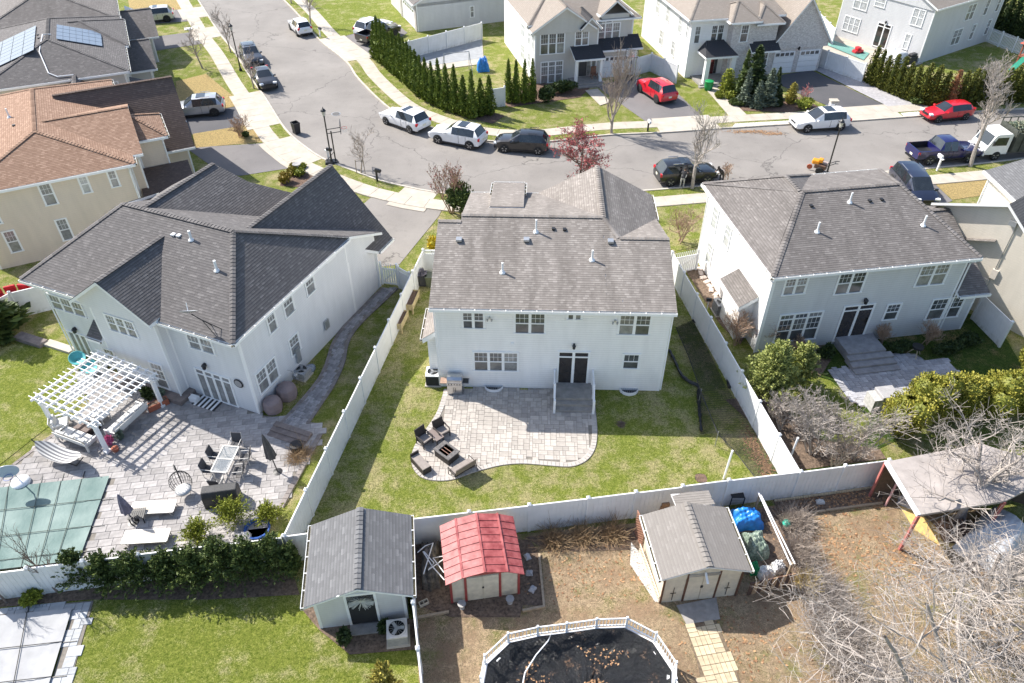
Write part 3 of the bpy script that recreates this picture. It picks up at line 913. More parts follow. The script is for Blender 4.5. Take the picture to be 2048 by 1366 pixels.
# ------------------------------------------------------------------ grey house on the left
h = House('grey_house', 'pale grey two-storey house with charcoal hip roof beside the pergola patio', (-13.407, 28.139), -22.73, W_GREY2, S_CHAR)
h.walls((-13.0, 0, 0, 9.6, 0, 5.35))
h.walls((-7.0, -0.02, 9.6, 12.6, 0, 3.9), (-9.0, -4.6, -.62, 0, 0, 5.35))
h.walls((-12.4, -7.0, 9.6, 10.2, 0, 5.0), corner=False)
g = MB(); g.add([(0, 9.5, 3.7), (0, 12.6, 3.7), (0, 12.6, 3.98), (0, 9.5, 5.42), (-.12, 9.5, 3.7), (-.12, 12.6, 3.7), (-.12, 12.6, 3.98), (-.12, 9.5, 5.42)], [(0, 1, 2, 3), (7, 6, 5, 4), (3, 2, 6, 7), (1, 5, 6, 2)]); g.build('gable_wall', W_GREY2, h.root)
ZE, ZP = 5.5, 8.05
main = ([[(-13.6, -.65, ZE), (.35, -.65, ZE), (-3.0, 4.5, ZP), (-10.4, 4.5, ZP)],
         [(.35, -.65, ZE), (.35, 9.6, ZE), (-3.0, 4.5, ZP)],
         [(-13.6, 9.6, ZE), (-13.6, -.65, ZE), (-10.4, 4.5, ZP)],
         [(.3, 13.1, 3.922), (-13.0, 13.1, 3.922), (-10.4, 4.5, ZP), (-3.0, 4.5, ZP), (.35, 9.6, 5.602)]],
    [((-13.6, -.65, ZE), (-9.3, -.65, ZE)), ((-4.2, -.65, ZE), (.35, -.65, ZE)), ((.35, -.65, ZE), (.35, 9.6, ZE))],
    [((.35, -.65, ZE), (-3, 4.5, ZP)), ((-13.6, -.65, ZE), (-10.4, 4.5, ZP)), ((-3, 4.5, ZP), (-10.4, 4.5, ZP)), ((-3, 4.5, ZP), (.35, 9.6, 5.58))], [])
g2 = hipy(-9.45, -4.2, -1.2, 3.4, 5.62, 7.5, -6.83)
g2[1].clear(); g2[3][:] = [t for t in g2[3] if t[4] == 1]
gar = hipy(-7.1, .42, 5.0, 14.0, 3.0, 7.35, -3.35)
gar[3].clear(); gar[1].clear(); gar[1].append(((.42, 12.3, 3.0), (.42, 14.0, 3.0)))
gar[0][1] = [(.42, 12.3, 3.0), (.42, 14.0, 3.0), (-3.35, 14.0, 7.35), (-3.35, 5.4, 7.35), (-3.3, 5.3, 7.3)]
gar[0][1] = [(.42, 12.3, 3.0), (.42, 14.0, 3.0), (-3.35, 14.0, 7.35), (-3.35, 5.6, 7.35)]
fgl = ([[(-5.2, 7.5, 5.55), (-5.2, 12.7, 5.55), (-7.4, 11.0, 6.811), (-9.3, 10.5, 7.9), (-9.3, 4.5, 7.9)],
    [(-13.3, 10.5, 5.6), (-13.3, 6.0, 5.6), (-9.3, 4.6, 7.9), (-9.3, 10.5, 7.9)]], [], [((-9.3, 4.6, 7.9), (-9.3, 10.5, 7.9))], [])
h.roof([main, g2], light=0.14)
h.roof([gar, fgl], light=0.12)
h.roof([([[(-10.1, -.75, 2.75), (-9.05, -.75, 2.75), (-9.05, .0, 3.35), (-10.1, .0, 3.35)]], [((-10.1, -.75, 2.75), (-9.05, -.75, 2.75))], [], [])])
rzz = lambda y: ZE + (ZP - ZE) * (y + .65) / 5.15
for q, k in (((383, 480), .55), ((434, 541), .6)):
  best = min(np.arange(0.1, 4.4, .01), key=lambda y: abs(h.on(('y', y), *q)[1] - rzz(y)))
  u, z = h.on(('y', best), *q); h.vent_pipe(u, best, rzz(best), k, .07)
for q in ((347, 471), (358, 473)):
  best = min(np.arange(0.1, 4.4, .01), key=lambda y: abs(h.on(('y', y), *q)[1] - rzz(y)))
  u, z = h.on(('y', best), *q); h.box_vent(u, best, rzz(best), WHITE, .65)
Y0, YB, X0 = ('y', 0.0), ('y', -.62), ('x', 0.0)
h.window(Y0, (369, 664), (433, 711), 2, glass=GLASS2)
h.window(YB, (206, 625), (280.5, 678.6), 3, glass=GLASS2)
h.window(YB, (203, 693), (243, 738), 1, glass=GLASS2, transom=.4)
h.window(YB, (296, 721), (343, 780), 1, glass=GLASS2, transom=.4)
h.window(Y0, (92.5, 584.6), (176, 637), 3, glass=GLASS2)
h.window(Y0, (387, 733), (479, 815), 4, 'fix', grille=None, transom=.28, name='sliding_door', glass=GLASS2)
h.window(Y0, (133, 659), (192, 716), 3, 'fix', grille=None, name='french_door', glass=GLASS2)
for tl, br, c in (((528, 629.5), (556.5, 654.5), 1), ((561, 599.5), (591, 619.5), 1), ((606, 558), (632, 578), 1), ((651, 514.5), (669.5, 512), 1), ((574.6, 681.5), (602.7, 695.6), 1), ((507.8, 750.4), (559.7, 751), 2)):
  h.window(X0, tl, br, c, out=1, glass=GLASS2)
h.lantern(Y0, *h.on(Y0, 412, 732)); h.lantern(Y0, *h.on(Y0, 153, 660))
u, z = h.on(Y0, 478, 766)
MB().lathe([(.27, -.03), (.29, .0), (.25, .02)], 20, (u, -.04, z), ax='y').build('wall_clock', BLACK, h.root)
MB().lathe([(.22, 0), (.22, .015)], 20, (u, -.075, z), ax='y').build('clock_face', GREYMETAL, h.root)
# satellite dish on the rear eave corner
m = MB(); b0 = Vector((-.9, -.35, rzz(-.35)))
for e in ((-.35, .25, .1), (.3, .2, .1), (.0, -.1, -.02)): m.tube([b0 + Vector(e), b0 + Vector((-.35, -.2, .75))], .02, 5)
m.tube([b0 + Vector((-.35, -.2, .75)), b0 + Vector((-.75, -.35, 1.1))], .025, 5)
ds = m.build('satellite_dish', BLACK, h.root)
m = MB(); c0 = b0 + Vector((-.85, -.4, 1.15))
nrm = Vector((-.25, .5, .82)).normalized(); ux = nrm.cross(Vector((0, 0, 1))).normalized(); uy = nrm.cross(ux)
vs, fs = [], []
for i, rr in enumerate((0, .2, .36, .45)):
  for k in range(16):
    a = 2 * math.pi * k / 16
    vs.append(c0 + ux * (rr * math.cos(a)) + uy * (rr * .8 * math.sin(a)) + nrm * (rr * rr * .6))
for i in range(3):
  for k in range(16): fs.append((i * 16 + k, i * 16 + (k + 1) % 16, (i + 1) * 16 + (k + 1) % 16, (i + 1) * 16 + k))
m.add(vs, fs); m.build('reflector', GREYMETAL, ds, smooth=True)
MB().tube([c0, c0 + nrm * .5 + uy * -.2], .02, 5).build('feed_arm', WHITE, ds)
u0, _ = h.on(X0, 566, 770)
h.downspout(.06, -.06, 5.3, .15, -.3); h.downspout(.08, 12.5, 3.0, .2, 0)
h.downspout(-4.55, -.7, 5.4, 0.1, -.2); h.downspout(-13.06, -.08, 5.3, -.1, -.3)
# base course and stone ledge along the rear
LEDGE = mat('brown stone ledge', (0.20, 0.165, 0.15), 0.9, 0.25, 4.0, bump=.3)
h.box('stone_ledge', LEDGE, (-9.3, -4.2, -1.15, -.63, 0, .32), (-4.6, -4.2, -.63, .0, 0, .32))
h.box('meter_box', GREYMETAL, (.01, .14, 3.55, 3.9, .75, 1.75), (.01, .12, 6.4, 6.8, 1.0, 1.6))
H2 = h
# ------------------------------------------------------------------ grey blue house on the right
h = House('blue_grey_house', 'blue grey two-storey house with hip roof and white left side on the right', (13.868, 32.792), 9.08, W_GREY, S_GREY)
h.walls((.35, 11.8, .35, 10.2, 0, 5.45))
h.box('wall', W_WHITE, (.338, .36, .36, 10.19, 0.01, 5.44))
h.walls((11.81, 13.5, .45, 10.3, 0, 2.9))
m1 = hipx(0, 12.15, 0, 10.6, 5.6, 7.5, 5.35, 3.74, 2.4)
m2 = hipy(0.01, 7.3, .5, 10.62, 5.6, 7.5, 3.62, 4.9, 3.3)
m2[1].clear(); m2[0][:] = [m2[0][0], m2[0][1], m2[0][3]]; m2[2][:] = [m2[2][0], m2[2][3], m2[2][4]]
ext = hipx(11.9, 13.85, 0.0, 10.8, 3.0, 5.45, 5.4)
h.roof([m1, m2, ext], light=0.15)
rz6 = lambda y: 5.6 + 1.9 * y / 5.35
for q in ((1634, 464), (1699, 405), (1846, 451)):
  best = min(np.arange(0.1, 5.3, .01), key=lambda y: abs(h.on(('y', y), *q)[1] - rz6(y)))
  u, z = h.on(('y', best), *q); h.vent_pipe(u, best, rz6(best), .62)
for q in ((1622, 413), (1739, 403), (1763, 400)):
  best = min(np.arange(0.1, 5.3, .01), key=lambda y: abs(h.on(('y', y), *q)[1] - rz6(y)))
  u, z = h.on(('y', best), *q); h.box_vent(u, best, rz6(best), BLACK, .6)
Y0, XL = ('y', .35), ('x', .338)
h.window(Y0, (1572, 554.5), (1609, 587), 2)
h.window(Y0, (1680, 544.5), (1722, 584.5), 2)
h.window(Y0, (1845, 528), (1886, 568), 2, glass=GLASS2)
h.window(Y0, (1560, 629.5), (1630, 677), 3, transom=.3)
h.window(Y0, (1688.5, 612), (1725, 676), 2, 'fix', grille=None, transom=.28, name='sliding_door', glass=MATS['dark door glass'])
h.window(Y0, (1775, 608), (1792, 638), 1)
h.window(Y0, (1866, 598), (1882, 637), 1); h.window(Y0, (1902, 594), (1914, 633), 1)
h.lantern(Y0, *h.on(Y0, 1729, 602))
for wz in ((8.2, 9.1, 3.3, 4.9), (6.1, 7.0, 3.3, 4.9), (8.0, 8.9, .9, 2.4)): h.window(XL, 0, 0, 1, out=-1, wz=wz, glass=GLASS3)
h.walls((-.45, .33, 1.7, 4.0, 0, 2.75), m=W_WHITE)
h.roof([([[(-.75, 4.3, 2.62), (-.75, 1.4, 2.62), (.33, 1.4, 3.25), (.33, 4.3, 3.25)]], [], [], [])], th=.25)
h.downspout(.2, .2, 5.4, -.1, -.2); h.downspout(11.9, .28, 5.4, .1, -.2); h.downspout(.24, 10.0, 5.4, -.1, .1)
st = empty('back_steps'); st.parent = h.root
S6 = mat('grey stone step', (0.29, 0.28, 0.285), 0.85, 0.2, 3.0, bump=.2)
u0, _ = h.on(Y0, 1665, 690); u1, _ = h.on(Y0, 1745, 680)
MB().box(u0, u1 - .2, -1.2, .33, 0, .55).build('landing', S6, st)
for k in range(3): MB().box(u0 - .1, u1 + .1, -1.2 - .42 * (k + 1), -1.2 - .42 * k, 0, .42 - .14 * k).build('step', S6, st)
H6 = h
# ------------------------------------------------------------------ brown roofed house, upper left
h = House('brown_roof_house', 'beige two-storey house with brown shingle hip roof on the left', (-25.589, 45.804), 27.28, W_BEIGE, S_BROWN)
h.walls((-9.6, .1, .35, 16.5, 0, 5.45))
h.walls((.1, .8, 1.8, 10.5, 0, 5.45), (.8, 2.7, 4.0, 7.4, 0, 5.45), (.8, 4.3, 7.2, 15, 0, 3.0))
m1 = hipy(-10.2, .5, 0, 16.9, 5.6, 7.25, -4.85, 4.3, 4.3)
m2 = hipx(-4.6, 1.15, 1.35, 11.0, 5.62, 7.12, 6.2)
m2[1][:] = [((.5, 1.35, 5.62), (1.15, 1.35, 5.62))]; m2[3][:] = [t for t in m2[3] if t[4] == -1]
m3 = hipx(-1.0, 3.05, 3.55, 7.9, 5.6, 6.7, 5.7, 0, 2.0)
m3[3].clear()
m4 = hipx(-3.6, 4.8, 6.9, 15.4, 3.0, 7.05, 11.1); m4[3][:] = [t for t in m4[3] if t[4] == -1]
h.roof([m1, m2, m3], light=.22)
h.roof([m4, ([[(.3, .6, 2.6), (3.9, .6, 2.6), (3.9, 3.9, 3.4), (.3, 3.9, 3.4)]], [((.3, .6, 2.6), (3.9, .6, 2.6))], [], [])], light=.12, m=shingle_mat('dark brown shingles', (0.085, 0.06, 0.05), (0.26, 0.19, 0.155)))
h.walls((.3, 3.6, .9, 3.9, 0, 2.5))
Y0 = ('y', .35)
for tl, br in (((72, 369), (119, 407)), ((151, 351), (187, 384)), ((210, 341), (243, 372)), ((107, 440), (151, 477)), ((1, 464), (49, 501))): h.window(Y0, tl, br, 1, glass=GLASS2 if tl[0] != 151 else GLASS3)
h.window(Y0, 0, 0, 1, wz=(-9.2, -8.2, 3.2, 4.9), glass=GLASS3)
for (x, y) in ((-6.5, 9.0), (-7.6, 8.2)): h.vent_pipe(x, y, 5.6 + 1.65 * (x + 10.2) / 5.35)
h.box_vent(-6.2, 7.0, 5.6 + 1.65 * 4 / 5.35, BLACK, .6)
h.downspout(.0, .25, 5.4, .1, -.1); h.downspout(.75, 1.75, 5.4, .1, -.1); h.downspout(2.65, 3.95, 5.4, .1, -.1)
H3 = h
# ------------------------------------------------------------------ solar house and the house behind it
h = House('solar_roof_house', 'grey roofed house with two arrays of solar panels, upper left', (-32.29, 63.01), 24.55, W_TAUPE, S_CHAR)
h.walls((-11.2, -.3, .35, 16, 0, 5.45))
m1 = hipy(-11.4, .1, 0, 16.6, 5.6, 7.45, -5.6, 5.2, 5.2)
m2 = hipx(-5.0, .4, 6.8, 15.2, 5.62, 7.0, 11.2, 0, 3.6); m2[3].clear()
h.roof([m1, m2], light=.12)
dg = hipy(-5.6, -2.6, -2.6, 2.2, 4.2, 5.75, -4.1); dg[3][:] = [t for t in dg[3] if t[4] == 1]
h.roof([dg], light=.12)
h.walls((-5.3, -2.9, -2.3, .35, 0, 4.2))
h.walls((-.3, 1.6, 8.2, 15, 0, 3.0)); h.roof([hipx(-1.0, 2.2, 7.6, 15.6, 3.0, 4.6, 11.5)])
h.walls((-.3, 1.5, 1.0, 5.0, 0, 2.6)); h.roof([([[(1.9, .6, 2.5), (1.9, 5.2, 2.5), (-.3, 5.2, 3.4), (-.3, .6, 3.4)]], [], [], [])])
SOLAR = NT('solar panel'); co = SOLAR.coord(); br_ = SOLAR.n('ShaderNodeTexBrick', Scale=1.0);
SOLAR.col((0.13, 0.165, 0.22)).rough(0.25); SOLAR = SOLAR.mat
def panels(hh, q, x0, x1, b0, b1, nx, ny, label):
  """array of panels on slope q: fractions of the slope"""
  r_ = empty('solar_array', (0, 0, 0)); r_.parent = hh.root
  for i in range(nx):
    for j in range(ny):
      ua, ub = x0 + (x1 - x0) * (i + .03) / nx, x0 + (x1 - x0) * (i + .97) / nx
      va, vb = b0 + (b1 - b0) * (j + .02) / ny, b0 + (b1 - b0) * (j + .98) / ny
      m = MB(); m.slab([(x, y, hh.slope_z(q, x, y) + .13) for x, y in ((va, ua), (vb, ua), (vb, ub), (va, ub))][::1], .045)
      m.build('solar_panel', [SOLAR], r_)
  rr = MB()
  for k in range(4):
    u = x0 + (x1 - x0) * (k + .5) / 4
    rr.beam((b0, u, hh.slope_z(q, b0, u) + .07), (b1, u, hh.slope_z(q, b1, u) + .07), .04, .05)
  rr.build('rail', GREYMETAL, r_)
panels(h, m1[0][1], 5.3, 9.6, -4.9, -1.6, 4, 7, '')
panels(h, m1[0][0], 3.4, 10.4, -10.6, -6.6, 7, 4, '')
for (x, y) in ((-6.4, 7.5), (-6.7, 9.2), (-6.3, 6.4)): h.box_vent(x, y, h.slope_z(m1[0][0], x, y), BLACK, .6)
q0 = lambda x, y: (x, y, h.slope_z(m1[0][3] if False else m1[0][2], x, y) + .1)
m = MB(); m.tube([q0(-4.1, .3), q0(-5.3, .35), q0(-5.9, .9), q0(-6.3, 3.6), (-5.9, 6.3, 7.55), (-5.3, 6.4, 7.45)], .045, 6); m.build('conduit', WHITE, h.root)
for tl in ((-8.5, -7.5), (-1.9, -1.0)): h.window(('y', .35), 0, 0, 1, wz=(tl[0], tl[1], 3.3, 4.8), glass=GLASS3)
H4 = h
h = House('far_grey_house', 'grey roofed house at the top left corner of the view', (P(236, 37, 5.6).x, P(236, 37, 5.6).y), 24.5, W_TAUPE, S_TAUPE)
h.walls((-11.5, -.3, .35, 16, 0, 5.45))
m1 = hipy(-12.5, .1, 0, 16.6, 5.6, 7.6, -6.2, 5.6, 5.6)
h.roof([m1], light=.12, m=S_GREY)
h.walls((-.3, 2.5, 3.0, 9.5, 0, 2.8)); h.roof([hipx(-.8, 3.2, 2.4, 10.2, 2.8, 4.6, 6.3)], m=S_GREY)
h.window(('y', .35), 0, 0, 1, wz=(-3.4, -2.4, 3.5, 4.9), glass=GLASS3); h.window(('y', .35), 0, 0, 1, wz=(-8.4, -7.4, 3.5, 4.9), glass=GLASS3)
h.box_vent(-7.5, 8.5, h.slope_z(m1[0][0], -7.5, 8.5), BLACK, .7)
panels(h, [(3.2, 2.4, 2.8), (3.2, 10.2, 2.8), (-.8, 6.3, 5.0)], 6.6, 9.4, .6, 2.6, 4, 2, '')
# ------------------------------------------------------------------ houses across the street
c8 = P(836, 64)
h = House('garage_house', 'single-storey blue grey house with white garage door, upper centre', (c8.x, c8.y), 22.0, W_GREY, S_GREY)
h.walls((0, 13, 0, 12, 0, 3.1))
h.roof([hipy(-.4, 13.2, -.3, 12.4, 3.1, 6.6, 6.2)], light=.1)
XW = ('x', 0.0)
gd = MB()
for k in range(4): gd.box(-.05, -.01, 1.0, 5.9, .05 + .55 * k, .57 + .55 * k)
gd = gd.build('garage_door', WHITE, h.root)
for k in range(6): MB().box(-.06, -.05, 1.2 + .78 * k, 1.75 + .78 * k, 1.85, 2.1).build('pane', GLASS, gd)
h.box('door_frame', TRIM, (-.07, -.005, .8, 1.0, 0, 2.5), (-.07, -.005, 5.9, 6.1, 0, 2.5), (-.07, -.005, .8, 6.1, 2.3, 2.5))
h.box('brick_pier', stone_mat('mixed stone', (0.33, 0.30, 0.28), (0.45, 0.41, 0.38)), (-.12, 0, .0, .75, 0, 3.0), (-.12, 0, 6.2, 6.9, 0, 3.0))
h.window(('y', 0.0), (939, 12), (949, 34), 1, glass=GLASS2)
H8 = h
h = House('bay_front_house', 'white sided house with grey gabled front and double garage behind the arborvitae row', (2.524, 74.804), 13.7, W_TAUPE, S_TAUPE)
h.walls((-.3, 6.2, 0, 13, 0, 5.4)); h.box('wall', W_WHITE, (-.32, -.29, .02, 12.98, .01, 5.39))
h.walls((6.2, 10.3, 1.3, 12.5, 0, 5.4), (5.6, 10.4, 0.0, 1.3, 0, 2.95))
g1 = hipy(-.7, 5.9, -.4, 7.0, 5.15, 7.3, 2.7); g1[3][:] = [t for t in g1[3] if t[4] == 1]; g1[1].pop()
mm = hipx(-.75, 10.9, 1.0, 13.4, 5.45, 8.0, 7.2, 4.5, 4.5)
g3 = hipy(6.6, 9.9, .85, 6.0, 5.85, 7.2); g3[3].clear()
g4 = hipy(4.2, 6.3, -.5, 3.0, 5.15, 6.2); g4[3][:] = [t for t in g4[3] if t[4] == 1]
h.roof([g1, mm, g3], light=.1)
h.roof([g4, ([[(6.3, -.35, 2.9), (10.9, -.35, 2.9), (10.9, 1.25, 3.75), (6.3, 1.25, 3.75)]], [((6.3, -.35, 2.9), (10.9, -.35, 2.9))], [], []),
    ([[(3.3, -1.9, 2.75), (6.4, -1.9, 2.75), (6.4, .0, 3.45), (3.3, .0, 3.45)]], [((3.3, -1.9, 2.75), (6.4, -1.9, 2.75))], [], [])], light=.1, m=mat('black shingles', (0.035, 0.035, 0.04), 0.9, 0.3, 14.0))
h.walls((6.8, 9.7, 1.05, 1.3, 3.6, 5.9), corner=False)
Y0, Y1 = ('y', 0.0), ('y', 1.05)
h.window(Y0, (1080, 67), (1129, 106), 3); h.window(Y0, (1098, 57), (1117, 66), 1, 'fix', grille=(4, 1))
h.window(Y0, (1081, 124), (1125, 164), 3, transom=.4, glass=GLASS2)
h.window(Y0, (1150, 62), (1177, 90), 2)
h.window(Y1, (1195, 47), (1239, 78), 3, glass=GLASS2); h.window(Y1, (1211, 39), (1225, 45), 1, 'fix', grille=(4, 1))
for wz in ((4.0, 5.2, 3.2, 4.8), (1.7, 2.4, 3.2, 4.8), (.4, 1.0, 3.2, 4.8), (4.0, 5.2, .9, 2.5), (1.7, 2.4, .9, 2.5)): h.window(('x', -.32), 0, 0, 2 if wz[1] - wz[0] > 1 else 1, out=-1, wz=wz, glass=GLASS3)
po = MB()
for x in (3.55, 6.1): po.box(x - .13, x + .13, -1.75, -1.49, .3, 2.75)
po.build('porch_post', TRIM, h.root)
h.box('porch_floor', STEPM, (3.3, 6.4, -1.9, 0, 0, .35), (3.6, 6.2, -2.3, -1.9, 0, .18))
h.box('front_door', mat('dark door paint', (0.05, 0.05, 0.055), .4, .1), (4.35, 5.15, -.05, -.005, .4, 2.45)); h.box('side_light', GLASS2, (5.2, 5.5, -.03, -.005, .4, 2.45))
gx0, gx1 = 6.45, 10.05
gd = MB()
for k in range(4): gd.box(gx0, gx1, -.05, -.01, .05 + .53 * k, .55 + .53 * k)
gd = gd.build('garage_door', WHITE, h.root)
for k in range(7): MB().box(gx0 + .2 + .49 * k, gx0 + .5 + .49 * k, -.06, -.05, 1.75, 2.05).build('pane', GLASS, gd)
h.lantern(Y0, 8.2, 2.65, sc=.9)
h.vent_pipe(1.8, 5.2, 6.6)
H9 = h
STONE = stone_mat('pale mixed stone veneer', (0.50, 0.45, 0.43), (0.70, 0.66, 0.63))
h = House('stone_front_house', 'white sided house with pale stone front and steep double garage gable', (17.81, 75.889), 11.5, W_WHITE, S_TAUPE)
h.walls((0, 8.8, 0.6, 14, 0, 5.7))
h.walls((8.7, 14.4, -.2, 10, 0, 2.95), m=STONE, corner=False)
h.walls((3.9, 6.3, -.5, .6, 0, 5.6), (6.3, 8.8, -.3, .6, 0, 5.2), m=STONE, corner=False)
mm = hipx(-.45, 9.6, .2, 14.6, 5.8, 8.6, 7.4, 4.6, 2.0)
gg = hipy(8.4, 15.1, -.6, 10, 2.9, 7.45, 11.75); gg[3][:] = [t for t in gg[3] if t[4] == 1]; gg[1].clear()
b1 = hipx(3.4, 6.6, -.9, 4.0, 5.65, 6.9, 1.5, 1.5, 1.5); b2 = hipy(6.2, 9.2, -.7, 5.0, 5.3, 6.6, None, 2, 0)
h.roof([mm, gg, b1, b2], light=.1, gable=STONE)
BLK = MATS['black shingles']
h.roof([([[(.8, -2.0, 2.85), (4.2, -2.0, 2.85), (3.4, .2, 3.75), (1.6, .2, 3.75)], [(.8, .2, 2.85), (.8, -2.0, 2.85), (1.6, .2, 3.75)]], [], [], []),
    ([[(5.9, -1.4, 2.85), (9.0, -1.4, 2.85), (9.0, -.3, 3.5), (5.9, -.3, 3.5)]], [], [], [])], light=.1, m=BLK)
Y0, YB = ('y', -.5), ('y', -.2)
h.window(('y', .6), 0, 0, 1, wz=(.35, 1.05, 3.4, 5.1)); h.window(('y', .6), 0, 0, 2, wz=(2.1, 3.5, 3.5, 5.1))
h.window(Y0, 0, 0, 1, wz=(4.7, 5.6, 3.6, 5.3)); h.window(('y', -.3), 0, 0, 2, wz=(6.6, 8.4, .8, 2.6))
h.window(YB, 0, 0, 1, wz=(11.3, 12.3, 3.7, 5.5), glass=GLASS2)
for x0 in (9.1, 11.9):
  gd = MB()
  for k in range(4): gd.box(x0, x0 + 2.25, -.26, -.205, .05 + .55 * k, .57 + .55 * k)
  gd = gd.build('garage_door', WHITE, h.root)
  for k in range(4): MB().box(x0 + .15 + .52 * k, x0 + .55 + .52 * k, -.275, -.262, 1.8, 2.12).build('pane', GLASS, gd)
h.lantern(YB, 11.65, 2.45)
for wz in ((3.0, 3.9, 3.6, 5.2), (6.5, 7.5, 3.6, 5.2), (9.5, 10.5, 3.6, 5.2), (4.0, 4.9, .9, 2.5), (7.5, 8.5, .9, 2.5), (1.2, 1.8, 3.6, 5.2)): h.window(('x', 0.0), 0, 0, 1, out=-1, wz=wz, glass=GLASS3)
h.box('porch_post', TRIM, (1.0, 1.45, -1.8, -1.35, .1, 2.75), (3.7, 4.15, -1.8, -1.35, .1, 2.75))
h.box('porch_floor', STEPM, (.6, 4.4, -2.0, .6, 0, .2), (.4, 4.6, -2.4, -2.0, 0, .1))
h.box('front_door', mat('dark red door', (0.09, 0.02, 0.02), .4, .1), (2.1, 3.0, .52, .595, .25, 2.4)); h.box('side_light', GLASS, (3.05, 3.35, .56, .595, .25, 2.4))
MB().lathe([(.22, -.03), (.28, 0), (.22, .03)], 14, (2.55, .48, 1.7), ax='y').build('door_wreath', mat('red wreath', (.5, .12, .10), .8, .3), h.root)
H10 = h
h = House('corner_house', 'light grey two-storey house with sliding door behind the hedge, top right', (43.29, 80.477), 33.85, W_LGREY, S_TAUPE)
h.walls((0, 13.5, 0, 10.8, 0, 5.6))
h.roof([hipx(-.4, 13.9, -.4, 11.2, 5.7, 8.2)], light=.1)
X0, Y0 = ('x', 0.0), ('y', 0.0)
for wz, c in (((.9, 2.3, 3.5, 5.2), 2), ((5.6, 6.9, 4.3, 5.2), 1), ((7.6, 9.4, 3.5, 5.2), 2), ((1.6, 2.3, 1.0, 2.6), 1), ((7.9, 10.0, 1.0, 2.6), 3)): h.window(X0, 0, 0, c, out=-1, wz=wz, glass=GLASS3)
h.window(X0, 0, 0, 2, 'fix', grille=None, out=-1, wz=(4.1, 5.8, .4, 2.9), transom=.28, name='sliding_door', glass=MATS['dark door glass'])
for wz, c in (((6.3, 7.9, 3.3, 5.0), 2), ((9.8, 10.6, 3.3, 5.0), 1), ((12.2, 12.9, 3.3, 5.0), 1), ((5.2, 6.9, .9, 2.6), 2), ((8.7, 9.5, .9, 2.6), 1), ((11.7, 12.5, .9, 2.6), 1)): h.window(Y0, 0, 0, c, wz=wz, glass=GLASS2)
h.lantern(X0, 4.9, 3.0, sc=.8)
H11 = h
h = House('cream_house', 'cream sided house cut by the right edge of the view', (26.25, 40.8), -55.0, W_CREAM, S_GREY)
h.walls((.35, 8.4, 0, 4, 0, 2.0), corner=False)
g = MB(); g.add([(.35, 0, 2.0), (8.4, 0, 2.0), (8.4, 0, 3.9), (3.75, 0, 7.2), (.35, 0, 5.6), (.35, .12, 2.0), (8.4, .12, 2.0), (8.4, .12, 3.9), (3.75, .12, 7.2), (.35, .12, 5.6)], [(0, 1, 2, 3, 4), (9, 8, 7, 6, 5), (0, 5, 6, 1), (4, 3, 8, 9)])
g.build('gable_wall', W_CREAM, h.root)
h.roof([([[(-.3, 5.0, 3.1), (-.3, -.4, 5.6), (3.75, -.4, 7.36), (3.75, 5.0, 4.86)], [(9.0, -.4, 3.3), (9.0, 2.2, 3.3), (3.75, 2.2, 7.36), (3.75, -.4, 7.36)]], [], [], [])], light=.1)
h.box('meter_box', mat('beige plastic', (.6, .55, .48), .5, .05), (4.4, 4.75, -.14, -.01, 2.6, 3.2), (4.15, 4.5, -.12, -.01, 1.9, 2.4))
MB().tube([(4.5, -.05, 1.9), (4.5, -.05, 6.5)], .03, 6).build('conduit', GREYMETAL, h.root)
h.box('flood_light', GREYMETAL, (4.1, 4.5, -.2, -.02, 6.1, 6.4))
H7 = h
h = House('cream_garage', 'cream sided building with pale grey roof at the right edge, by the truck', (31.3, 41.3), 0.0, W_CREAM, S_PALE)
h.walls((.1, 7, 0, 3.4, 0, 5.45)); h.roof([hipy(-.25, 7.3, -.3, 3.7, 5.6, 7.0, 3.5)], light=.1)
h.downspout(.02, 3.4, 5.4, -.1, 0)
# ------------------------------------------------------------------ fences
def panel_mesh(L, H, lattice=False):
  m = MB()
  n = max(2, int(round(L / 0.2)))
  top = H - (0.38 if lattice else 0.09)
  for i in range(n): m.box(L * i / n + .006, L * (i + 1) / n - .006, -.018, .018, .10, top)
  m.box(0, L, -.005, .005, .1, top)
  m.box(0, L, -.03, .03, .03, .14); m.box(0, L, -.03, .03, top, top + .09)
  if lattice:
    m.box(0, L, -.03, .03, H - .08, H)
    for i in range(int(L / .12)): m.box(.06 + .12 * i - .015, .06 + .12 * i + .015, -.012, .012, top + .09, H - .08)
    for j in range(1, 3): m.box(0, L, -.01, .01, top + .09 + .07 * j - .012, top + .09 + .07 * j + .012)
  return m
_t = NT('weathered fence vinyl'); _c0 = _t.coord(); _sx = _t.n('ShaderNodeSeparateXYZ'); _t.l(_c0, _sx.inputs[0])
_n = _t.noise(_c0, 3.5, 6.0, .7); _lo = _t.ramp(_sx.outputs[2], [(.05, 1.0), (.42, .0)])
_k = _t.math('MULTIPLY', _t.ramp(_n, [(.42, 0.), (.66, .75)]), _lo)
_b = _t.ramp(_t.noise(_c0, 1.1, 4., .6), [(.3, (.70, .70, .69)), (.7, (.80, .80, .80))])
_t.col(_t.mix(_k, _b, (.30, .29, .19))).rough(.5); FENCEW = _t.mat
_pm = {}
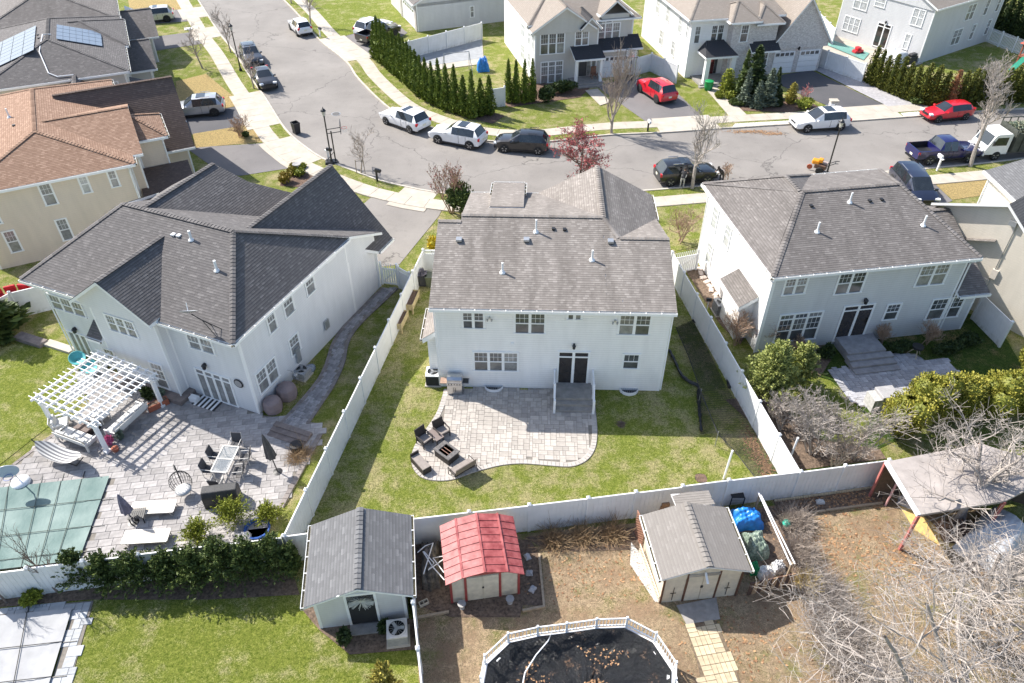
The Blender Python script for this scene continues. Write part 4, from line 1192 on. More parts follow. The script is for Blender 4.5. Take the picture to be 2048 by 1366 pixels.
def fence(label, pts, H=1.85, step=2.4, group=None, m=None, lattice=False, posts=(True, True), zs=None, name='privacy_fence'):
  """pts world 2d points of the fence line"""
  m = m or FENCEW
  p0 = Vector((pts[0][0], pts[0][1], 0))
  root = thing(name, label, 'fence', p0, 0, group)
  pv = [Vector((p[0], p[1], 0)) - p0 for p in pts]
  key = ('post', H, m.name)
  if key not in _pm:
    b = MB(); b.box(-.065, .065, -.065, .065, 0, H + .06); b.box(-.085, .085, -.085, .085, H + .06, H + .09)
    b.add([(-.085, -.085, H + .09), (.085, -.085, H + .09), (.085, .085, H + .09), (-.085, .085, H + .09), (0, 0, H + .17)], [(0, 1, 4), (1, 2, 4), (2, 3, 4), (3, 0, 4)])
    _pm[key] = b.mesh('post', m)
  for i in range(len(pv) - 1):
    a, b = pv[i], pv[i + 1]
    L = (b - a).length; n = max(1, int(round(L / step))); d = (b - a) / L; rz_ = math.atan2(d.y, d.x)
    l = L / n
    me = panel_mesh(l - .12, H, lattice).mesh('panel', m)
    for k in range(n):
      q = link('panel', me, root, a + d * (l * k + .06), rz_ + rnd.uniform(-.004, .004)); q.rotation_euler[0] = rnd.uniform(-.012, .012); q.location.z = rnd.uniform(-.015, .01)
      if k or i or posts[0]: link('post', _pm[key], root, a + d * (l * k), rz_)
  if posts[1]: link('post', _pm[key], root, pv[-1], math.atan2((pv[-1] - pv[-2]).y, (pv[-1] - pv[-2]).x))
  return root
def T(px_, py_, z=1.85): return P2(px_, py_, z)
A1, B1 = T(846, 500), T(567, 1073)
C1 = T(1602, 944)
fence('long white privacy fence between the grey house and the middle lawn', [A1, B1])
fence('white privacy fence along the back of the middle lawn, behind the sheds', [B1, T(816, 1039), T(1177, 997), T(1458, 961), C1], posts=(False, True))
fence('white privacy fence between the middle lawn and the blue grey house', [T(1345, 505), C1], posts=(True, False))
fence('white privacy fence running right behind the long soil bed to the carport', [C1, T(1779, 921)], posts=(False, True))
fence('white privacy fence along the lower pool patio, behind the evergreen shrubs', [T(-60, 1151), T(274, 1110), T(565, 1074)], posts=(True, False))
fence('white privacy fence between the grey shed and the red roofed shed', [T(816.6, 1043), T(826, 1205), T(846, 1400)], posts=(False, True))
fence('short white lattice-top fence beside the rubbish bins', [T(846, 500), T(880, 500)], lattice=True, posts=(False, True))
fence('white privacy fence panel beside the red furniture, far left', [T(-30, 613), T(18, 586), T(103, 566)])
fence('white privacy fence around the grey court, upper centre', [T(779, 92), T(963, 46)])
fence('short white fence at the end of the arborvitae row', [T(982, 178), T(1009, 174)], step=.9)
fence('white privacy fence between the double garage and the stone front house', [T(1275, 115), T(1304, 107), T(1356, 131)])
fence('white privacy fence beside the dark driveway, in front of the green pool cover', [T(1622, 90), T(1733, 128)])
fence('white privacy fence behind the grey corner house deck', [T(1640, 25), T(1672, 58)])
fence('white privacy fence between the blue grey and cream houses', [T(1967, 590), T(2024, 645)])
# gates
def gate(label, a, b, H=1.7, arch=True):
  a, b = Vector((a[0], a[1], 0)), Vector((b[0], b[1], 0))
  L = (b - a).length; d = (b - a) / L
  r_ = thing('gate', label, 'gate', a, math.atan2(d.y, d.x))
  n = int(L / .14)
  for i in range(n):
    t = (i + .5) / n
    z = H - .25 + (.25 * math.sin(math.pi * t) if arch else .2)
    MB().box(L * t - .06, L * t + .06, -.015, .015, .08, H - .45).build('plank', WHITE, r_)
    MB().box(L * t - .02, L * t + .02, -.012, .012, H - .45, z).build('picket', WHITE, r_)
  f = MB().beam((0, 0, H - .45), (L, 0, H - .45), .05, .1); f.beam((0, 0, .12), (L, 0, .12), .05, .1); f.beam((0, .03, .2), (L, .03, H - .5), .03, .08)
  f.box(-.06, .06, -.06, .06, 0, H + .05); f.box(L - .06, L + .06, -.06, .06, 0, H + .05)
  f.build('gate_frame', WHITE, r_)
gate('arched white gate at the front corner of the grey house', T(760, 527, 1.6), T(793, 531, 1.6))
fence('narrow white fence beside the arched gate', [T(795, 533, 1.7), T(818, 546, 1.7)], lattice=True, step=2, H=1.7)
gate('white gate with black hinges between the white and blue grey houses', T(1347, 503), T(1400, 493), arch=False)
# ------------------------------------------------------------------ vehicles
def paint(name, c, flake=0.0):
  return mat(name, c, 0.28, 0.04, 3.0, coat=0.8, metal=flake)
CARGLASS = mat('car glass', (0.02, 0.025, 0.03), 0.05, 0.2, 2.0, spec=0.9)
TYRE = mat('tyre rubber', (0.02, 0.02, 0.02), 0.85, 0.2)
ALLOY = mat('alloy rim', (0.50, 0.50, 0.51), 0.3, 0.08, metal=0.8)
DALLOY = mat('dark alloy rim', (0.06, 0.06, 0.065), 0.35, 0.08, metal=0.6)
TAIL = mat('red lamp lens', (0.55, 0.015, 0.02), 0.15, 0.1)
HEAD = mat('clear lamp lens', (0.72, 0.74, 0.76), 0.1, 0.1)
PLATE = mat('number plate', (0.72, 0.70, 0.55), 0.4, 0.1)
CHROME = mat('chrome', (0.7, 0.7, 0.7), 0.15, 0.05, metal=1.0)
_wheels = {}
def wheel_mesh(r, w, rim):
  k = (r, w, rim.name)
  if k not in _wheels:
    t = MB().lathe([(r * .66, -w / 2), (r * .95, -w / 2), (r, -w * .36), (r, w * .36), (r * .95, w / 2), (r * .66, w / 2)], 20, ax='y')
    q = MB().lathe([(r * .67, -w * .44), (r * .69, -w * .49), (r * .62, -w * .49), (r * .60, -w * .3)], 20, ax='y')
    q.lathe([(.001, -w * .44), (r * .17, -w * .46), (r * .18, -w * .3)], 10, ax='y')
    for i in range(5):
      a = 2 * math.pi * i / 5 + .3
      for d in (-.13, .13):
        q.beam((r * .1 * math.cos(a), -w * .42, r * .1 * math.sin(a)), (r * .66 * math.cos(a + d), -w * .44, r * .66 * math.sin(a + d)), r * .10, .03)
    b = MB().lathe([(.001, -w * .30), (r * .66, -w * .30), (r * .66, w * .3)], 20, ax='y')
    _wheels[k] = (t.mesh('tyre', TYRE, True), q.mesh('rim', rim), b.mesh('hub', BLACK))
  return _wheels[k]
def ring(st, W):
  x, zb, zs, zt, wb, wt, fl = st
  wb *= W / 2; wt *= W / 2
  if fl == 'd': h = [(0, zb), (.82 * wb, zb), (.97 * wb, zb + .1), (wb, (zb + zs) / 2), (.985 * wb, zs), (.90 * wb, zs + .015), (.86 * wb, zt), (0, zt)]
  else: h = [(0, zb), (.82 * wb, zb), (.97 * wb, zb + .1), (wb, (zb + zs) / 2 + .05), (.985 * wb, zs), (wt, max(zs, zt - .055) if fl == 'c' else zs + (zt - zs) * .55), (.78 * wt, zt - .01), (0, zt)]
  return [(x, y, z) for y, z in h] + [(x, -y, z) for y, z in h[-2:0:-1]]
def car(name, label, L, W, H, stations, col, front_px=None, rear_px=None, side='L', centre=None, axles=(.80, .185), wr=.35, rim=None, cat='car', group=None, rails=False, sunroof=False, glass_rows=None, clad=None, plate=True, bedm=None, spare=None, lightz=(.78, .95), roofm=None, zrear=None):
  rim = rim or ALLOY
  S = [((f - .5) * L, zb, zs, zt, wb, wt, fl) for f, zb, zs, zt, wb, wt, fl in stations]
  root = thing(name, label, cat, (0, 0, 0), 0, group)
  body, bed = MB(), MB()
  rg = [ring(s, W) for s in S]
  n = len(rg[0])
  glass = {'side_window': [], 'windshield': [], 'rear_window': []}
  for i in range(len(S) - 1):
    fa, fb = S[i][6], S[i + 1][6]
    for j in range(n):
      j2 = (j + 1) % n
      q = [rg[i][j], rg[i + 1][j], rg[i + 1][j2], rg[i][j2]]
      jj = j if j < 7 else n - 1 - j
      if fa == 'c' and fb == 'c' and jj == 4:
        tag_ = 'side_window'
        if glass_rows is None or i in glass_rows: glass[tag_].append(q); continue
      if jj in (5, 6) and fa == 'c' and fb == 'w': glass['windshield'].append(q); continue
      if jj in (5, 6) and fa == 'r' and fb == 'c': glass['rear_window'].append(q); continue
      if fa == 'd' and fb == 'd' and jj in (5, 6): bed.add(q, [(0, 1, 2, 3)]); continue
      body.add(q, [(0, 1, 2, 3)], 1 if (roofm and jj in (5, 6) and fa == 'c' and fb == 'c') else (2 if clad and jj <= 1 else 0))
  body.add(rg[0], [tuple(range(n))[::-1]]); body.add(rg[-1], [tuple(range(n))])
  # weld so the shading runs smooth over the panels
  me = body.mesh('body', [col, roofm or col, clad or col])
  import bmesh
  bm = bmesh.new(); bm.from_mesh(me); bmesh.ops.remove_doubles(bm, verts=bm.verts, dist=.0005); bmesh.ops.recalc_face_normals(bm, faces=bm.faces)
  for f_ in bm.faces: f_.smooth = True
  for e_ in bm.edges:
    if len(e_.link_faces) == 2 and e_.calc_face_angle(0) > .62: e_.smooth = False
  bm.to_mesh(me); bm.free()
  link('body', me, root)
  if bed.v: bed.build('bed', bedm or BLACK, root)
  for k, qs in glass.items():
    for sgn in ((1, -1) if k == 'side_window' else (0,)):
      sel = [q for q in qs if sgn == 0 or q[0][1] * sgn > 0]
      if k == 'side_window':
        for q in sel:
          m = MB(); c = sum((Vector(v) for v in q), Vector()) / 4
          m.add([Vector(v) for v in q], [(0, 1, 2, 3)]); m.build('side_window', CARGLASS, root)
      elif sel:
        m = MB()
        for q in sel: m.add(q, [(0, 1, 2, 3)])
        m.build(k, CARGLASS, root, smooth=True)
  for f in axles:
    for sg in (1, -1):
      t, q, b = wheel_mesh(wr, .24, rim)
      y = sg * (W / 2 - .085)
      x = (f - .5) * L
      w_ = link('wheel', t, root, (x, y, wr), 0 if sg < 0 else math.pi)
      link('rim', q, w_); link('hub', b, w_)
      MB().lathe([(wr + .06, 0), (wr + .06, .012)], 22, (x, sg * (W / 2 + .002) - .006, wr + .02), ax='y').build('wheel_arch', clad or BLACK, root)
  zl, zt_ = lightz
  xf, xr = L / 2, -L / 2
  wl = W / 2
  for sg in (1, -1):
    MB().cbox(xf - .17, sg * (wl - .26), zl, .28, .34, .13, -sg * .35).build('headlight', HEAD, root)
    MB().cbox(xr + .10, sg * (wl - .17), zt_, .16, .26, .22, sg * .25).build('taillight', TAIL, root)
    fx = [s for s in S if s[6] == 'w']
    mx = (fx[0][0] if fx else .2 * L) - .22
    MB().cbox(mx, sg * (wl + .07), S[[s[6] for s in S].index('w')][2] + .06, .12, .2, .14).build('mirror', col, root)
  bz = S[[s[6] for s in S].index('w')][2]
  for sg in (1, -1):
    cx = [s[0] for s in S if s[6] == 'c']
    for f in (.30, .62): x = cx[0] + (cx[-1] - cx[0]) * f + .12; MB().box(x - .012, x + .012, sg * wl - .012, sg * wl + .004, .42, bz - .03).build('door_gap', BLACK, root); MB().box(x - .30, x - .10, sg * wl - .01, sg * wl + .022, bz - .17, bz - .13).build('door_handle', col, root)
    MB().box(-L * .24, L * .24, sg * wl - .04, sg * wl + .008, .26, .36).build('sill', BLACK, root)
  MB().box(xf - .12, xf + .005, -W * .36, W * .36, .30, .42).build('lower_grille', BLACK, root); MB().box(xr - .005, xr + .12, -W * .38, W * .38, .34, .46).build('bumper_trim', BLACK, root)
  MB().cbox(xf - .03, 0, zl - .08, .06, W * .42, .2).build('grille', BLACK, root)
  if plate: MB().cbox(xr - .005, 0, (zrear or zl) - .02, .03, .34, .16).build('plate', PLATE, root)
  cs = [s for s in S if s[6] == 'c']
  zt0 = max(s[3] for s in cs)
  if rails:
    r_ = MB()
    for sg in (1, -1): r_.beam((cs[1][0], sg * cs[1][5] * W / 2 * .92, zt0 + .05), (cs[-2][0], sg * cs[-2][5] * W / 2 * .92, zt0 + .04), .04, .04)
    r_.build('roof_rail', BLACK if rails == 2 else CHROME, root)
  if sunroof:
    xs = [s[0] for s in cs]; xa = xs[-1] - (xs[-1] - xs[0]) * .18; xb = xs[-1] - (xs[-1] - xs[0]) * (.55 if sunroof == 2 else .42)
    MB().box(xb, xa, -W * .27, W * .27, zt0 - .06, zt0 + .012).build('sunroof', CARGLASS, root)
  if front_px:
    a, b = P(*front_px), P(*rear_px)
    d = (a - b); hd = math.atan2(d.y, d.x)
    nL = Vector((-math.sin(hd), math.cos(hd), 0)) * (1 if side == 'R' else -1)
    mid = (a + b) / 2 + nL * (W / 2 - .02)
    fwd = Vector((math.cos(hd), math.sin(hd), 0))
    mid -= fwd * (((axles[0] + axles[1]) / 2 - .5) * L)
    root.location = (mid.x, mid.y, .006); root.rotation_euler = (0, 0, hd)
    # z offset settles tyres on the road
    mid.z = 0
  else:
    a, b = P(*centre[0]), P(*centre[1])
    d = b - a; root.location = (a.x, a.y, .02); root.rotation_euler = (0, 0, math.atan2(d.y, d.x))
  return root
def SUV(H=1.72, hh=1.08, bh=1.08, upr=.11, slope=.70, rf=.53):
  return [(0, .42, .78, .82, .88, .70, 'b'), (.015, .34, .98, 1.02, .95, .80, 'b'), (.035, .30, bh - .02, bh + .03, .975, .82, 'r'), (upr, .28, bh, H - .05, .99, .70, 'c'), (upr + .10, .27, bh, H, 1, .72, 'c'), (upr + .115, .27, bh, H, 1, .72, 'c'),
      (.365, .26, bh - .01, H + .01, 1, .74, 'c'), (.38, .26, bh - .01, H + .01, 1, .74, 'c'), (rf, .26, bh - .02, H - .03, 1, .72, 'c'), (slope - .01, .26, bh - .03, hh + .10, 1, .80, 'w'), (slope + .02, .26, bh - .05, hh + .05, .99, .80, 'b'), (.86, .28, bh - .11, hh - .02, .97, .78, 'b'), (.95, .30, bh - .22, hh - .12, .93, .72, 'b'), (.985, .34, .72, .80, .86, .66, 'b'), (1.0, .40, .62, .66, .80, .6, 'b')]
def SEDAN(H=1.46):
  return [(0, .40, .74, .78, .86, .66, 'b'), (.02, .30, .90, .96, .93, .74, 'b'), (.10, .26, .95, 1.03, .97, .78, 'b'), (.12, .26, .96, 1.04, .98, .78, 'r'), (.25, .24, .95, H - .04, 1, .66, 'c'), (.34, .24, .95, H, 1, .68, 'c'), (.355, .24, .95, H, 1, .68, 'c'), (.52, .24, .93, H - .03, 1, .68, 'c'), (.69, .24, .92, 1.0, .99, .78, 'w'), (.71, .24, .90, .97, .99, .78, 'b'), (.86, .26, .84, .90, .96, .76, 'b'), (.96, .30, .70, .78, .90, .68, 'b'), (1, .38, .58, .62, .80, .6, 'b')]
def WAGON(H=1.47):
  return [(0, .40, .74, .78, .88, .68, 'b'), (.02, .30, .92, .97, .95, .78, 'r'), (.10, .26, .96, H - .06, .98, .64, 'c'), (.20, .25, .95, H, 1, .66, 'c'), (.215, .25, .95, H, 1, .66, 'c'), (.36, .24, .94, H + .01, 1, .68, 'c'), (.375, .24, .94, H + .01, 1, .68, 'c'), (.53, .24, .92, H - .03, 1, .67, 'c'), (.70, .24, .90, .99, .99, .78, 'w'), (.72, .24, .88, .95, .99, .78, 'b'), (.87, .26, .80, .86, .96, .76, 'b'), (.96, .30, .66, .74, .90, .68, 'b'), (1, .38, .56, .60, .78, .6, 'b')]
def PICKUP(H=1.92):
  return [(0, .55, 1.22, 1.26, .95, .88, 'b'), (.015, .50, 1.24, 1.27, .97, .9, 'b'), (.017, .50, 1.24, .82, .97, .9, 'd'), (.31, .46, 1.24, .82, .99, .9, 'd'), (.313, .46, 1.22, 1.27, 1, .88, 'b'), (.325, .46, 1.20, 1.28, 1, .84, 'r'), (.37, .45, 1.18, H - .04, 1, .70, 'c'), (.46, .45, 1.18, H, 1, .72, 'c'), (.475, .45, 1.18, H, 1, .72, 'c'), (.57, .45, 1.17, H - .02, 1, .72, 'c'), (.69, .45, 1.16, 1.24, 1, .80, 'w'), (.71, .45, 1.12, 1.20, 1, .80, 'b'), (.90, .46, 1.02, 1.12, .98, .78, 'b'), (.98, .48, .92, .98, .94, .74, 'b'), (1, .52, .82, .86, .86, .7, 'b')]
PW = paint('white car paint', (.78, .78, .78)); PB = paint('black car paint', (.012, .012, .014)); PR = paint('red car paint', (.55, .012, .025)); PS = paint('silver car paint', (.44, .45, .47), .5)
PBL = paint('deep blue car paint', (.010, .011, .085), .1); PG = paint('dark grey car paint', (.045, .05, .06), .3); PSW = paint('champagne silver car paint', (.60, .60, .58), .3); PN = paint('navy car paint', (.018, .024, .05), .2)
car('parked_suv', 'white luxury SUV with dark sunroof parked at the curve, nearest the arborvitae', 4.88, 2.0, 1.74, SUV(1.72), PW, (776, 251), (816, 266), 'L', sunroof=1, rails=1)
car('parked_suv', 'white SUV with black roof glass parked between a white and a black SUV', 4.92, 1.98, 1.80, SUV(1.76, 1.12, 1.14), PW, (880, 288.5), (935, 299), 'L', sunroof=2, rails=2, clad=BLACK, wr=.38)
car('parked_suv', 'black crossover parked at the far kerb beside the red budding tree', 4.65, 1.84, 1.7, SUV(1.68), PB, (1013, 306), (1071, 310), 'L', rails=2)
car('parked_suv', 'white SUV with long dark sunroof parked before the stone front house', 5.05, 1.98, 1.74, SUV(1.72, 1.05, 1.08), PW, (1616, 266), (1676, 262), 'L', sunroof=2, rails=1, wr=.38)
car('parked_wagon', 'red station wagon parked at the far kerb by the hedge', 4.62, 1.78, 1.47, WAGON(), PR, (1878.5, 246), (1925, 241), 'L', wr=.32)
car('pickup_truck', 'deep blue pickup truck with open bed parked at the near kerb', 5.85, 2.02, 1.95, PICKUP(1.92), PBL, (1932, 326), (1858.5, 331), 'R', axles=(.80, .20), wr=.41, glass_rows=(6, 8), lightz=(.95, 1.08), zrear=.72, cat='pickup')
car('parked_suv', 'black SUV parked at the near kerb with a person beside it', 4.85, 1.94, 1.72, SUV(1.70), PB, (1408, 368), (1345, 373), 'R', sunroof=1, rails=1, wr=.38)
car('parked_suv', 'red SUV standing on the asphalt driveway before the double garage', 4.83, 1.92, 1.82, SUV(1.80, 1.15, 1.15), PR, (1280, 186), (1310, 206), 'L', rails=2, wr=.40, rim=DALLOY, clad=BLACK)
car('parked_suv', 'champagne silver SUV on a driveway at the top left', 4.9, 1.93, 1.7, SUV(1.68), PSW, (287.5, 49), (331, 45), 'L', sunroof=1, wr=.38, rim=DALLOY)
car('parked_suv', 'silver SUV with pale roof on the driveway beside the brown roofed house', 5.05, 1.98, 1.75, SUV(1.73), PS, (369, 239), (422.5, 234), 'L', rails=1, sunroof=2, wr=.38, rim=DALLOY)
car('parked_suv', 'dark grey SUV parked behind a black sedan on the left kerb', 4.7, 1.9, 1.7, SUV(1.68), PG, centre=((505, 124), (516, 143)), sunroof=1, rails=2, wr=.37)
car('parked_sedan', 'black sedan facing the camera at the left kerb by the bare tree', 4.6, 1.82, 1.46, SEDAN(), PB, centre=((531, 168), (544, 190)), wr=.33)
car('parked_crossover', 'small white crossover seen from behind at the far kerb, upper street', 4.4, 1.8, 1.62, SUV(1.60, 1.02, 1.04), PW, (581, 60), (594, 72.5), 'L', wr=.34, roofm=PW)
car('pickup_truck', 'black pickup truck on the short driveway behind the tall arborvitae', 5.7, 2.02, 1.95, PICKUP(1.94), PB, (803, 70), (739, 95), 'R', axles=(.80, .20), wr=.42, glass_rows=(6, 8), rim=DALLOY, lightz=(.95, 1.08), zrear=.72, cat='pickup', bedm=PB)
car('parked_suv', 'white SUV half hidden behind the black pickup truck', 4.9, 1.95, 1.78, SUV(1.76), PW, centre=((748, 66), (790, 50)), rails=1)
car('parked_minivan', 'dark navy minivan on the driveway behind the blue grey house roof', 5.1, 1.98, 1.74, [(0, .42, .78, .82, .88, .70, 'b'), (.015, .34, .98, 1.02, .95, .80, 'b'), (.03, .30, 1.02, 1.06, .975, .82, 'r'), (.08, .28, 1.04, 1.68, .99, .72, 'c'), (.20, .27, 1.04, 1.74, 1, .74, 'c'), (.215, .27, 1.04, 1.74, 1, .74, 'c'), (.42, .26, 1.02, 1.74, 1, .75, 'c'), (.435, .26, 1.02, 1.74, 1, .75, 'c'), (.60, .26, 1.0, 1.68, 1, .74, 'c'), (.80, .26, .96, 1.08, 1, .80, 'w'), (.82, .26, .94, 1.04, .99, .8, 'b'), (.95, .30, .80, .88, .93, .72, 'b'), (1.0, .40, .62, .66, .80, .6, 'b')], PN, centre=((1822, 387), (1848, 417)), rails=1)
# white cab-over landscaping truck
a, b = P(1987, 321), P(2046, 318)
hd = math.atan2((a - b).y, (a - b).x)
nl = Vector((-math.sin(hd), math.cos(hd), 0))
t = thing('landscaping_truck', 'white cab-over truck with high dark box heaped with green debris', 'truck', ((a - nl * .98).x, (a - nl * .98).y, .006), hd)
c = MB()
prof = [(1.05, .55), (1.15, .95), (1.02, 1.25), (.62, 2.15), (.45, 2.25), (-.75, 2.28), (-.85, 2.2), (-.85, .55)]
vs = [(x, y, z) for y in (-.98, .98) for x, z in prof]
k = len(prof)
c.add(vs, [tuple(range(k)), tuple(range(2 * k - 1, k - 1, -1))] + [(i, i + k, (i + 1) % k + k, (i + 1) % k) for i in range(k)])
c.build('cab', paint('truck white', (.76, .76, .75)), t)
MB().add([(1.0, -.86, 1.32), (1.0, .86, 1.32), (.66, .80, 2.10), (.66, -.80, 2.10)], [(0, 1, 2, 3)]).build('windshield', CARGLASS, t)
bpy.data.objects[t.children[-1].name].location = (.03, 0, .015)
for sg in (1, -1):
  MB().add([(.72, sg * .99, 1.3), (-.55, sg * .99, 1.3), (-.55, sg * .985, 2.0), (.42, sg * .985, 2.0)], [(0, 1, 2, 3)]).build('side_window', CARGLASS, t)
  MB().cbox(1.12, sg * .72, .82, .1, .3, .18).build('headlight', HEAD, t); MB().cbox(1.02, sg * .93, .86, .12, .08, .16).build('indicator', mat('amber lens', (.8, .3, .02), .2, .05), t)
  MB().cbox(.75, sg * 1.15, 1.6, .06, .14, .35).build('mirror', BLACK, t)
MB().box(-6.6, 1.0, -.45, .45, .45, .62).build('chassis', BLACK, t)
MB().cbox(1.12, 0, .55, .14, 1.9, .22).build('bumper', WHITE, t)
bx_ = MB(); DB = mat('dark green box steel', (.055, .06, .05), .6, .4, 3.0)
for sg in (1, -1): bx_.box(-6.5, -1.0, sg * 1.08 - .03, sg * 1.08 + .03, .75, 2.35)
bx_.box(-1.06, -1.0, -1.05, 1.05, .75, 2.6); bx_.box(-6.5, -1.0, -1.08, 1.08, .70, .78); bx_.build('box', DB, t)
for i in range(9):
  for sg in (1, -1): MB().box(-1.1 - .66 * i, -1.04 - .66 * i, sg * 1.14 - .04, sg * 1.14 + .04, .75, 2.8).build('stake', DB, t)
for sg in (1, -1): MB().beam((-6.5, sg * 1.14, 2.8), (-1.0, sg * 1.14, 2.8), .05, .07).build('top_rail', DB, t)
for f in (0.0, -4.6):
  for sg in (1, -1):
    tt, q, bb = wheel_mesh(.40, .26, ALLOY); w_ = link('wheel', tt, t, (f, sg * .86, .40), 0 if sg < 0 else math.pi); link('rim', q, w_); link('hub', bb, w_)
r_ = np.random.RandomState(5)
V = []; F = []; S_ = []
for i in range(2600):
  x, y = r_.uniform(-6.4, -1.1), r_.uniform(-1.0, 1.0); z = 2.25 + .55 * (1 - (y / 1.05) ** 2) * r_.uniform(.5, 1.0)
  d = r_.normal(size=3); d /= np.linalg.norm(d); e = np.cross(d, r_.normal(size=3)); e /= np.linalg.norm(e)
  s = r_.uniform(.05, .16); p = np.array([x, y, z])
  b0 = len(V); V += [p - d * s * 1.5, p + e * s * .4, p + d * s * 1.5, p - e * s * .4]; F.append((b0, b0 + 1, b0 + 2, b0 + 3)); S_ += [1.0 * (x < -3.4) + r_.rand() * .3] * 4
tag(link('debris', fastmesh('debris', np.array(V), np.array(F), leaf_mat('green waste', (.20, .27, .20), (.42, .27, .15)), S_), t), kind='stuff')
# ------------------------------------------------------------------ plants
def quads(C, D, E_, L, Wd):
  """leaf quads: centres, long axis, short axis, half length, half width"""
  V = np.empty((len(C), 4, 3)); L = np.asarray(L)[:, None]; Wd = np.asarray(Wd)[:, None]
  V[:, 0] = C - D * L; V[:, 1] = C + E_ * Wd; V[:, 2] = C + D * L; V[:, 3] = C - E_ * Wd
  return V.reshape(-1, 3), np.arange(len(C) * 4).reshape(-1, 4)
def unit(a): return a / (np.linalg.norm(a, axis=1, keepdims=True) + 1e-9)
def cone_crown(seed, n=1100, H=4.2, Rr=.55, tip=.75, z0=.15, size=.14, up=.8, lump=.18):
  r = np.random.RandomState(seed)
  t = r.rand(n) ** 1.25
  a = r.rand(n) * 2 * np.pi
  prof = (1 - t) ** tip * np.minimum(1, .72 + t * 2.2)
  lobes = 1 + lump * np.sin(a * 3 + t * 9 + seed) + lump * .7 * np.sin(a * 7 - t * 17)
  rad = Rr * prof * lobes * r.uniform(.72, 1.06, n) + .02
  C = np.stack([rad * np.cos(a), rad * np.sin(a), z0 + t * (H - z0)], 1)
  out = np.stack([np.cos(a), np.sin(a), np.zeros(n)], 1)
  D = unit(out * r.uniform(.2, 1.0, n)[:, None] + np.array([0, 0, up]) + r.normal(size=(n, 3)) * .35)
  E_ = unit(np.cross(D, r.normal(size=(n, 3))))
  L = size * r.uniform(.6, 1.25, n) * (1 - .45 * t)
  V, F = quads(C, D, E_, L, L * r.uniform(.35, .6, n))
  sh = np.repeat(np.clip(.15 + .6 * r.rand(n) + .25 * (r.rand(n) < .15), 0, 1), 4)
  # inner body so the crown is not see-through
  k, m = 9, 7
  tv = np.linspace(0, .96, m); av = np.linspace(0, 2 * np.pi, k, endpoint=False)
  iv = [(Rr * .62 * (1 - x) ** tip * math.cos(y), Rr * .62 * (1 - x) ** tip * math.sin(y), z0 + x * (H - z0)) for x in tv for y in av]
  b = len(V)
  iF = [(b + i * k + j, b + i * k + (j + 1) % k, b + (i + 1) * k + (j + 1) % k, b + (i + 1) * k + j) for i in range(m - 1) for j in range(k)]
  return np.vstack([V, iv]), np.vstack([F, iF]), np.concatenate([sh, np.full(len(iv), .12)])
def bush_crown(seed, n=900, rx=.6, ry=.6, rz=.5, size=.10, up=.3, lobes=5, flat=.0, core=.66):
  r = np.random.RandomState(seed)
  cs = [np.zeros(3)] + [np.array([r.uniform(-.45, .45), r.uniform(-.45, .45), r.uniform(-.25, .45)]) for _ in range(lobes)]
  cs = np.array(cs); rs = np.array([.78] + [r.uniform(.35, .6) for _ in range(lobes)])
  w = rs ** 2 / (rs ** 2).sum()
  i = r.choice(len(cs), n, p=w)
  d = unit(r.normal(size=(n, 3)))
  C0 = cs[i] + d * (rs[i] * r.uniform(.75, 1.05, n))[:, None]
  keep = C0[:, 2] > -.85
  C0, d, i = C0[keep], d[keep], i[keep]; n = len(C0)
  sc = np.array([rx, ry, rz])
  C = C0 * sc + np.array([0, 0, rz * .9])
  D = unit(d * .8 + np.array([0, 0, up]) + r.normal(size=(n, 3)) * .5)
  E_ = unit(np.cross(D, r.normal(size=(n, 3))))
  L = size * r.uniform(.6, 1.3, n)
  V, F = quads(C, D, E_, L, L * r.uniform(.4, .65, n))
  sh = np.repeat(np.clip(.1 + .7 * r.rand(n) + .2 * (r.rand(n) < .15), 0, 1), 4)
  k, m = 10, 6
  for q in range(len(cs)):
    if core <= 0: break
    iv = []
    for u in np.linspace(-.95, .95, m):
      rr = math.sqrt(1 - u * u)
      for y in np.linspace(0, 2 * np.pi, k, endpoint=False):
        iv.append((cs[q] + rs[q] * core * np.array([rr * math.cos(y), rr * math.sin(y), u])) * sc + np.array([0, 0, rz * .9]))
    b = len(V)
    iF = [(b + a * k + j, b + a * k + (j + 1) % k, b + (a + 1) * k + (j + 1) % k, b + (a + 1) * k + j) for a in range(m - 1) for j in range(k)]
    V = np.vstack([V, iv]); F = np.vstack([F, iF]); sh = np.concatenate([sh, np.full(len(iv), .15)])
  V[:, 2] = np.maximum(V[:, 2], .01)
  return V, F, sh
def segs_mesh(name, S, mats):
  """S: array of (p0, p1, r0, r1) segments -> thin tubes"""
  S = np.asarray(S, float)
  out = []
  Vs, Fs, b = [], [], 0
  for lo, hi, k in ((0.0, .02, 3), (.02, .05, 4), (.05, 9, 7)):
    Q = S[(S[:, 6] >= lo) & (S[:, 6] < hi)]
    if not len(Q): continue
    p0, p1, r0, r1 = Q[:, 0:3], Q[:, 3:6], Q[:, 6:7], Q[:, 7:8]
    d = unit(p1 - p0)
    ref = np.where(np.abs(d[:, 2:3]) < .9, np.array([[0, 0, 1.0]]), np.array([[1.0, 0, 0]]))
    x = unit(np.cross(d, ref)); y = np.cross(d, x)
    V = np.empty((len(Q), 2 * k, 3))
    for j in range(k):
      a = 2 * np.pi * j / k
      o = x * math.cos(a) + y * math.sin(a)
      V[:, j] = p0 + o * r0; V[:, k + j] = p1 + o * r1
    base = (np.arange(len(Q)) * 2 * k)[:, None] + b
    for j in range(k):
      j2 = (j + 1) % k
      Fs.append(np.hstack([base + j, base + j2, base + k + j2, base + k + j]))
    Vs.append(V.reshape(-1, 3)); b += len(Q) * 2 * k
  return fastmesh(name, np.vstack(Vs), np.vstack(Fs), mats)
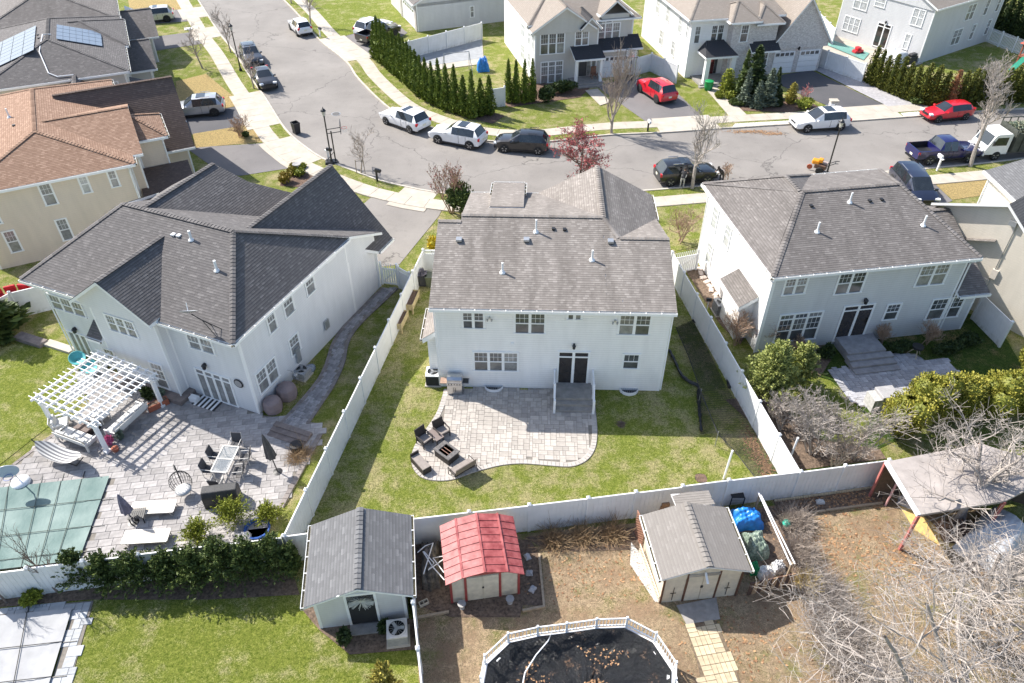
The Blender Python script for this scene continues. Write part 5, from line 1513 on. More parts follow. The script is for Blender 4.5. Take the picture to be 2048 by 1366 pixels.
def grow_tree(seed, H=6.0, r0=.09, clear=.25, spread=.6, levels=4, nb=(7, 5, 4, 3), up=.35, wob=.14, lean=(0, 0), taper=.55, multi=1, ratio=.55, rmin=.005):
  r = np.random.RandomState(seed)
  S, TR = [], []
  def branch(p, d, L, rad, lev):
    k = max(2, int(L / .45)) if lev < 2 else 2
    pts = [(p, rad)]
    for i in range(k):
      d = d + r.normal(size=3) * (wob * (.45 if lev == 0 else 1)) + np.array([0, 0, up * .12])
      d /= np.linalg.norm(d)
      p2 = p + d * (L / k)
      ra, rb = rad * (1 - taper * i / k), rad * (1 - taper * (i + 1) / k)
      (TR if lev == 0 else S).append((*p, *p2, max(ra, rmin), max(rb, rmin * .7)))
      p = p2
      pts.append((p, rb))
    if lev >= levels: return
    n = nb[min(lev, len(nb) - 1)]
    for i in range(n):
      t = clear + (1 - clear) * (i + r.uniform(.2, .9)) / n if lev == 0 else .25 + .75 * (i + r.rand()) / n
      j = min(int(t * k), k - 1); f = t * k - j
      q = np.array(pts[j][0]) * (1 - f) + np.array(pts[j + 1][0]) * f
      rr = pts[j][1]
      az = r.rand() * 2 * np.pi
      side = np.array([math.cos(az), math.sin(az), r.uniform(-.1, .3)])
      side = side - d * np.dot(side, d) * .6
      nd = d * (1 - spread) + side / np.linalg.norm(side) * spread + np.array([0, 0, up * .5])
      nd /= np.linalg.norm(nd)
      branch(q, nd, L * ratio * r.uniform(.6, 1.15) * (1.15 - .5 * t if lev == 0 else 1), rr * r.uniform(.45, .7), lev + 1)
  for m in range(multi):
    a = r.rand() * 2 * np.pi
    d = np.array([lean[0] + (.35 * math.cos(a) if multi > 1 else 0), lean[1] + (.35 * math.sin(a) if multi > 1 else 0), 1.0])
    branch(np.array([r.normal() * .1 * (multi > 1), r.normal() * .1 * (multi > 1), -.03]), d / np.linalg.norm(d), H * .72 * r.uniform(.85, 1), r0, 0)
  return np.array(TR), np.array(S)
def bare_tree(name, label, loc, seed, m=None, group=None, cat='tree', twig=None, **kw):
  t, s = grow_tree(seed, **kw)
  root = thing(name, label, cat, (loc[0], loc[1], 0), 0, group)
  link('trunk', segs_mesh('trunk', t, m or BARK), root)
  link('branches', segs_mesh('branches', s, twig or m or BARK), root)
  return root
def frond_crown(seed, nb=70, H=2.0, Rr=1.0, leaf=.10, per=26, base=.15):
  """loose feathery evergreen: leaf sprays along branches that reach up and out"""
  r = np.random.RandomState(seed); C, D = [], []
  for b in range(nb):
    a = r.rand() * 6.28; t0 = base + (1 - base) * r.rand() ** 1.1
    el = r.uniform(.15, .9) + .5 * t0
    L = Rr * (1.12 - .75 * t0) * r.uniform(.75, 1.3)
    d = np.array([math.cos(a) * math.cos(el), math.sin(a) * math.cos(el), math.sin(el)])
    p0 = np.array([0, 0, H * t0 * .8]) + r.normal(size=3) * .08 * Rr
    u = r.rand(per) ** .7
    C.append(p0 + d * (u * L)[:, None] + r.normal(size=(per, 3)) * (.10 * Rr * (1.15 - u))[:, None] - np.array([0, 0, .12]) * (u ** 2 * L)[:, None])
    D.append(np.tile(d, (per, 1)) + r.normal(size=(per, 3)) * .55)
  C, D = np.vstack(C), unit(np.vstack(D)); n = len(C)
  C[:, 2] = np.maximum(C[:, 2], .05)
  E_ = unit(np.cross(D, r.normal(size=(n, 3)))); L = leaf * r.uniform(.5, 1.3, n)
  V, F = quads(C, D, E_, L, L * r.uniform(.3, .5, n))
  sh = np.repeat(np.clip(.1 + .7 * r.rand(n) + .25 * (r.rand(n) < .15), 0, 1), 4)
  return V, F, sh
def feathery(label, p, H=2.0, Rr=1.0, kind=None, seed=0, nb=70, leaf=.10, group=None, name='evergreen_shrub', cat='evergreen', per=30):
  V, F, sh = frond_crown(seed, nb, H, Rr, leaf, per)
  root = thing(name, label, cat, (p[0], p[1], 0), 0, group)
  link('foliage', fastmesh('foliage', V, F, kind, sh), root)
  MB().tube([(0, 0, -.02), (0, 0, H * .7)], [.05, .02], 6).build('stem', BARKD, root)
  return root
L_ARB = leaf_mat('arborvitae foliage', (.04, .075, .01), (.20, .25, .04))
L_HEDGE = leaf_mat('hedge arborvitae foliage', (.028, .042, .008), (.19, .19, .03))
L_DARK = leaf_mat('dark evergreen foliage', (.015, .03, .010), (.07, .10, .03))
L_EVER = leaf_mat('cypress foliage', (.025, .05, .012), (.13, .165, .045))
L_LEAF = leaf_mat('yellow green shrub leaves', (.10, .13, .015), (.34, .36, .05))
L_GOLD = leaf_mat('golden cypress foliage', (.13, .12, .02), (.45, .38, .08))
L_CEDAR = leaf_mat('bright hedge foliage', (.07, .10, .012), (.44, .39, .07))
L_SPRUCE = leaf_mat('blue green spruce foliage', (.06, .085, .06), (.24, .28, .20))
L_PALE = leaf_mat('light green conifer foliage', (.09, .125, .025), (.44, .46, .15))
L_RED = leaf_mat('red buds', (.30, .05, .06), (.52, .16, .16))
_arb = {}
def conifer(label, p, H=4.2, Rr=.5, kind=L_ARB, seed=0, group=None, cat='arborvitae', n=900, tip=.75, name='arborvitae', lump=.18, size=.15, up=.8):
  key = (kind.name, seed, n, tip, lump, size, up)
  if key not in _arb:
    V, F, sh = cone_crown(seed + 11, n, 1.0 * 4.2, .5, tip, size=size, lump=lump, up=up)
    _arb[key] = (fastmesh('crown', V, F, kind, sh), MB().tube([(0, 0, -.02), (0, 0, 2.2)], [.06, .03], 6).mesh('trunk', BARKD))
  root = thing(name, label, cat, (p[0], p[1], 0), rnd.uniform(0, 6.28), group)
  sc = (Rr / .5, Rr / .5, H / 4.2)
  link('crown', _arb[key][0], root).scale = sc
  link('trunk', _arb[key][1], root).scale = (1, 1, H / 4.2)
  return root
_bsh = {}
def bush(label, p, rx=.5, ry=None, rz=.4, kind=L_EVER, seed=0, group=None, n=700, size=.09, name='shrub', cat='shrub', up=.3, lobes=5, core=.66, rot=None):
  key = (kind.name, seed, n, size, up, lobes, round(rx, 2), round(ry or rx, 2), round(rz, 2), core)
  if key not in _bsh:
    V, F, sh = bush_crown(seed + 5, n, rx, ry or rx, rz, size, up, lobes, core=core)
    _bsh[key] = fastmesh('foliage', V, F, kind, sh)
  root = thing(name, label, cat, (p[0], p[1], 0), rnd.uniform(0, 6.28) if rot is None else rot, group)
  link('foliage', _bsh[key], root)
  MB().tube([(0, 0, -.02), (.02, 0, rz * .8)], [.03, .02], 5).build('stem', BARKD, root)
  return root
# arborvitae row round the corner lot
row = [np.array(P2(*q)) for q in ((753, 116), (772, 131), (799, 153), (817, 170), (834, 186), (852, 200), (877, 213), (902, 223), (927, 231), (945, 237))]
row = resample(sm(row), 1.06)
N = len(row)
for i, p in enumerate(row):
  lab = 'tall narrow arborvitae in the curved row along the sidewalk, ' + ('%s from the driveway end' % ['first', 'second', 'third', 'fourth', 'fifth', 'sixth', 'seventh', 'eighth', 'ninth', 'tenth', 'eleventh', 'twelfth', 'thirteenth', 'fourteenth', 'fifteenth', 'sixteenth'][i] if i < 16 else '%s from the corner end' % ['last', 'second', 'third', 'fourth', 'fifth', 'sixth', 'seventh', 'eighth', 'ninth', 'tenth', 'eleventh', 'twelfth'][N - 1 - i])
  conifer(lab, p, rnd.uniform(3.5, 4.7), rnd.uniform(.54, .70), seed=i % 4, group='arborvitae row at the corner lot', n=1000)
for q, lab, H_, w_ in (((962, 231), 'broad arborvitae at the corner end, left of the last one before the white fence', 3.5, .62), ((979, 229), 'broad arborvitae at the corner end, touching the short white fence', 3.7, .62)):
  conifer(lab, P2(*q), H_, w_, seed=1, n=1000)
for i, (q, lab) in enumerate((((1017, 205), 'leftmost'), ((1032, 207), 'second from left'), ((1049, 206), 'third from left'), ((1064, 204), 'rightmost'))):
  conifer('slim arborvitae before the grey gabled front, %s of four' % lab, P2(*q), 4.2, .48, seed=i, group='four arborvitae before the bay front house')
bush('rounded dark glossy shrub right of the four slim arborvitae', P2(1093, 205), 1.1, 1.0, .95, L_DARK, 3, n=1300, size=.14)
bush('clipped dark hedge under the lower bay window', P2(1125, 186), 1.6, .7, .7, L_DARK, 4, n=1300, size=.13, rot=.24, lobes=7)
hrow = [np.array(P2(*q)) for q in ((1737, 166), (1766, 180), (1795, 192), (1822, 203), (1848, 209), (1880, 213), (1920, 213), (1980, 209), (2060, 203))]
hrow = resample(sm(hrow), .86)
ordn = ['first', 'second', 'third', 'fourth', 'fifth', 'sixth', 'seventh', 'eighth', 'ninth', 'tenth', 'eleventh', 'twelfth', 'thirteenth', 'fourteenth', 'fifteenth', 'sixteenth', 'seventeenth', 'eighteenth', 'nineteenth', 'twentieth']
for i, p in enumerate(hrow):
  if i == 10: kd, lab = leaf_mat('browned arborvitae foliage', (.20, .09, .04), (.42, .22, .11)), 'dead russet brown arborvitae in the hedge before the corner house'
  elif i < 20: kd, lab = L_HEDGE, 'bronze green arborvitae in the hedge before the corner house, %s from the white fence' % ordn[i]
  else: kd, lab = L_HEDGE, 'bronze green arborvitae in the merged hedge towards the right edge of the view'
  conifer(lab, p, rnd.uniform(3.3, 3.9) if i < 14 else rnd.uniform(3.4, 3.7), rnd.uniform(.58, .68), kd, 4 + i % 3, 'arborvitae hedge before the corner house', n=900, tip=.5, lump=.22)
for i, q in enumerate(((1985, 62), (2000, 68), (2016, 72), (2032, 78), (2050, 84), (2066, 90))): conifer('dark conifer in the far row behind the white picket fence, %s from left' % ordn[i], P2(*q), 5.0, .85, L_DARK, i % 3, 'far conifer row', cat='conifer', name='conifer', n=900)
# shrubs of the stone front house
for q, H_, w_, kd, lab, s in (((1500, 200), 5.2, 1.15, L_DARK, 'drooping dark conifer before the stone house window', 2), ((1480, 196), 4.6, .6, L_EVER, 'slim conifer left of the drooping dark conifer', 3), ((1487, 210), 3.6, .55, L_SPRUCE, 'pale blue spruce before the slim conifer', 1), ((1512, 216), 2.6, .6, L_SPRUCE, 'small blue spruce in the middle of the mulch bed', 2), ((1532, 212), 3.6, .8, L_SPRUCE, 'blue green spruce right of the drooping conifer', 0), ((1548, 196), 3.0, .45, L_DARK, 'thin dark conifer next to the left garage door', 1), ((1556, 212), 1.6, .4, L_DARK, 'little dark dwarf conifer in the mulch bed', 3)):
  conifer(lab, P2(*q), H_, w_, kd, s, None, 'conifer', 900, .8, 'conifer', .3, .2, .25)
conifer('yellow green upright shrub by the porch', P2(1453, 182), 2.2, .75, L_LEAF, 2, None, 'shrub', 800, .4, 'shrub')
conifer('bright gold upright shrub beside the dark driveway', P2(1580, 206), 2.0, .55, L_GOLD, 1, None, 'shrub', 800, .4, 'shrub')
for i, (q, kd, lab, s) in enumerate((((1438, 196), L_LEAF, 'low lime green shrub at the left end of the mulch bed', .6), ((1466, 210), L_EVER, 'round green shrub beside the lawn edge, left of a pair', .55), ((1481, 211), L_EVER, 'round green shrub beside the lawn edge, right of a pair', .5), ((1458, 198), L_LEAF, 'loose yellow green shrub before the porch shrub', .7), ((1500, 207), L_LEAF, 'spreading green shrub under the small blue spruce', .7), ((1607, 217), L_LEAF, 'spreading light green juniper at the driveway edge', .9), ((1830, 208), L_EVER, 'small green shrub under the hedge before the red wagon', .7))):
  bush(lab, P2(*q), s, s, s * .6, kd, i, n=500, size=.12)
bare_tree('bare_shrub', 'pink red bare shrub at the corner of the dark driveway', P2(1605, 210), 4, MATS['bare bark'], cat='shrub', twig=mat('pink red twigs', (.45, .18, .17), .8, .2), H=2.2, r0=.05, multi=3, nb=(6, 4, 3), levels=3, rmin=.012, up=.6)
# bare street trees
bare_tree('street_tree', 'bare round tree on the green lawn left of the sidewalk, top left', P2(405, 137), 2, H=5.0, r0=.09, nb=(9, 5, 4, 3), spread=.62, rmin=.012)
bare_tree('street_tree', 'bare street tree at the left kerb by the lamp post, top left', P2(462, 106), 3, H=5.0, r0=.08, nb=(9, 5, 4, 3), spread=.5, rmin=.012)
bare_tree('street_tree', 'bare street tree at the left kerb by the black sedan', P2(508, 178), 21, H=4.6, r0=.08, nb=(8, 5, 4, 3), spread=.5, rmin=.012)
bare_tree('street_tree', 'bare staked tree on the verge by the black mailbox', P2(722, 348), 5, H=4.0, r0=.06, nb=(9, 5, 4, 3), spread=.55, rmin=.009)
bare_tree('street_tree', 'bare street tree by the white letterbox, upper street', P2(622, 52), 6, H=6.0, r0=.10, nb=(8, 5, 4, 3), spread=.5, rmin=.014)
bare_tree('street_tree', 'bare street tree at the very top of the view', P2(583, 8), 7, H=5.0, r0=.10, nb=(8, 5, 4, 3), spread=.5, rmin=.014)
bare_tree('street_tree', 'vase shaped bare tree on the verge opposite the double garage', P2(1223, 268), 8, H=7.6, r0=.13, nb=(14, 6, 5, 3), spread=.33, up=.75, clear=.12, ratio=.62, rmin=.012)
bare_tree('street_tree', 'tall bare tree on the near verge before the black SUV', P2(1384, 378), 9, BARKP, H=7.8, r0=.15, nb=(10, 6, 4, 3), spread=.5, up=.5, clear=.3, rmin=.011)
bare_tree('street_tree', 'tall pale bare tree beside the blue pickup truck', P2(1940, 334), 10, BARKP, H=9.0, r0=.17, nb=(9, 6, 5, 3), spread=.5, up=.5, clear=.35, rmin=.012)
bare_tree('street_tree', 'silvery bare tree with fanned twigs before the hedge', P2(1962, 214), 11, BARKP, H=4.4, r0=.08, multi=3, nb=(9, 6, 4, 3), spread=.5, up=.5, rmin=.014)
t = bare_tree('flowering_tree', 'red budding tree showing above the white house roof', P2(1158, 390), 12, BARKD, H=6.6, r0=.12, nb=(13, 6, 5, 3), spread=.72, up=.2, clear=.2, ratio=.6, rmin=.009)
def buds(root, n, seed, kd, size):
  br = [c for c in root.children if c.name.startswith('branches')][0]
  co = np.empty(len(br.data.vertices) * 3, dtype=np.float32); br.data.vertices.foreach_get('co', co); co = co.reshape(-1, 3)
  r = np.random.RandomState(seed); hi = co[co[:, 2] > co[:, 2].max() * .3]
  C = hi[r.randint(0, len(hi), n)] + r.normal(size=(n, 3)) * .04
  D = unit(r.normal(size=(n, 3))); E_ = unit(np.cross(D, r.normal(size=(n, 3))))
  L = size * r.uniform(.6, 1.3, n)
  V, F = quads(C, D, E_, L, L * .7)
  tag(link('buds', fastmesh('buds', V, F, kd, np.repeat(r.rand(n), 4)), root), kind='stuff')
buds(t, 4500, 3, L_RED, .06)
t = bare_tree('flowering_shrub', 'reddish many-stemmed shrub at the front left corner of the white house', P2(905, 425), 13, mat('tan twigs', (.36, .25, .17), .9, .2), cat='shrub', H=4.2, r0=.05, multi=7, nb=(7, 4, 3), levels=3, spread=.4, up=.6, rmin=.010, clear=.35)
buds(t, 700, 4, leaf_mat('dull red leaves', (.16, .07, .07), (.34, .17, .15)), .06)
bush('round green shrub behind the reddish many-stemmed shrub', P2(925, 428), 1.25, 1.2, 1.5, L_EVER, 6, n=1600, size=.13)
bush('yellow flowering forsythia between the driveway and the white house', P2(868, 500), .55, .5, .55, leaf_mat('forsythia blossom', (.30, .28, .02), (.75, .52, .03)), 7, n=500, size=.09)
bare_tree('bare_shrub', 'bare brown shrub between the white and blue grey houses', P2(1362, 485), 14, mat('brown twigs', (.40, .28, .20), .9, .2), cat='shrub', H=3.4, r0=.05, multi=5, nb=(8, 5, 3), levels=3, up=.35, rmin=.010)
bare_tree('bare_shrub', 'low bare shrub in the mulch ring by the brown roofed house', P2(482, 274), 15, MATS['brown twigs'], cat='shrub', H=2.2, r0=.05, multi=4, nb=(9, 6, 3), levels=3, rmin=.013)
bare_tree('bare_shrub', 'bare russet shrub on the front lawn before the white house', P2(1450, 362), 16, MATS['brown twigs'], cat='shrub', H=1.8, r0=.03, multi=4, nb=(7, 5, 3), levels=3, rmin=.012)
for i, (q, kd, lab, s) in enumerate((((600, 352), L_LEAF, 'round green bush in the front bed, largest', .62), ((588, 340), L_GOLD, 'round gold bush in the front bed, uppermost', .5), ((584, 350), L_GOLD, 'round gold bush in the front bed, middle one', .5), ((571, 366), leaf_mat('bronze shrub leaves', (.14, .10, .015), (.36, .27, .04)), 'round bronze bush in the front bed, lowest', .65), ((492, 274), L_EVER, 'little round bush in the mulch ring', .4), ((606, 337), L_LEAF, 'low pale bush behind the grey bird bath', .35))):
  bush(lab, P2(*q), s, s, s * .72, kd, 20 + i, n=500, size=.09)
# left yard
conifer('large dark spruce cut by the left edge beside the lawn', P2(-6, 668), 4.5, 1.5, L_EVER, 1, None, 'conifer', 1400, .8, 'conifer', .3, .2, .3)
for i, (x, y, s, h_) in enumerate(((172, 1168, .72, 1.7), (228, 1172, .8, 1.5), (285, 1170, .95, 1.55), (345, 1166, .9, 1.45), (398, 1168, 1.0, 1.7), (455, 1162, 1.05, 1.95), (508, 1158, 1.0, 1.8), (560, 1150, .9, 1.9))):
  feathery('feathery dark evergreen along the white fence, %s from left' % ordn[i], P2(x, y), h_ * 1.5, s * 1.3, L_EVER, 30 + i, 150, .075, 'evergreens along the lower fence', per=34)
bush('small yellow green shrub in the dark bed by the grey pool cover', P2(68, 1204), .5, .45, .38, L_LEAF, 40, n=700, size=.09)
for i, (q, s, lab) in enumerate((((402, 1082), .95, 'left'), ((470, 1046), 1.05, 'middle'), ((538, 1040), .72, 'right'))):
  feathery('bright yellow green leafy shrub at the patio corner, %s of three' % lab, P2(*q), s * 1.25, s * 1.1, L_LEAF, 42 + i, 170, .05, 'leafy shrubs at the patio corner', 'shrub', 'shrub', 34)
bare_tree('bare_tree', 'bare young tree leaning over the lower fence before the green pool cover', P2(118, 1186), 17, BARKD, H=4.6, r0=.06, nb=(9, 5, 3), levels=3, spread=.35, up=.7, lean=(-.45, .1), clear=.2, rmin=.006)
bare_tree('bare_tree', 'thin bare tree at the left edge over the lower fence', P2(15, 1206), 18, BARKD, H=3.6, r0=.05, nb=(7, 4, 3), levels=3, spread=.4, up=.6, lean=(-.35, .1), rmin=.006)
feathery('golden feathery cypress beside the fence below the grey shed', P2(775, 1390), 2.3, .75, L_GOLD, 77, 120, .08, None, 'conifer', 'conifer', 34)
bush('dark boxwood at the left of the grey shed door', P2(690, 1282), .38, .36, .42, L_DARK, 50, n=600, size=.08)
bush('dark boxwood at the right of the grey shed door', P2(768, 1262), .34, .3, .36, L_DARK, 51, n=500, size=.08)
bush('evergreen shrub tucked behind the left wall of the grey shed', P2(588, 1150), .5, .5, 1.0, L_EVER, 52, n=1000, size=.11)
# right yard
feathery('tall light green conifer leaning over the fence by the blue grey house', P2(1532, 800), 4.3, 1.7, L_PALE, 60, 420, .085, None, 'conifer', 'conifer', 44)
feathery('rounded bright conifer beside the tall light green one', P2(1590, 775), 3.4, 1.25, L_PALE, 61, 260, .08, None, 'conifer', 'conifer', 40)
for i, (q, s, lab) in enumerate((((1790, 870), 1.25, 'nearest the middle lawn'), ((1850, 842), 1.3, 'second from the middle lawn'), ((1905, 836), 1.35, 'third from the middle lawn'), ((1970, 832), 1.4, 'fourth from the middle lawn'), ((2040, 830), 1.45, 'cut by the right edge'))):
  bush('big clipped yellow green hedge bush behind the carport, %s' % lab, P2(*q), s * 1.1, s * 1.05, 1.75, L_CEDAR, 65 + i, n=8000, size=.07, up=.3, lobes=8, group='clipped hedge behind the carport', cat='hedge', core=.8)
bush('tall rounded yellow green column shrub at the right edge by the hedge', P2(2052, 745), .85, .85, 1.6, L_CEDAR, 75, n=4500, size=.07, lobes=4, core=.85)
for i, (q, rx, lab) in enumerate((((1795, 702), 1.25, 'left of the planter ring'), ((1890, 706), 1.3, 'right of the small tripod'), ((1930, 690), .9, 'at the house corner'))):
  bush('low dark boxwood hedge by the stone patio, %s' % lab, P2(*q), rx, .45, .42, L_DARK, 80 + i, n=1300, size=.09, rot=.16, lobes=8, core=.75)
bush('dark shrub left of the stone steps', P2(1650, 716), .55, .5, .5, L_DARK, 85, n=800, size=.09)
for i, (q, H_, lab) in enumerate((((1470, 690), 2.6, 'rusty bare shrub between the fence and the white side wall'), ((1515, 690), 2.6, 'bare brown shrub at the corner of the blue grey house'), ((1585, 705), 1.3, 'low bare shrub under the triple window'), ((1765, 690), 1.5, 'small bare shrub beside the stone steps'), ((1850, 690), 1.8, 'bare shrub before the right pair of windows'))):
  bare_tree('bare_shrub', lab, P2(*q), 90 + i, MATS['brown twigs'], cat='shrub', H=H_, r0=.03, multi=5, nb=(10, 6, 4), levels=3, up=.4, rmin=.008, spread=.5)
for i, (q, H_, ms, lab) in enumerate((((1620, 905), 4.0, 6, 'dense bare shrub tree behind the fence corner'), ((1665, 935), 3.2, 5, 'bare shrub against the fence behind the soil bed'), ((1715, 925), 4.2, 3, 'pale bare sapling behind the fence left of the carport'), ((1560, 860), 2.6, 4, 'bare shrub behind the fence, under the light green conifer'))):
  bare_tree('bare_shrub', lab, P2(*q), 100 + i, BARKP if i != 1 else BARK, cat='shrub', H=H_, r0=.05, multi=ms, nb=(9, 6, 4, 3), levels=3 + (i == 0), up=.35, rmin=.008, spread=.55)
bare_tree('old_bare_tree', 'great pale bare tree spreading over the lower right corner', (16.6, 11.0), 211, BARKP, H=11.0, r0=.12, multi=4, nb=(8, 6, 4, 3), levels=4, spread=.68, up=.05, clear=.15, ratio=.62, wob=.24, rmin=.008, lean=(-.55, .25))
bare_tree('old_bare_tree', 'pale bare tree standing behind the carport roof', (20.5, 21.0), 202, BARKP, H=7.5, r0=.14, multi=2, nb=(9, 6, 4, 3), levels=4, spread=.62, up=.1, clear=.2, ratio=.6, wob=.22, rmin=.007)
bare_tree('old_bare_tree', 'pale bare tree rising in front of the carport opening', (18.2, 15.8), 203, BARKP, H=8.5, r0=.14, multi=3, nb=(8, 6, 4, 3), levels=4, spread=.66, up=.06, clear=.2, ratio=.6, wob=.22, rmin=.007, lean=(-.3, .1))
bare_tree('old_bare_tree', 'smaller bare tree at the right edge of the brown yard', (13.0, 12.2), 204, BARKP, H=5.0, r0=.08, multi=3, nb=(8, 5, 4, 3), levels=4, spread=.66, up=.1, clear=.2, ratio=.6, wob=.22, rmin=.007)
def brush(label, p, seed, R_=1.0, H_=.8, n=700, m=None):
  r = np.random.RandomState(seed); S = []
  for i in range(n):
    a = r.rand() * 6.28; rr = R_ * math.sqrt(r.rand()); q = np.array([rr * math.cos(a), rr * math.sin(a), 0])
    d = np.array([r.normal() * .6, r.normal() * .6, r.uniform(.2, 1.0)]); d /= np.linalg.norm(d)
    L = H_ * r.uniform(.5, 1.2); mid = q + d * L * .5; e = mid + (d + r.normal(size=3) * .5) * L * .5; e[2] = max(e[2], .02)
    S += [(*q, *mid, .008, .007), (*mid, *e, .007, .004)]
  root = thing('dry_brush', label, 'brush', (p[0], p[1], 0))
  tag(link('stems', segs_mesh('stems', S, m or BARKP), root), kind='stuff')
for i, (q, R_, H_, lab) in enumerate((((1640, 1185), .9, .8, 'dry thorny brush beside the striped bin fence'), ((1670, 1255), 1.0, 1.0, 'pale dry thicket below the striped bin fence'), ((1710, 1330), 1.1, 1.1, 'dense pale thicket at the bottom edge'), ((1590, 1050), .6, .7, 'tangled dry stems beside the blue tarpaulin'), ((1600, 1110), .6, .7, 'tangled dry stems along the metal pole, by the striped fence'))):
  brush(lab, P2(*q), 300 + i, R_, H_, 1300, BARKP if i < 3 else BARK)
GRM = mat('ornamental grass blades', (.20, .12, .07), .9, .4, 6.0, c2=(.34, .24, .13))
for i, (q, s) in enumerate((((1112, 1085), 'left'), ((1168, 1078), 'middle'), ((1225, 1072), 'right'))):
  brush('clump of brown ornamental grass before the back fence, %s of three' % s, P2(*q), 320 + i, .34, .85, 420, GRM)
brush('tuft of straw grass beside the striped bin fence', P2(1612, 1170), 330, .3, .6, 400, mat('straw blades', (.5, .38, .14), .9, .3))
brush('dry grass in the corner bed beside the round black planter', P2(600, 915), 331, .5, .6, 500, GRM)
# ------------------------------------------------------------------ paving
def inside(p, poly):
  x, y = p; c = False; n = len(poly)
  for i in range(n):
    x0, y0 = poly[i]; x1, y1 = poly[(i + 1) % n]
    if (y0 > y) != (y1 > y) and x < (x1 - x0) * (y - y0) / (y1 - y0) + x0: c = not c
  return c
_pav = {}
def paver_mesh(w, d, h, m, bev=.008):
  k = (round(w, 3), round(d, 3), h, m.name)
  if k not in _pav:
    b = MB(); x, y = w / 2, d / 2; g = .006
    x -= g; y -= g
    vs = [(-x, -y, 0), (x, -y, 0), (x, y, 0), (-x, y, 0), (-x, -y, h - bev), (x, -y, h - bev), (x, y, h - bev), (-x, y, h - bev), (-x + bev, -y + bev, h), (x - bev, -y + bev, h), (x - bev, y - bev, h), (-x + bev, y - bev, h)]
    b.add(vs, [(0, 1, 5, 4), (1, 2, 6, 5), (2, 3, 7, 6), (3, 0, 4, 7), (4, 5, 9, 8), (5, 6, 10, 9), (6, 7, 11, 10), (7, 4, 8, 11), (8, 9, 10, 11)])
    _pav[k] = b.mesh('paver', m)
  return _pav[k]
def lay(root, tiles, h, m, rz_, z, limit=300, name='paver'):
  """tiles: (cx, cy, w, d, rz); the nearest ones single pieces, the rest one mesh"""
  tiles = sorted(tiles, key=lambda t: t[0] ** 2 + t[1] ** 2)
  for t in tiles[:limit]:
    o = link(name, paver_mesh(t[2], t[3], h, m), root, (t[0], t[1], z + rnd.uniform(-.003, .003)), t[4])
  rest = tiles[limit:]
  if rest:
    V, F, S = [], [], []
    for cx, cy, w, d, a in rest:
      me = paver_mesh(w, d, h, m); c, s = math.cos(a), math.sin(a); b = len(V); k = rnd.random() * .999
      for v in me.vertices: V.append((cx + v.co.x * c - v.co.y * s, cy + v.co.x * s + v.co.y * c, z + v.co.z)); S.append(k - .5)
      F += [tuple(b + i for i in p.vertices) for p in me.polygons]
    tag(link(name + '_field', fastmesh(name + '_field', np.array(V), np.array(F), m, S), root), kind='stuff')
def ashlar(poly, ang, u, sizes, seed=1):
  r = random.Random(seed); c, s = math.cos(-ang), math.sin(-ang)
  q = [(x * c - y * s, x * s + y * c) for x, y in poly]
  x0, x1, y0, y1 = min(p[0] for p in q), max(p[0] for p in q), min(p[1] for p in q), max(p[1] for p in q)
  nx, ny = int((x1 - x0) / u) + 1, int((y1 - y0) / u) + 1
  occ = [[False] * nx for _ in range(ny)]; out = []
  for j in range(ny):
    for i in range(nx):
      if occ[j][i]: continue
      opts = [z for z in sizes if i + z[0] <= nx and j + z[1] <= ny and not any(occ[j + b][i + a] for a in range(z[0]) for b in range(z[1]))]
      w, d = r.choice(opts) if opts else (1, 1)
      for a in range(w):
        for b in range(d): occ[j + b][i + a] = True
      cx, cy = x0 + (i + w / 2) * u, y0 + (j + d / 2) * u
      if inside((cx, cy), q): out.append((cx * math.cos(ang) - cy * math.sin(ang), cx * math.sin(ang) + cy * math.cos(ang), w * u, d * u, ang))
  return out
def bond(poly, ang, w, d, stag=.5, jit=0.0):
  c, s = math.cos(-ang), math.sin(-ang); q = [(x * c - y * s, x * s + y * c) for x, y in poly]
  x0, x1, y0, y1 = min(p[0] for p in q), max(p[0] for p in q), min(p[1] for p in q), max(p[1] for p in q)
  out = []; j = 0; y = y0
  while y < y1:
    x = x0 - w * ((j * stag) % 1.0)
    while x < x1:
      cx, cy = x + w / 2, y + d / 2
      if inside((cx, cy), q): out.append((cx * math.cos(ang) - cy * math.sin(ang), cx * math.sin(ang) + cy * math.cos(ang), w, d, ang))
      x += w
    y += d; j += 1
  return out
def border(pl, w, d, closed=False):
  out = []
  r = resample(pl, w)
  for i in range(len(r) - 1):
    c = (r[i] + r[i + 1]) / 2; t = r[i + 1] - r[i]
    out.append((c[0], c[1], np.linalg.norm(t), d, math.atan2(t[1], t[0])))
  return out
PAVE = mat('pale concrete pavers', (0.42, 0.38, 0.34), .9, .12, 5.0, bump=.2, rand=.16)
PAVEB = mat('pale border pavers', (0.44, 0.405, 0.37), .9, .1, 5.0, bump=.2, rand=.08)
SLABM = mat('streaky grey patio slabs', (0.33, 0.31, 0.30), .85, .2, 4.0, bump=.15, rand=.2)
COBB = mat('dark grey walkway pavers', (0.28, 0.27, 0.275), .85, .2, 4.0, bump=.2, rand=.3)
JOINT = mat('paver joint sand', (0.20, 0.18, 0.155), .95, .2, 8.0)
edge = [np.array(P2(*q)) for q in ((888, 779), (883, 798), (872, 828), (851, 860), (833, 885), (823, 910), (825, 936), (842, 956), (872, 963), (906, 961), (950, 946), (1000, 933), (1045, 929), (1100, 933), (1142, 935), (1172, 924), (1190, 901), (1195, 868), (1192, 825), (1188, 784))]
edge = sm(edge, .25)
cen = sum(edge) / len(edge)
poly = [tuple(p) for p in edge]
root = sheet('patio', poly, .016, JOINT)
inner = off(edge, .30)
if not inside(tuple(inner[len(inner) // 2]), poly): inner = off(edge, -.30)
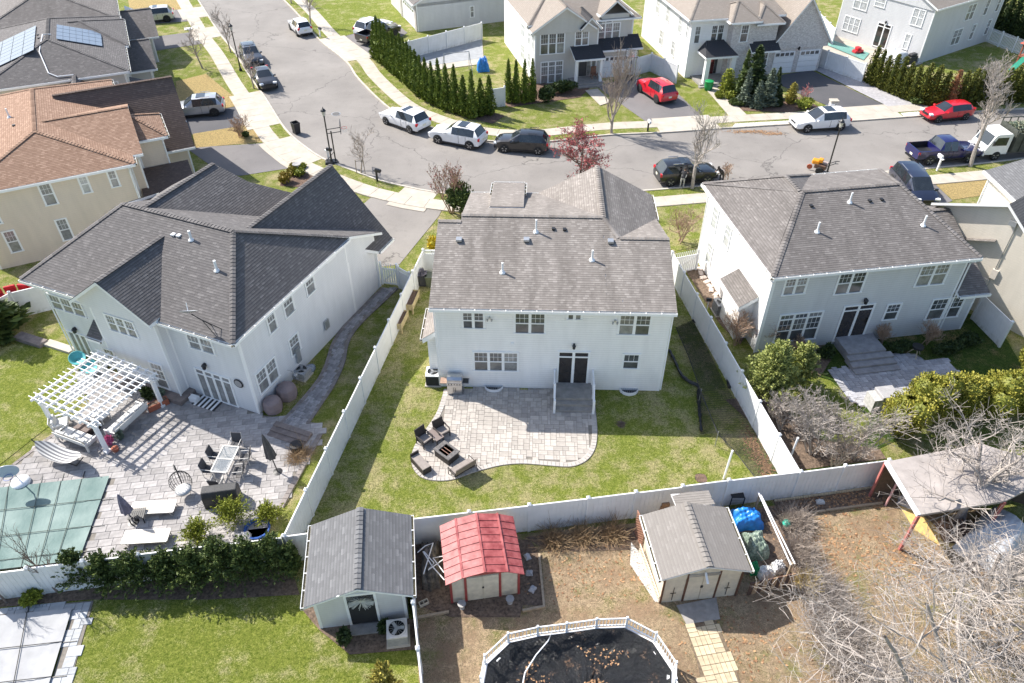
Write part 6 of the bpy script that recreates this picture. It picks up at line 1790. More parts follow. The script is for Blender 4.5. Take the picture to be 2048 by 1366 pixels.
ipoly = [tuple(p) for p in inner] + [tuple(np.array(P2(1186, 781))), tuple(np.array(P2(890, 777)))]
root['label'] = 'pale paved patio with curved edge behind the white house'
lay(root, ashlar(ipoly, R(-1.78), .152, [(2, 2), (3, 2), (1, 2), (2, 3), (3, 2), (2, 2)], 4), .05, PAVE, 0, .016)
lay(root, border([(a + b) / 2 for a, b in zip(edge, inner)], .2, .28), .054, PAVEB, 0, .016, 60, 'border_paver')
# left patio
aL = math.atan2(*(np.array(P2(200, 958)) - np.array(P2(0, 979)))[::-1])
lp = px((-90, 1035), (-60, 1000), (111, 868), (190, 800), (150, 742), (205, 735), (300, 790), (370, 800), (380, 778), (522, 831), (640, 848), (648, 866), (600, 945), (545, 1040), (500, 1070), (430, 1098), (150, 1128), (-90, 1150))
root = sheet('patio', lp, .016, JOINT)
root['label'] = 'large slab patio around the green covered pool'
poolp = px((-130, 993), (221, 955.6), (160, 1124), (-130, 1158))
tiles = [t for t in bond(lp, aL, .62, .40, .37) if not inside((t[0], t[1]), poolp)]
lay(root, tiles, .05, SLABM, 0, .016)
lay(root, border([np.array(P2(-60, 1003)), np.array(P2(0, 952)), np.array(P2(111, 868)), np.array(P2(140, 845))], .3, .2), .056, mat('brown edging pavers', (.23, .20, .185), .9, .2, 5.0, rand=.2), 0, .016, 60, 'edging_paver')
def cover(label, poly, z, m, straps, strapm, group=None, sag=.045):
  r_ = thing('pool_cover', label, 'pool cover', (0, 0, 0))
  n = 26
  a, b, c, d = [np.array(p) for p in poly]
  V = []; rr = np.random.RandomState(3)
  for j in range(n + 1):
    for i in range(n + 1):
      u, v = i / n, j / n
      p = (a * (1 - u) + b * u) * (1 - v) + (d * (1 - u) + c * u) * v
      e = min(u, 1 - u, v, 1 - v)
      V.append((p[0], p[1], z - sag * min(1, e * 5) + .012 * math.sin(u * 60 + v * 9) * min(1, e * 12) * (e < .2)))
  F = [(j * (n + 1) + i, j * (n + 1) + i + 1, (j + 1) * (n + 1) + i + 1, (j + 1) * (n + 1) + i) for j in range(n) for i in range(n)]
  V = np.array(V); F = np.array(F)
  if np.cross(V[F[0][1]] - V[F[0][0]], V[F[0][2]] - V[F[0][0]])[2] < 0: F = F[:, ::-1]
  link('sheet', fastmesh('sheet', V, F, m, smooth=True), r_)
  for s in straps:
    p, q = Vector(s[0]), Vector(s[1]); dd = (q - p).normalized()
    MB().beam(p + Vector((0, 0, z + .012)), q + Vector((0, 0, z + .012)), .03, .012).build('strap', strapm, r_)
    for e, sg in ((p, -1), (q, 1)): MB().beam(e + Vector((0, 0, .09)), e + dd * (sg * .55) + Vector((0, 0, .08)), .035, .02).build('anchor', BLACK, r_)
  return r_
t = NT('green pool cover fabric'); co = t.pos()
n1 = t.noise(co, .55, 3.0, .5)
t.col(t.ramp(n1, [(.35, (.09, .155, .145)), (.72, (.22, .29, .27))])).rough(.62)
t.b.inputs['Specular IOR Level'].default_value = .22
wv = t.noise(co, 5.0, 4.0, .6); t.bump(wv, .5, .05)
GCOV = t.mat
def lerp(a, b, t_): return (a[0] + (b[0] - a[0]) * t_, a[1] + (b[1] - a[1]) * t_, 0)
A, B, Cc, D = poolp
st = [(lerp(A, B, f), lerp(D, Cc, f)) for f in (.22, .42, .60, .72, .84, .92)][:5] + [(lerp(A, D, f), lerp(B, Cc, f)) for f in (.3, .62, .9)]
cover('green mesh safety cover over the pool beside the pergola', poolp, .15, GCOV, st, mat('dark cover strap', (.05, .07, .06), .8, .2))
p2 = px((-80, 1244), (147, 1219), (92, 1400), (-80, 1420))
cover('pale grey cover over the pool in the lower left corner', p2, .15, mat('pale grey cover fabric', (.36, .36, .365), .7, .12, 1.5, spec=.2, bump=.1, bscale=8.), [(lerp(p2[0], p2[1], f), lerp(p2[3], p2[2], f)) for f in (.32, .60)] + [(lerp(p2[0], p2[3], f), lerp(p2[1], p2[2], f)) for f in (.40, .78)], mat('black strap', (.02, .02, .02), .8, .2))
bp = px((-80, 1244), (-80, 1228), (188, 1202), (126, 1420), (88, 1420), (147, 1219))
root = sheet('pool_surround', bp, .016, JOINT); root['label'] = 'grey paver surround of the lower left pool'
lay(root, ashlar(bp, math.atan2(*(np.array(P2(147, 1219)) - np.array(P2(-80, 1244)))[::-1]), .15, [(2, 2), (3, 2), (2, 3), (4, 3), (3, 3)], 6), .05, mat('pale grey pavers', (.40, .41, .42), .85, .12, 5., rand=.14), 0, .016)
lay(root, border([np.array(P2(640, 872)), np.array(P2(598, 950)), np.array(P2(560, 1020))], .3, .25), .1, MATS['brown edging pavers'], 0, .016, 60, 'edging_paver')
# walkway along the grey house
wl = sm([P(*q) for q in ((763, 576), (720, 618), (684, 655), (662, 690), (655, 712), (645, 740), (628, 768), (596, 806), (556, 850))], .3)
wr_ = sm([P(*q) for q in ((797, 578), (768, 606), (732, 640), (708, 668), (697, 692), (692, 720), (683, 745), (668, 775), (645, 810), (618, 850))], .3)
wp = strip(wl, wr_)
root = sheet('walkway', wp, .02, JOINT); root['label'] = 'curving grey paver walkway along the side of the grey house'
lay(root, ashlar(strip(off(wl, -.22) if not inside(tuple(off(wl, .22)[5]), wp) else off(wl, .22), off(wr_, .22) if inside(tuple(off(wr_, .22)[5]), wp) else off(wr_, -.22)), R(67), .105, [(2, 2), (3, 2), (2, 1), (2, 3)], 9), .05, COBB, 0, .02, 300)
for ed, sg in ((wl, .1), (wr_, .1)):
  e2 = off(ed, sg) if inside(tuple(off(ed, sg)[len(ed) // 2]), wp) else off(ed, -sg)
  lay(root, border(e2, .2, .2), .055, mat('brown edging pavers', (.2, .2, .2)), 0, .02, 80, 'edging_paver')
stp = thing('garden_steps', 'dark stone steps where the walkway meets the slab patio', 'steps', P2(590, 860), R(-22))
for k in range(3): MB().box(-1.1, 1.1, -.30 * k - .3, -.30 * k, 0, .26 - .08 * k).build('step', LEDGE, stp)
# stone patio of the blue grey house
q6 = px((1656, 740), (1700, 735), (1745, 712), (1830, 708), (1850, 722), (1888, 716), (1925, 752), (1900, 800), (1720, 815), (1690, 790))
root = sheet('patio', q6, .02, JOINT); root['label'] = 'violet grey paver patio behind the blue grey house'
lay(root, ashlar(q6, R(9.1), .15, [(2, 2), (3, 2), (2, 1), (2, 3)], 12), .05, mat('violet grey pavers', (.36, .355, .375), .85, .15, 5., rand=.22), 0, .02)
# stepping path in the brown yard
ap = math.atan2(*(np.array(P2(1457, 1320)) - np.array(P2(1400, 1330)))[::-1])
pp = px((1368, 1250), (1432, 1243), (1470, 1330), (1490, 1400), (1412, 1420), (1395, 1330))
root = sheet('stone_path', pp, .016, mat('path joint soil', (.16, .12, .08), .95, .3, 8.)); root['label'] = 'yellowish concrete block path leading to the cream shed'
tl = []
c_, s_ = math.cos(-ap), math.sin(-ap); qq = [(x * c_ - y * s_, x * s_ + y * c_) for x, y in pp]
x0, y0 = min(p[0] for p in qq), min(p[1] for p in qq)
for i in range(8):
  for j in range(14):
    cx, cy = x0 + (i + .5) * .40, y0 + (j + .5) * .40
    for k in (-.5, .5):
      w_, d_, ox, oy = (.39, .195, 0, k * .2) if (i * 3 + j * 5 + i * j) % 7 < 4 else (.195, .39, k * .2, 0)
      if inside((cx + ox, cy + oy), qq):
        X, Y = cx + ox, cy + oy
        tl.append((X * math.cos(ap) - Y * math.sin(ap), X * math.sin(ap) + Y * math.cos(ap), w_, d_, ap + rnd.uniform(-.03, .03)))
lay(root, tl, .05, mat('yellowish concrete block', (.52, .43, .29), .9, .15, 4., bump=.2, rand=.14), 0, .012)
sheet('concrete_pad', px((1352, 1212), (1432, 1196), (1440, 1240), (1372, 1250)), .03, mat('grey concrete pad', (.30, .28, .26), .9, .2, 3.))
# grey court behind the corner lot
sheet('court', px((800, 106), (964, 74), (968, 128), (862, 142)), .02, CONC)
ct = sheet('court', px((818, 106), (963, 80), (966, 117), (863, 132)), .03, mat('grey court surface', (.30, .31, .32), .8, .15, 2.))
for f in (.16, .34, .5, .66, .82):
  a, b = lerp(P2(818, 106), P2(963, 80), f), lerp(P2(863, 132), P2(966, 117), f)
  MB().beam((a[0], a[1], .045), (b[0], b[1], .045), .12, .006).build('line_marking', WHITE, ct)
sheet('deck_floor', px((1632, 100), (1665, 70), (1845, 128), (1740, 160)), .12, CONC, .1)
gpc = px((1634, 86), (1652, 80), (1738, 110), (1726, 124))
cover('long green cover over the narrow pool behind the dark driveway', gpc, .22, mat('teal cover fabric', (.13, .30, .26), .5, .15, 2.), [], BLACK)
sheet('front_walk', px((1405, 172), (1425, 165), (1495, 232), (1462, 238)), .03, CONC)
sheet('front_walk', px((1170, 182), (1195, 178), (1222, 205), (1200, 212)), .03, CONC)
sheet('front_walk', px((1628, 140), (1650, 128), (1835, 212), (1784, 218)), .03, COBB)
# ------------------------------------------------------------------ sheds and the lower yards
G_SIDE = siding_mat('pale shed siding', (0.62, 0.62, 0.62), .9)
h = House('grey_shed', 'grey shingled garden shed with open dark doorway in the lower middle', (-7.78, 15.95), 7.2, G_SIDE, S_PALE, 'shed')
h.walls((0, 3.55, 0, 3.2, 0, 2.0));
sh = hipy(-.3, 3.9, -.28, 3.6, 2.1, 2.95, 1.85)
h.roof([sh], expo=.14, wid=.28, lift=.006, light=.12, over=.25, th=.1)
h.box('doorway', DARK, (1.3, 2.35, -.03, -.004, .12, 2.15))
h.box('door_frame', TRIM, (1.2, 1.3, -.05, -.004, 0, 2.2), (2.35, 2.45, -.05, -.004, 0, 2.2), (1.2, 2.45, -.055, -.006, 2.15, 2.27))
h.box('door_sill', STEPM, (1.2, 2.45, -.5, -.05, 0, .1))
w_ = MB(); rr = np.random.RandomState(8)
for i in range(90):
  a = rr.rand() * 6.28; d = np.array([math.cos(a) * .5, rr.uniform(-.35, .0), math.sin(a) * .35]); w_.beam((1.85, -.08, 1.75), (1.85 + d[0], -.08 + d[1] * .5, 1.75 + d[2]), .012, .012)
w_.build('door_wreath', mat('silver wreath', (.55, .55, .5), .8, .2), h.root)
h = House('red_roof_shed', 'small cream metal shed with red ribbed roof', (-2.52, 17.1), 9.0, mat('cream metal siding', (.58, .53, .42), .5, .15, 3.), BLACK, 'shed')
REDM = mat('red metal roofing', (.27, .04, .042), .55, .22, 3., c2=(.36, .10, .095)); REDT = mat('brick red trim', (.30, .055, .05), .5, .15)
h.walls((0, 2.85, 0, 2.5, 0, 1.75), corner=False)
prof = [(-.18, 1.72), (.52, 2.06), (1.42, 2.26), (2.33, 2.06), (3.03, 1.72)]
rf = empty('roof'); rf.parent = h.root
for k in range(4):
  (xa, za), (xb, zb) = prof[k], prof[k + 1]
  n = 8; y0, y1 = -.22, 2.7
  for i in range(n):
    ya, yb = y0 + (y1 - y0) * i / n, y0 + (y1 - y0) * (i + 1) / n
    MB().slab([(xa, ya + .006, za), (xb, ya + .006, zb), (xb, yb - .006, zb), (xa, yb - .006, za)], .03).build('roof_panel', REDM, rf)
    MB().beam((xa, ya, za + .012), (xb, ya, zb + .012), .035, .03).build('seam', REDM, rf)
for x, z in prof[1:4]: MB().beam((x, -.23, z + .015), (x, 2.71, z + .015), .09, .035).build('ridge_trim', REDM, rf)
g = MB(); g.add([(0, 0, 1.7), (2.85, 0, 1.7), (2.33, 0, 2.0), (1.42, 0, 2.2), (.52, 0, 2.0), (0, .03, 1.7), (2.85, .03, 1.7), (2.33, .03, 2.0), (1.42, .03, 2.2), (.52, .03, 2.0)], [(0, 1, 2, 3, 4), (9, 8, 7, 6, 5)]); g.build('gable_panel', REDT, h.root)
for x in (0.02, .62, 2.05, 2.83): h.box('trim_strip', REDT, (x - .05, x + .05, -.04, -.004, 0, 1.8))
h.box('door_leaf', MATS['cream metal siding'], (.69, 1.33, -.03, -.005, .06, 1.68)); h.box('door_leaf', MATS['cream metal siding'], (1.35, 1.99, -.03, -.005, .06, 1.68))
h.box('latch', BLACK, (1.30, 1.38, -.05, -.03, .85, .95))
h = House('cream_shed', 'cream wooden double-door shed with grey shingle roof and brown trim', (6.15, 17.1), 6.3, mat('cream painted boards', (.62, .55, .44), .6, .12, 3.), S_PALE, 'shed')
TANS = shingle_mat('tan grey shed shingles', (.19, .172, .155), (.34, .315, .29))
h.walls((0, 3.3, 0, 2.75, 0, 1.95), corner=False)
h.roof([hipy(-.2, 3.5, -.2, 3.0, 2.05, 2.65, 1.65)], expo=.14, wid=.28, lift=.006, light=.1, over=.18, th=.07, m=TANS)
h.roof([([[(1.3, 2.9, 2.3), (3.0, 2.9, 2.2), (3.0, 3.9, 2.05), (1.3, 3.9, 2.15)]], [], [], [])], m=TANS, th=.06, caps=False)
BRN = mat('dark brown trim', (.11, .05, .03), .6, .2)
for x in (.03, .98, 2.32, 3.27): h.box('trim_strip', BRN, (x - .04, x + .04, -.04, -.004, 0, 2.0))
h.box('door_leaf', MATS['cream painted boards'], (1.03, 1.64, -.035, -.005, .05, 1.75)); h.box('door_leaf', MATS['cream painted boards'], (1.66, 2.27, -.035, -.005, .05, 1.75))
h.box('latch', BLACK, (1.6, 1.7, -.06, -.035, .95, 1.1)); h.box('header', GREYMETAL, (1.0, 2.3, -.05, -.006, 1.8, 1.95))
MB().tube([(1.65, -.05, 2.05), (1.65, -.45, 1.85)], .05, 8).build('flood_light', WHITE, h.root)
for x in (.5, 2.8):
  m = MB().beam((x, -.03, .2), (x, -.03, 1.1), .02, .02); m.beam((x - .12, -.03, .7), (x + .12, -.03, .7), .02, .02); m.build('iron_bracket', BLACK, h.root)
# wooden lattice beside the cream shed
def lattice(label, a, b, H_, m, z0=0.0):
  a, b = Vector((a[0], a[1], z0)), Vector((b[0], b[1], z0)); L = (b - a).length; d = (b - a) / L
  r_ = thing('lattice', label, 'lattice', a, math.atan2(d.y, d.x))
  q = MB(); s = .16; k = -H_
  while k < L:
    x0, z0_, x1, z1 = k, 0, k + H_, H_
    if x0 < 0: z0_ = -x0; x0 = 0
    if x1 > L: z1 = H_ - (x1 - L); x1 = L
    if x1 > x0: q.beam((x0, 0, z0_), (x1, 0, z1), .012, .035); q.beam((x0, .012, H_ - z0_), (x1, .012, H_ - z1), .012, .035)
    k += s
  tag(q.build('slats', m, r_), kind='stuff'); MB().beam((0, 0, H_), (L, 0, H_), .04, .05).build('rail', m, r_); MB().beam((0, 0, 0.03), (L, 0, .03), .04, .05).build('rail', m, r_)
lattice('white lattice strip at the foot of the cream shed wall', P2(1278, 1100), P2(1316, 1206), .45, MATS['cream painted boards'])
lattice('brown lattice panel between the cream shed and the back fence', P2(1268, 1062), P2(1283, 1095), 1.5, mat('brown lattice wood', (.34, .17, .11), .8, .2))
# striped slat fence bin store
a, b = Vector((*P2(1492, 1192), 0)), Vector((*P2(1582, 1172), 0)); d = (b - a).normalized(); L = (b - a).length
r_ = thing('slat_fence', 'low fence of brown and tan slats beside the cream shed', 'fence', a, math.atan2(d.y, d.x))
for i in range(10): MB().box(L * i / 10 + .01, L * (i + 1) / 10 - .01, -.015, .015, .05, .95).build('slat', mat('tan slat', (.42, .28, .17), .8, .2) if i % 2 else mat('dark slat', (.10, .06, .045), .8, .2), r_)
for z in (.2, .9): MB().beam((0, .03, z), (L, .03, z), .03, .05).build('rail', BRN, r_)
pip = thing('metal_pole', 'pair of long white pipes lying on trestles beside the blue tarpaulin', 'pipe', P2(1520, 1010))
o0 = Vector((*P2(1518, 1000), 0))
MB().tube([P(1517, 985, 1.2) - o0, P(1582, 1130, 1.0) - o0], .035, 8).build('pipe', WHITE, pip); MB().tube([P(1522, 990, 1.15) - o0, P(1590, 1128, .95) - o0], .03, 8).build('pipe', WHITE, pip)
pip.location = o0
for q in ((1519, 992), (1584, 1128)): MB().box(*(lambda v: (v.x - .04, v.x + .04, v.y - .04, v.y + .04, 0, 1.05))(P(*q, 1.0) - o0)).build('trestle', WOODD, pip)
def heap(name, label, cat, q, rx, ry, hz, m, seed, rot=0.0, wr=.10, group=None):
  """crumpled cover over a pile"""
  r = np.random.RandomState(seed); n = 26; V = []
  ph = r.rand(6) * 6.28
  for j in range(n + 1):
    for i in range(n + 1):
      u, v = i / n * 2 - 1, j / n * 2 - 1
      e = max(abs(u), abs(v)); k = (1 - e ** 3.5)
      z = hz * (k ** .6) * (1 + .12 * math.sin(3 * u + ph[0]) * math.cos(4 * v + ph[1])) + wr * hz * (math.sin(9 * u + 5 * v + ph[2]) * .5 + math.sin(17 * v - 6 * u + ph[3]) * .35 + math.sin(23 * u + ph[4]) * .3) * min(1, k * 3)
      f = 1 + .06 * math.sin(5 * math.atan2(v, u) + ph[5])
      V.append((u * rx * f, v * ry * f, max(z, .0) + .01))
  F = [(j * (n + 1) + i, j * (n + 1) + i + 1, (j + 1) * (n + 1) + i + 1, (j + 1) * (n + 1) + i) for j in range(n) for i in range(n)]
  o = link(name, fastmesh(name, np.array(V), np.array(F), m, smooth=True), None, (q[0], q[1], 0), rot)
  return tag(o, label, cat, group)
heap('tarpaulin', 'bright blue tarpaulin over a pile behind the cream shed', 'tarpaulin', P2(1490, 1045), .72, .5, .75, mat('blue tarpaulin', (.02, .20, .60), .35, .3, 4.), 1, .1)
heap('tarpaulin', 'dark green spotted tarpaulin in front of the blue one', 'tarpaulin', P2(1508, 1098), .5, .62, .8, mat('dark green tarpaulin', (.05, .09, .06), .4, .5, 12., c2=(.20, .25, .20)), 2, .1)
heap('rubbish_bag', 'white plastic sack beside the slat fence', 'sack', P2(1528, 1150), .33, .25, .5, mat('white plastic film', (.7, .7, .68), .35, .2), 3, .2, .2)
heap('rubbish_bag', 'glossy green plastic sack behind the white sack', 'sack', P2(1506, 1142), .2, .26, .5, mat('green plastic film', (.02, .28, .10), .25, .3), 4, .1, .2)
heap('rubbish_bag', 'black and silver plastic heap at the end of the slat fence', 'sack', P2(1555, 1140), .25, .25, .5, mat('silver black film', (.18, .18, .19), .25, .7, 9., c2=(.6, .6, .6)), 5, .1, .25)
heap('tarpaulin', 'black crumpled tarpaulin between the grey and red roofed sheds', 'tarpaulin', P2(862, 1135), .42, 1.15, .75, mat('black tarpaulin', (.03, .03, .028), .5, .5, 5., c2=(.12, .10, .08)), 6, .1)
t = thing('lawn_chair_frame', 'white bent tubular frames lying on the black tarpaulin', 'frame', (*P2(866, 1120), 0))
o0 = Vector((*P2(866, 1120), 0))
for k, ln in enumerate((((1325, 500), (1340, 470)), )): pass
for pts in (((835, 1105), (850, 1092), (866, 1086), (847, 1148)), ((846, 1103), (864, 1132), (889, 1160)), ((848, 1103), (868, 1126), (856, 1140), (888, 1118)), ((888, 1145), (866, 1116), (889, 1112))): MB().tube([P(x, y, .92) - o0 for x, y in pts], .025, 6).build('tube', WHITE, t)
cb = thing('concrete_block', 'hollow concrete block lying by the black tarpaulin', 'block', (*P2(848, 1209), 0), .5)
m = MB(); m.box(-.2, .2, -.1, -.07, .0, .2); m.box(-.2, .2, .07, .1, 0, .2)
for x in (-.2, -.015, .17): m.box(x, x + .03, -.07, .07, 0, .2)
m.build('shell', mat('grey beige block', (.52, .46, .36), .9, .15), cb)
# air conditioner units
def ac_unit(label, q, rz_, s=.75, H_=.8, side=None, top=None):
  r_ = thing('air_conditioner', label, 'air conditioner', q, rz_)
  m = MB(); m.box(-s / 2, s / 2, -s / 2, s / 2, .08, H_ - .06); m.build('casing', side or mat('dark unit grille', (.03, .033, .036), .6, .2), r_)
  f = MB()
  for i in range(12):
    z = .14 + (H_ - .25) * i / 12
    f.box(-s / 2 - .012, s / 2 + .012, -s / 2 - .012, s / 2 + .012, z, z + .018)
  f.build('louvres', side or MATS['dark unit grille'], r_)
  t_ = MB(); t_.box(-s / 2 - .02, s / 2 + .02, -s / 2 - .02, s / 2 + .02, H_ - .06, H_ - .01); t_.lathe([(s * .46, H_ - .01), (s * .46, H_ + .03), (s * .42, H_ + .03), (s * .42, H_ - .0)], 20); t_.build('top', top or WHITE, r_)
  MB().lathe([(.01, H_ + .004), (s * .42, H_ + .004)], 20).build('fan_well', BLACK, r_)
  g = MB();
  for i in range(8): a = math.pi * i / 8; g.beam((-s * .42 * math.cos(a), -s * .42 * math.sin(a), H_ + .03), (s * .42 * math.cos(a), s * .42 * math.sin(a), H_ + .03), .008, .008)
  g.build('fan_guard', GREYMETAL, r_)
  b = MB()
  for i in range(3): a = 2.1 * i; b.cbox(.16 * math.cos(a), .16 * math.sin(a), H_ + .015, .28, .13, .012, a)
  b.build('fan_blade', GREYMETAL, r_); MB().box(-s / 2 - .08, s / 2 + .08, -s / 2 - .08, s / 2 + .08, 0, .08).build('pad', CONC, r_)
ac_unit('dark air conditioner with white rim at the left corner of the white house', P2(868, 764), R(-2))
ac_unit('grey air conditioner beside the grey shed, in front of the fence', P2(797, 1275), R(8), .78, .72, mat('grey unit casing', (.40, .39, .37), .6, .15), mat('beige unit top', (.56, .53, .50), .6, .1))
ac_unit('grey air conditioner beside the white side wall of the blue grey house', P2(1440, 625), R(9), .8, .85, mat('mid grey unit casing', (.20, .20, .20), .6, .15), mat('grey unit rim', (.35, .35, .35), .6, .1))
ac_unit('grey air conditioner among the meter pipes at the grey house wall', P2(606, 752), R(-22), .7, .5, MATS['grey unit casing'], MATS['grey unit rim'])
# above-ground pool
rp = [P(x, y, 1.75) for x, y in ((961, 1354), (969, 1310.6), (1016, 1267), (1075.6, 1253.8), (1134, 1246.6), (1194, 1238), (1255, 1236), (1313, 1266), (1353, 1324.7), (1352, 1357.5))]
pcx, pcy = sum(p.x for p in rp) / len(rp), 12.9
ring_ = [(p.x, p.y) for p in rp] + [(2 * pcx - p.x, 2 * 12.75 - p.y) for p in rp[1:-1]]
t = thing('above_ground_pool', 'oval above-ground pool with white railing and black leaf-strewn cover', 'pool', (pcx, 12.75, 0))
loc = [(x - pcx, y - 12.75) for x, y in ring_]
n = len(loc)
m = MB()
for i in range(n):
  a, b = loc[i], loc[(i + 1) % n]
  m.add([(a[0] * .96, a[1] * .96, 0), (b[0] * .96, b[1] * .96, 0), (b[0] * .96, b[1] * .96, 1.12), (a[0] * .96, a[1] * .96, 1.12)], [(0, 1, 2, 3)])
m.build('pool_wall', mat('pale pool wall', (.62, .60, .56), .5, .1), t)
m = MB()
for i in range(n):
  a, b = loc[i], loc[(i + 1) % n]
  m.add([(a[0] * 1.0, a[1] * 1.0, 1.14), (b[0] * 1.0, b[1] * 1.0, 1.14), (b[0] * .92, b[1] * .92, 1.14), (a[0] * .92, a[1] * .92, 1.14)], [(0, 1, 2, 3)])
m.build('top_rim', WHITE, t)
for i in range(n):
  a, b = Vector((*loc[i], 0)), Vector((*loc[(i + 1) % n], 0))
  MB().box(a.x - .04, a.x + .04, a.y - .04, a.y + .04, .9, 1.82).build('rail_post', WHITE, t)
  if b.y < -1.2 and a.y < -1.2: continue
  L = (b - a).length; k = max(3, int(L / .13));
  q = MB()
  for z in (1.26, 1.72): q.beam(a + Vector((0, 0, z)), b + Vector((0, 0, z)), .045, .05)
  q.build('rail', WHITE, t)
  for j in range(1, k): p = a + (b - a) * (j / k); MB().box(p.x - .013, p.x + .013, p.y - .013, p.y + .013, 1.26, 1.72).build('baluster', WHITE, t)
tm = NT('black wet tarpaulin'); co = tm.coord()
n1 = tm.noise(co, 1.3, 5., .6)
lf = tm.noise(co, 7.0, 6., .75)
msk = tm.math('MULTIPLY', tm.ramp(n1, [(.56, 0.), (.66, .8)]), tm.ramp(lf, [(.52, 0.), (.62, 1.)]))
tm.col(tm.mix(msk, (.022, .023, .025), (.34, .19, .10))).rough(tm.ramp(msk, [(0., .16), (1., .9)]))
w1 = tm.noise(co, 3.2, 7., .7); tm.bump(w1, 1.0, .3)
V, F = [], []
rings = [(1.0, 1.17), (.93, 1.19), (.88, 1.02), (.80, .86), (.66, .80), (.45, .83), (.22, .80), (0.0, .82)]
sub = 4
nn = n * sub
rr = np.random.RandomState(4)
for f, z in rings:
  for i in range(n):
    for s in range(sub):
      a, b = loc[i], loc[(i + 1) % n]; tt = s / sub
      x, y = a[0] + (b[0] - a[0]) * tt, a[1] + (b[1] - a[1]) * tt
      k = .97 if f > .9 else .97 + rr.normal() * .012
      V.append((x * f * k, y * f * k, z + (rr.normal() * .05 if f < .95 else 0)))
F = [(j * nn + i, j * nn + (i + 1) % nn, (j + 1) * nn + (i + 1) % nn, (j + 1) * nn + i) for j in range(len(rings) - 1) for i in range(nn)]
V, F = np.array(V), np.array(F)
if np.cross(V[F[0][1]] - V[F[0][0]], V[F[0][2]] - V[F[0][1]])[2] < 0: F = F[:, ::-1]
link('cover', fastmesh('cover', V, F, tm.mat, smooth=True), t)
lv = np.random.RandomState(6); nl = 900
ang = lv.rand(nl) * 6.28; rad = lv.uniform(.05, .62, nl)
C = np.stack([4.6 * rad * np.cos(ang) + .4, 2.6 * rad * np.sin(ang) + .4, np.full(nl, .93)], 1)
keep = (np.sin(C[:, 0] * 2.1) + np.cos(C[:, 1] * 2.7 + C[:, 0]) > .2); C = C[keep]; nl = len(C)
D = unit(np.stack([lv.normal(size=nl), lv.normal(size=nl), lv.normal(size=nl) * .3], 1)); E_ = unit(np.cross(D, np.array([0, 0, 1.0]) + lv.normal(size=(nl, 3)) * .2))
V, F = quads(C, D, E_, lv.uniform(.03, .07, nl), lv.uniform(.02, .04, nl))
tag(link('fallen_leaves', fastmesh('fallen_leaves', V, F, leaf_mat('fallen leaves', (.20, .10, .05), (.45, .27, .14)), np.repeat(lv.rand(nl), 4)), t), kind='stuff')
m = MB(); m.tube([(p - Vector((pcx, 12.75, 0))) for p in (P(1105, 1262, 1.78), P(1096, 1282, 1.3), P(1072, 1310, 1.1), P(1050, 1345, 1.05), P(1044, 1375, 1.0))], .025, 6); m.build('hose', WHITE, t)
# carport on the right with what stands in and before it
cz = 2.5
cor = [P(1773, 923, cz), P(1962, 887, cz + .25), P(2130, 940, cz + .1), P(2010, 1002, cz - .1), P(1838, 1030, cz)]
o0 = Vector((cor[4].x, cor[4].y, 0))
t = thing('carport', 'grey brown carport roof under the bare trees at the right', 'carport', o0)
m = MB(); m.slab([tuple(p - o0) for p in cor][::-1], .12); ro = m.build('roof', mat('grey brown roofing', (.36, .32, .295), .9, .18, 1.5, bump=.3), t)
a, b = cor[0] - o0, cor[4] - o0; m = MB(); m.beam(a + Vector((0, 0, -.04)), b + Vector((0, 0, -.04)), .14, .16); m.build('fascia', WHITE, ro)
for p in (cor[0], cor[4], cor[3], cor[1], cor[2]): q = p - o0; MB().box(q.x - .06, q.x + .06, q.y - .06, q.y + .06, 0, p.z - .05).build('post', mat('faded red post', (.42, .14, .12), .7, .2), t)
m = MB(); q = (cor[1] + cor[2]) / 2 - o0
back = [cor[0] - o0, cor[1] - o0, cor[2] - o0]
for i in range(2): p, r2 = back[i] * .97, back[i + 1] * .97; m.add([(p.x, p.y, 0), (r2.x, r2.y, 0), (r2.x, r2.y, 2.3), (p.x, p.y, 2.3)], [(0, 1, 2, 3)])
m.build('back_wall', mat('dark plank wall', (.10, .07, .05), .8, .3), t)
heap('covered_car', 'grey covered car standing under the front of the carport', 'covered car', P2(1985, 1085), 1.0, 1.7, 1.15, mat('grey car cover', (.42, .43, .45), .6, .12), 12, -.9, .03)
heap('log_pile', 'dark firewood heap inside the carport opening', 'wood pile', P2(1905, 1070), .6, .5, .7, mat('dark firewood', (.13, .08, .055), .9, .5, 7.), 13, 0, .2)
pl = thing('plywood_board', 'yellow plywood board lying on the ground before the carport', 'board', (*P2(1860, 1062), 0))
o0 = Vector((*P2(1860, 1062), 0)); MB().prism([tuple((P(*q) - o0).xy) for q in ((1798, 1012), (1840, 1028), (1918, 1092), (1892, 1100), (1830, 1062))], .02, .06).build('sheet', mat('yellow plywood', (.62, .43, .16), .8, .2), pl)
heap('stone_pile', 'pale broken stones between the board and the carport', 'stones', P2(1822, 1012), .6, .3, .3, mat('pale rubble', (.55, .50, .46), .9, .4, 9., bump=.8), 14, -.7, .4)
tb = thing('striped_pole', 'leaning red and white pole beside the carport post', 'pole', (*P2(1770, 1012), 0)); MB().tube([(0, 0, 0), (.45, .55, 2.2)], .05, 8).build('shaft', mat('faded pink paint', (.55, .30, .28), .6, .2), tb)
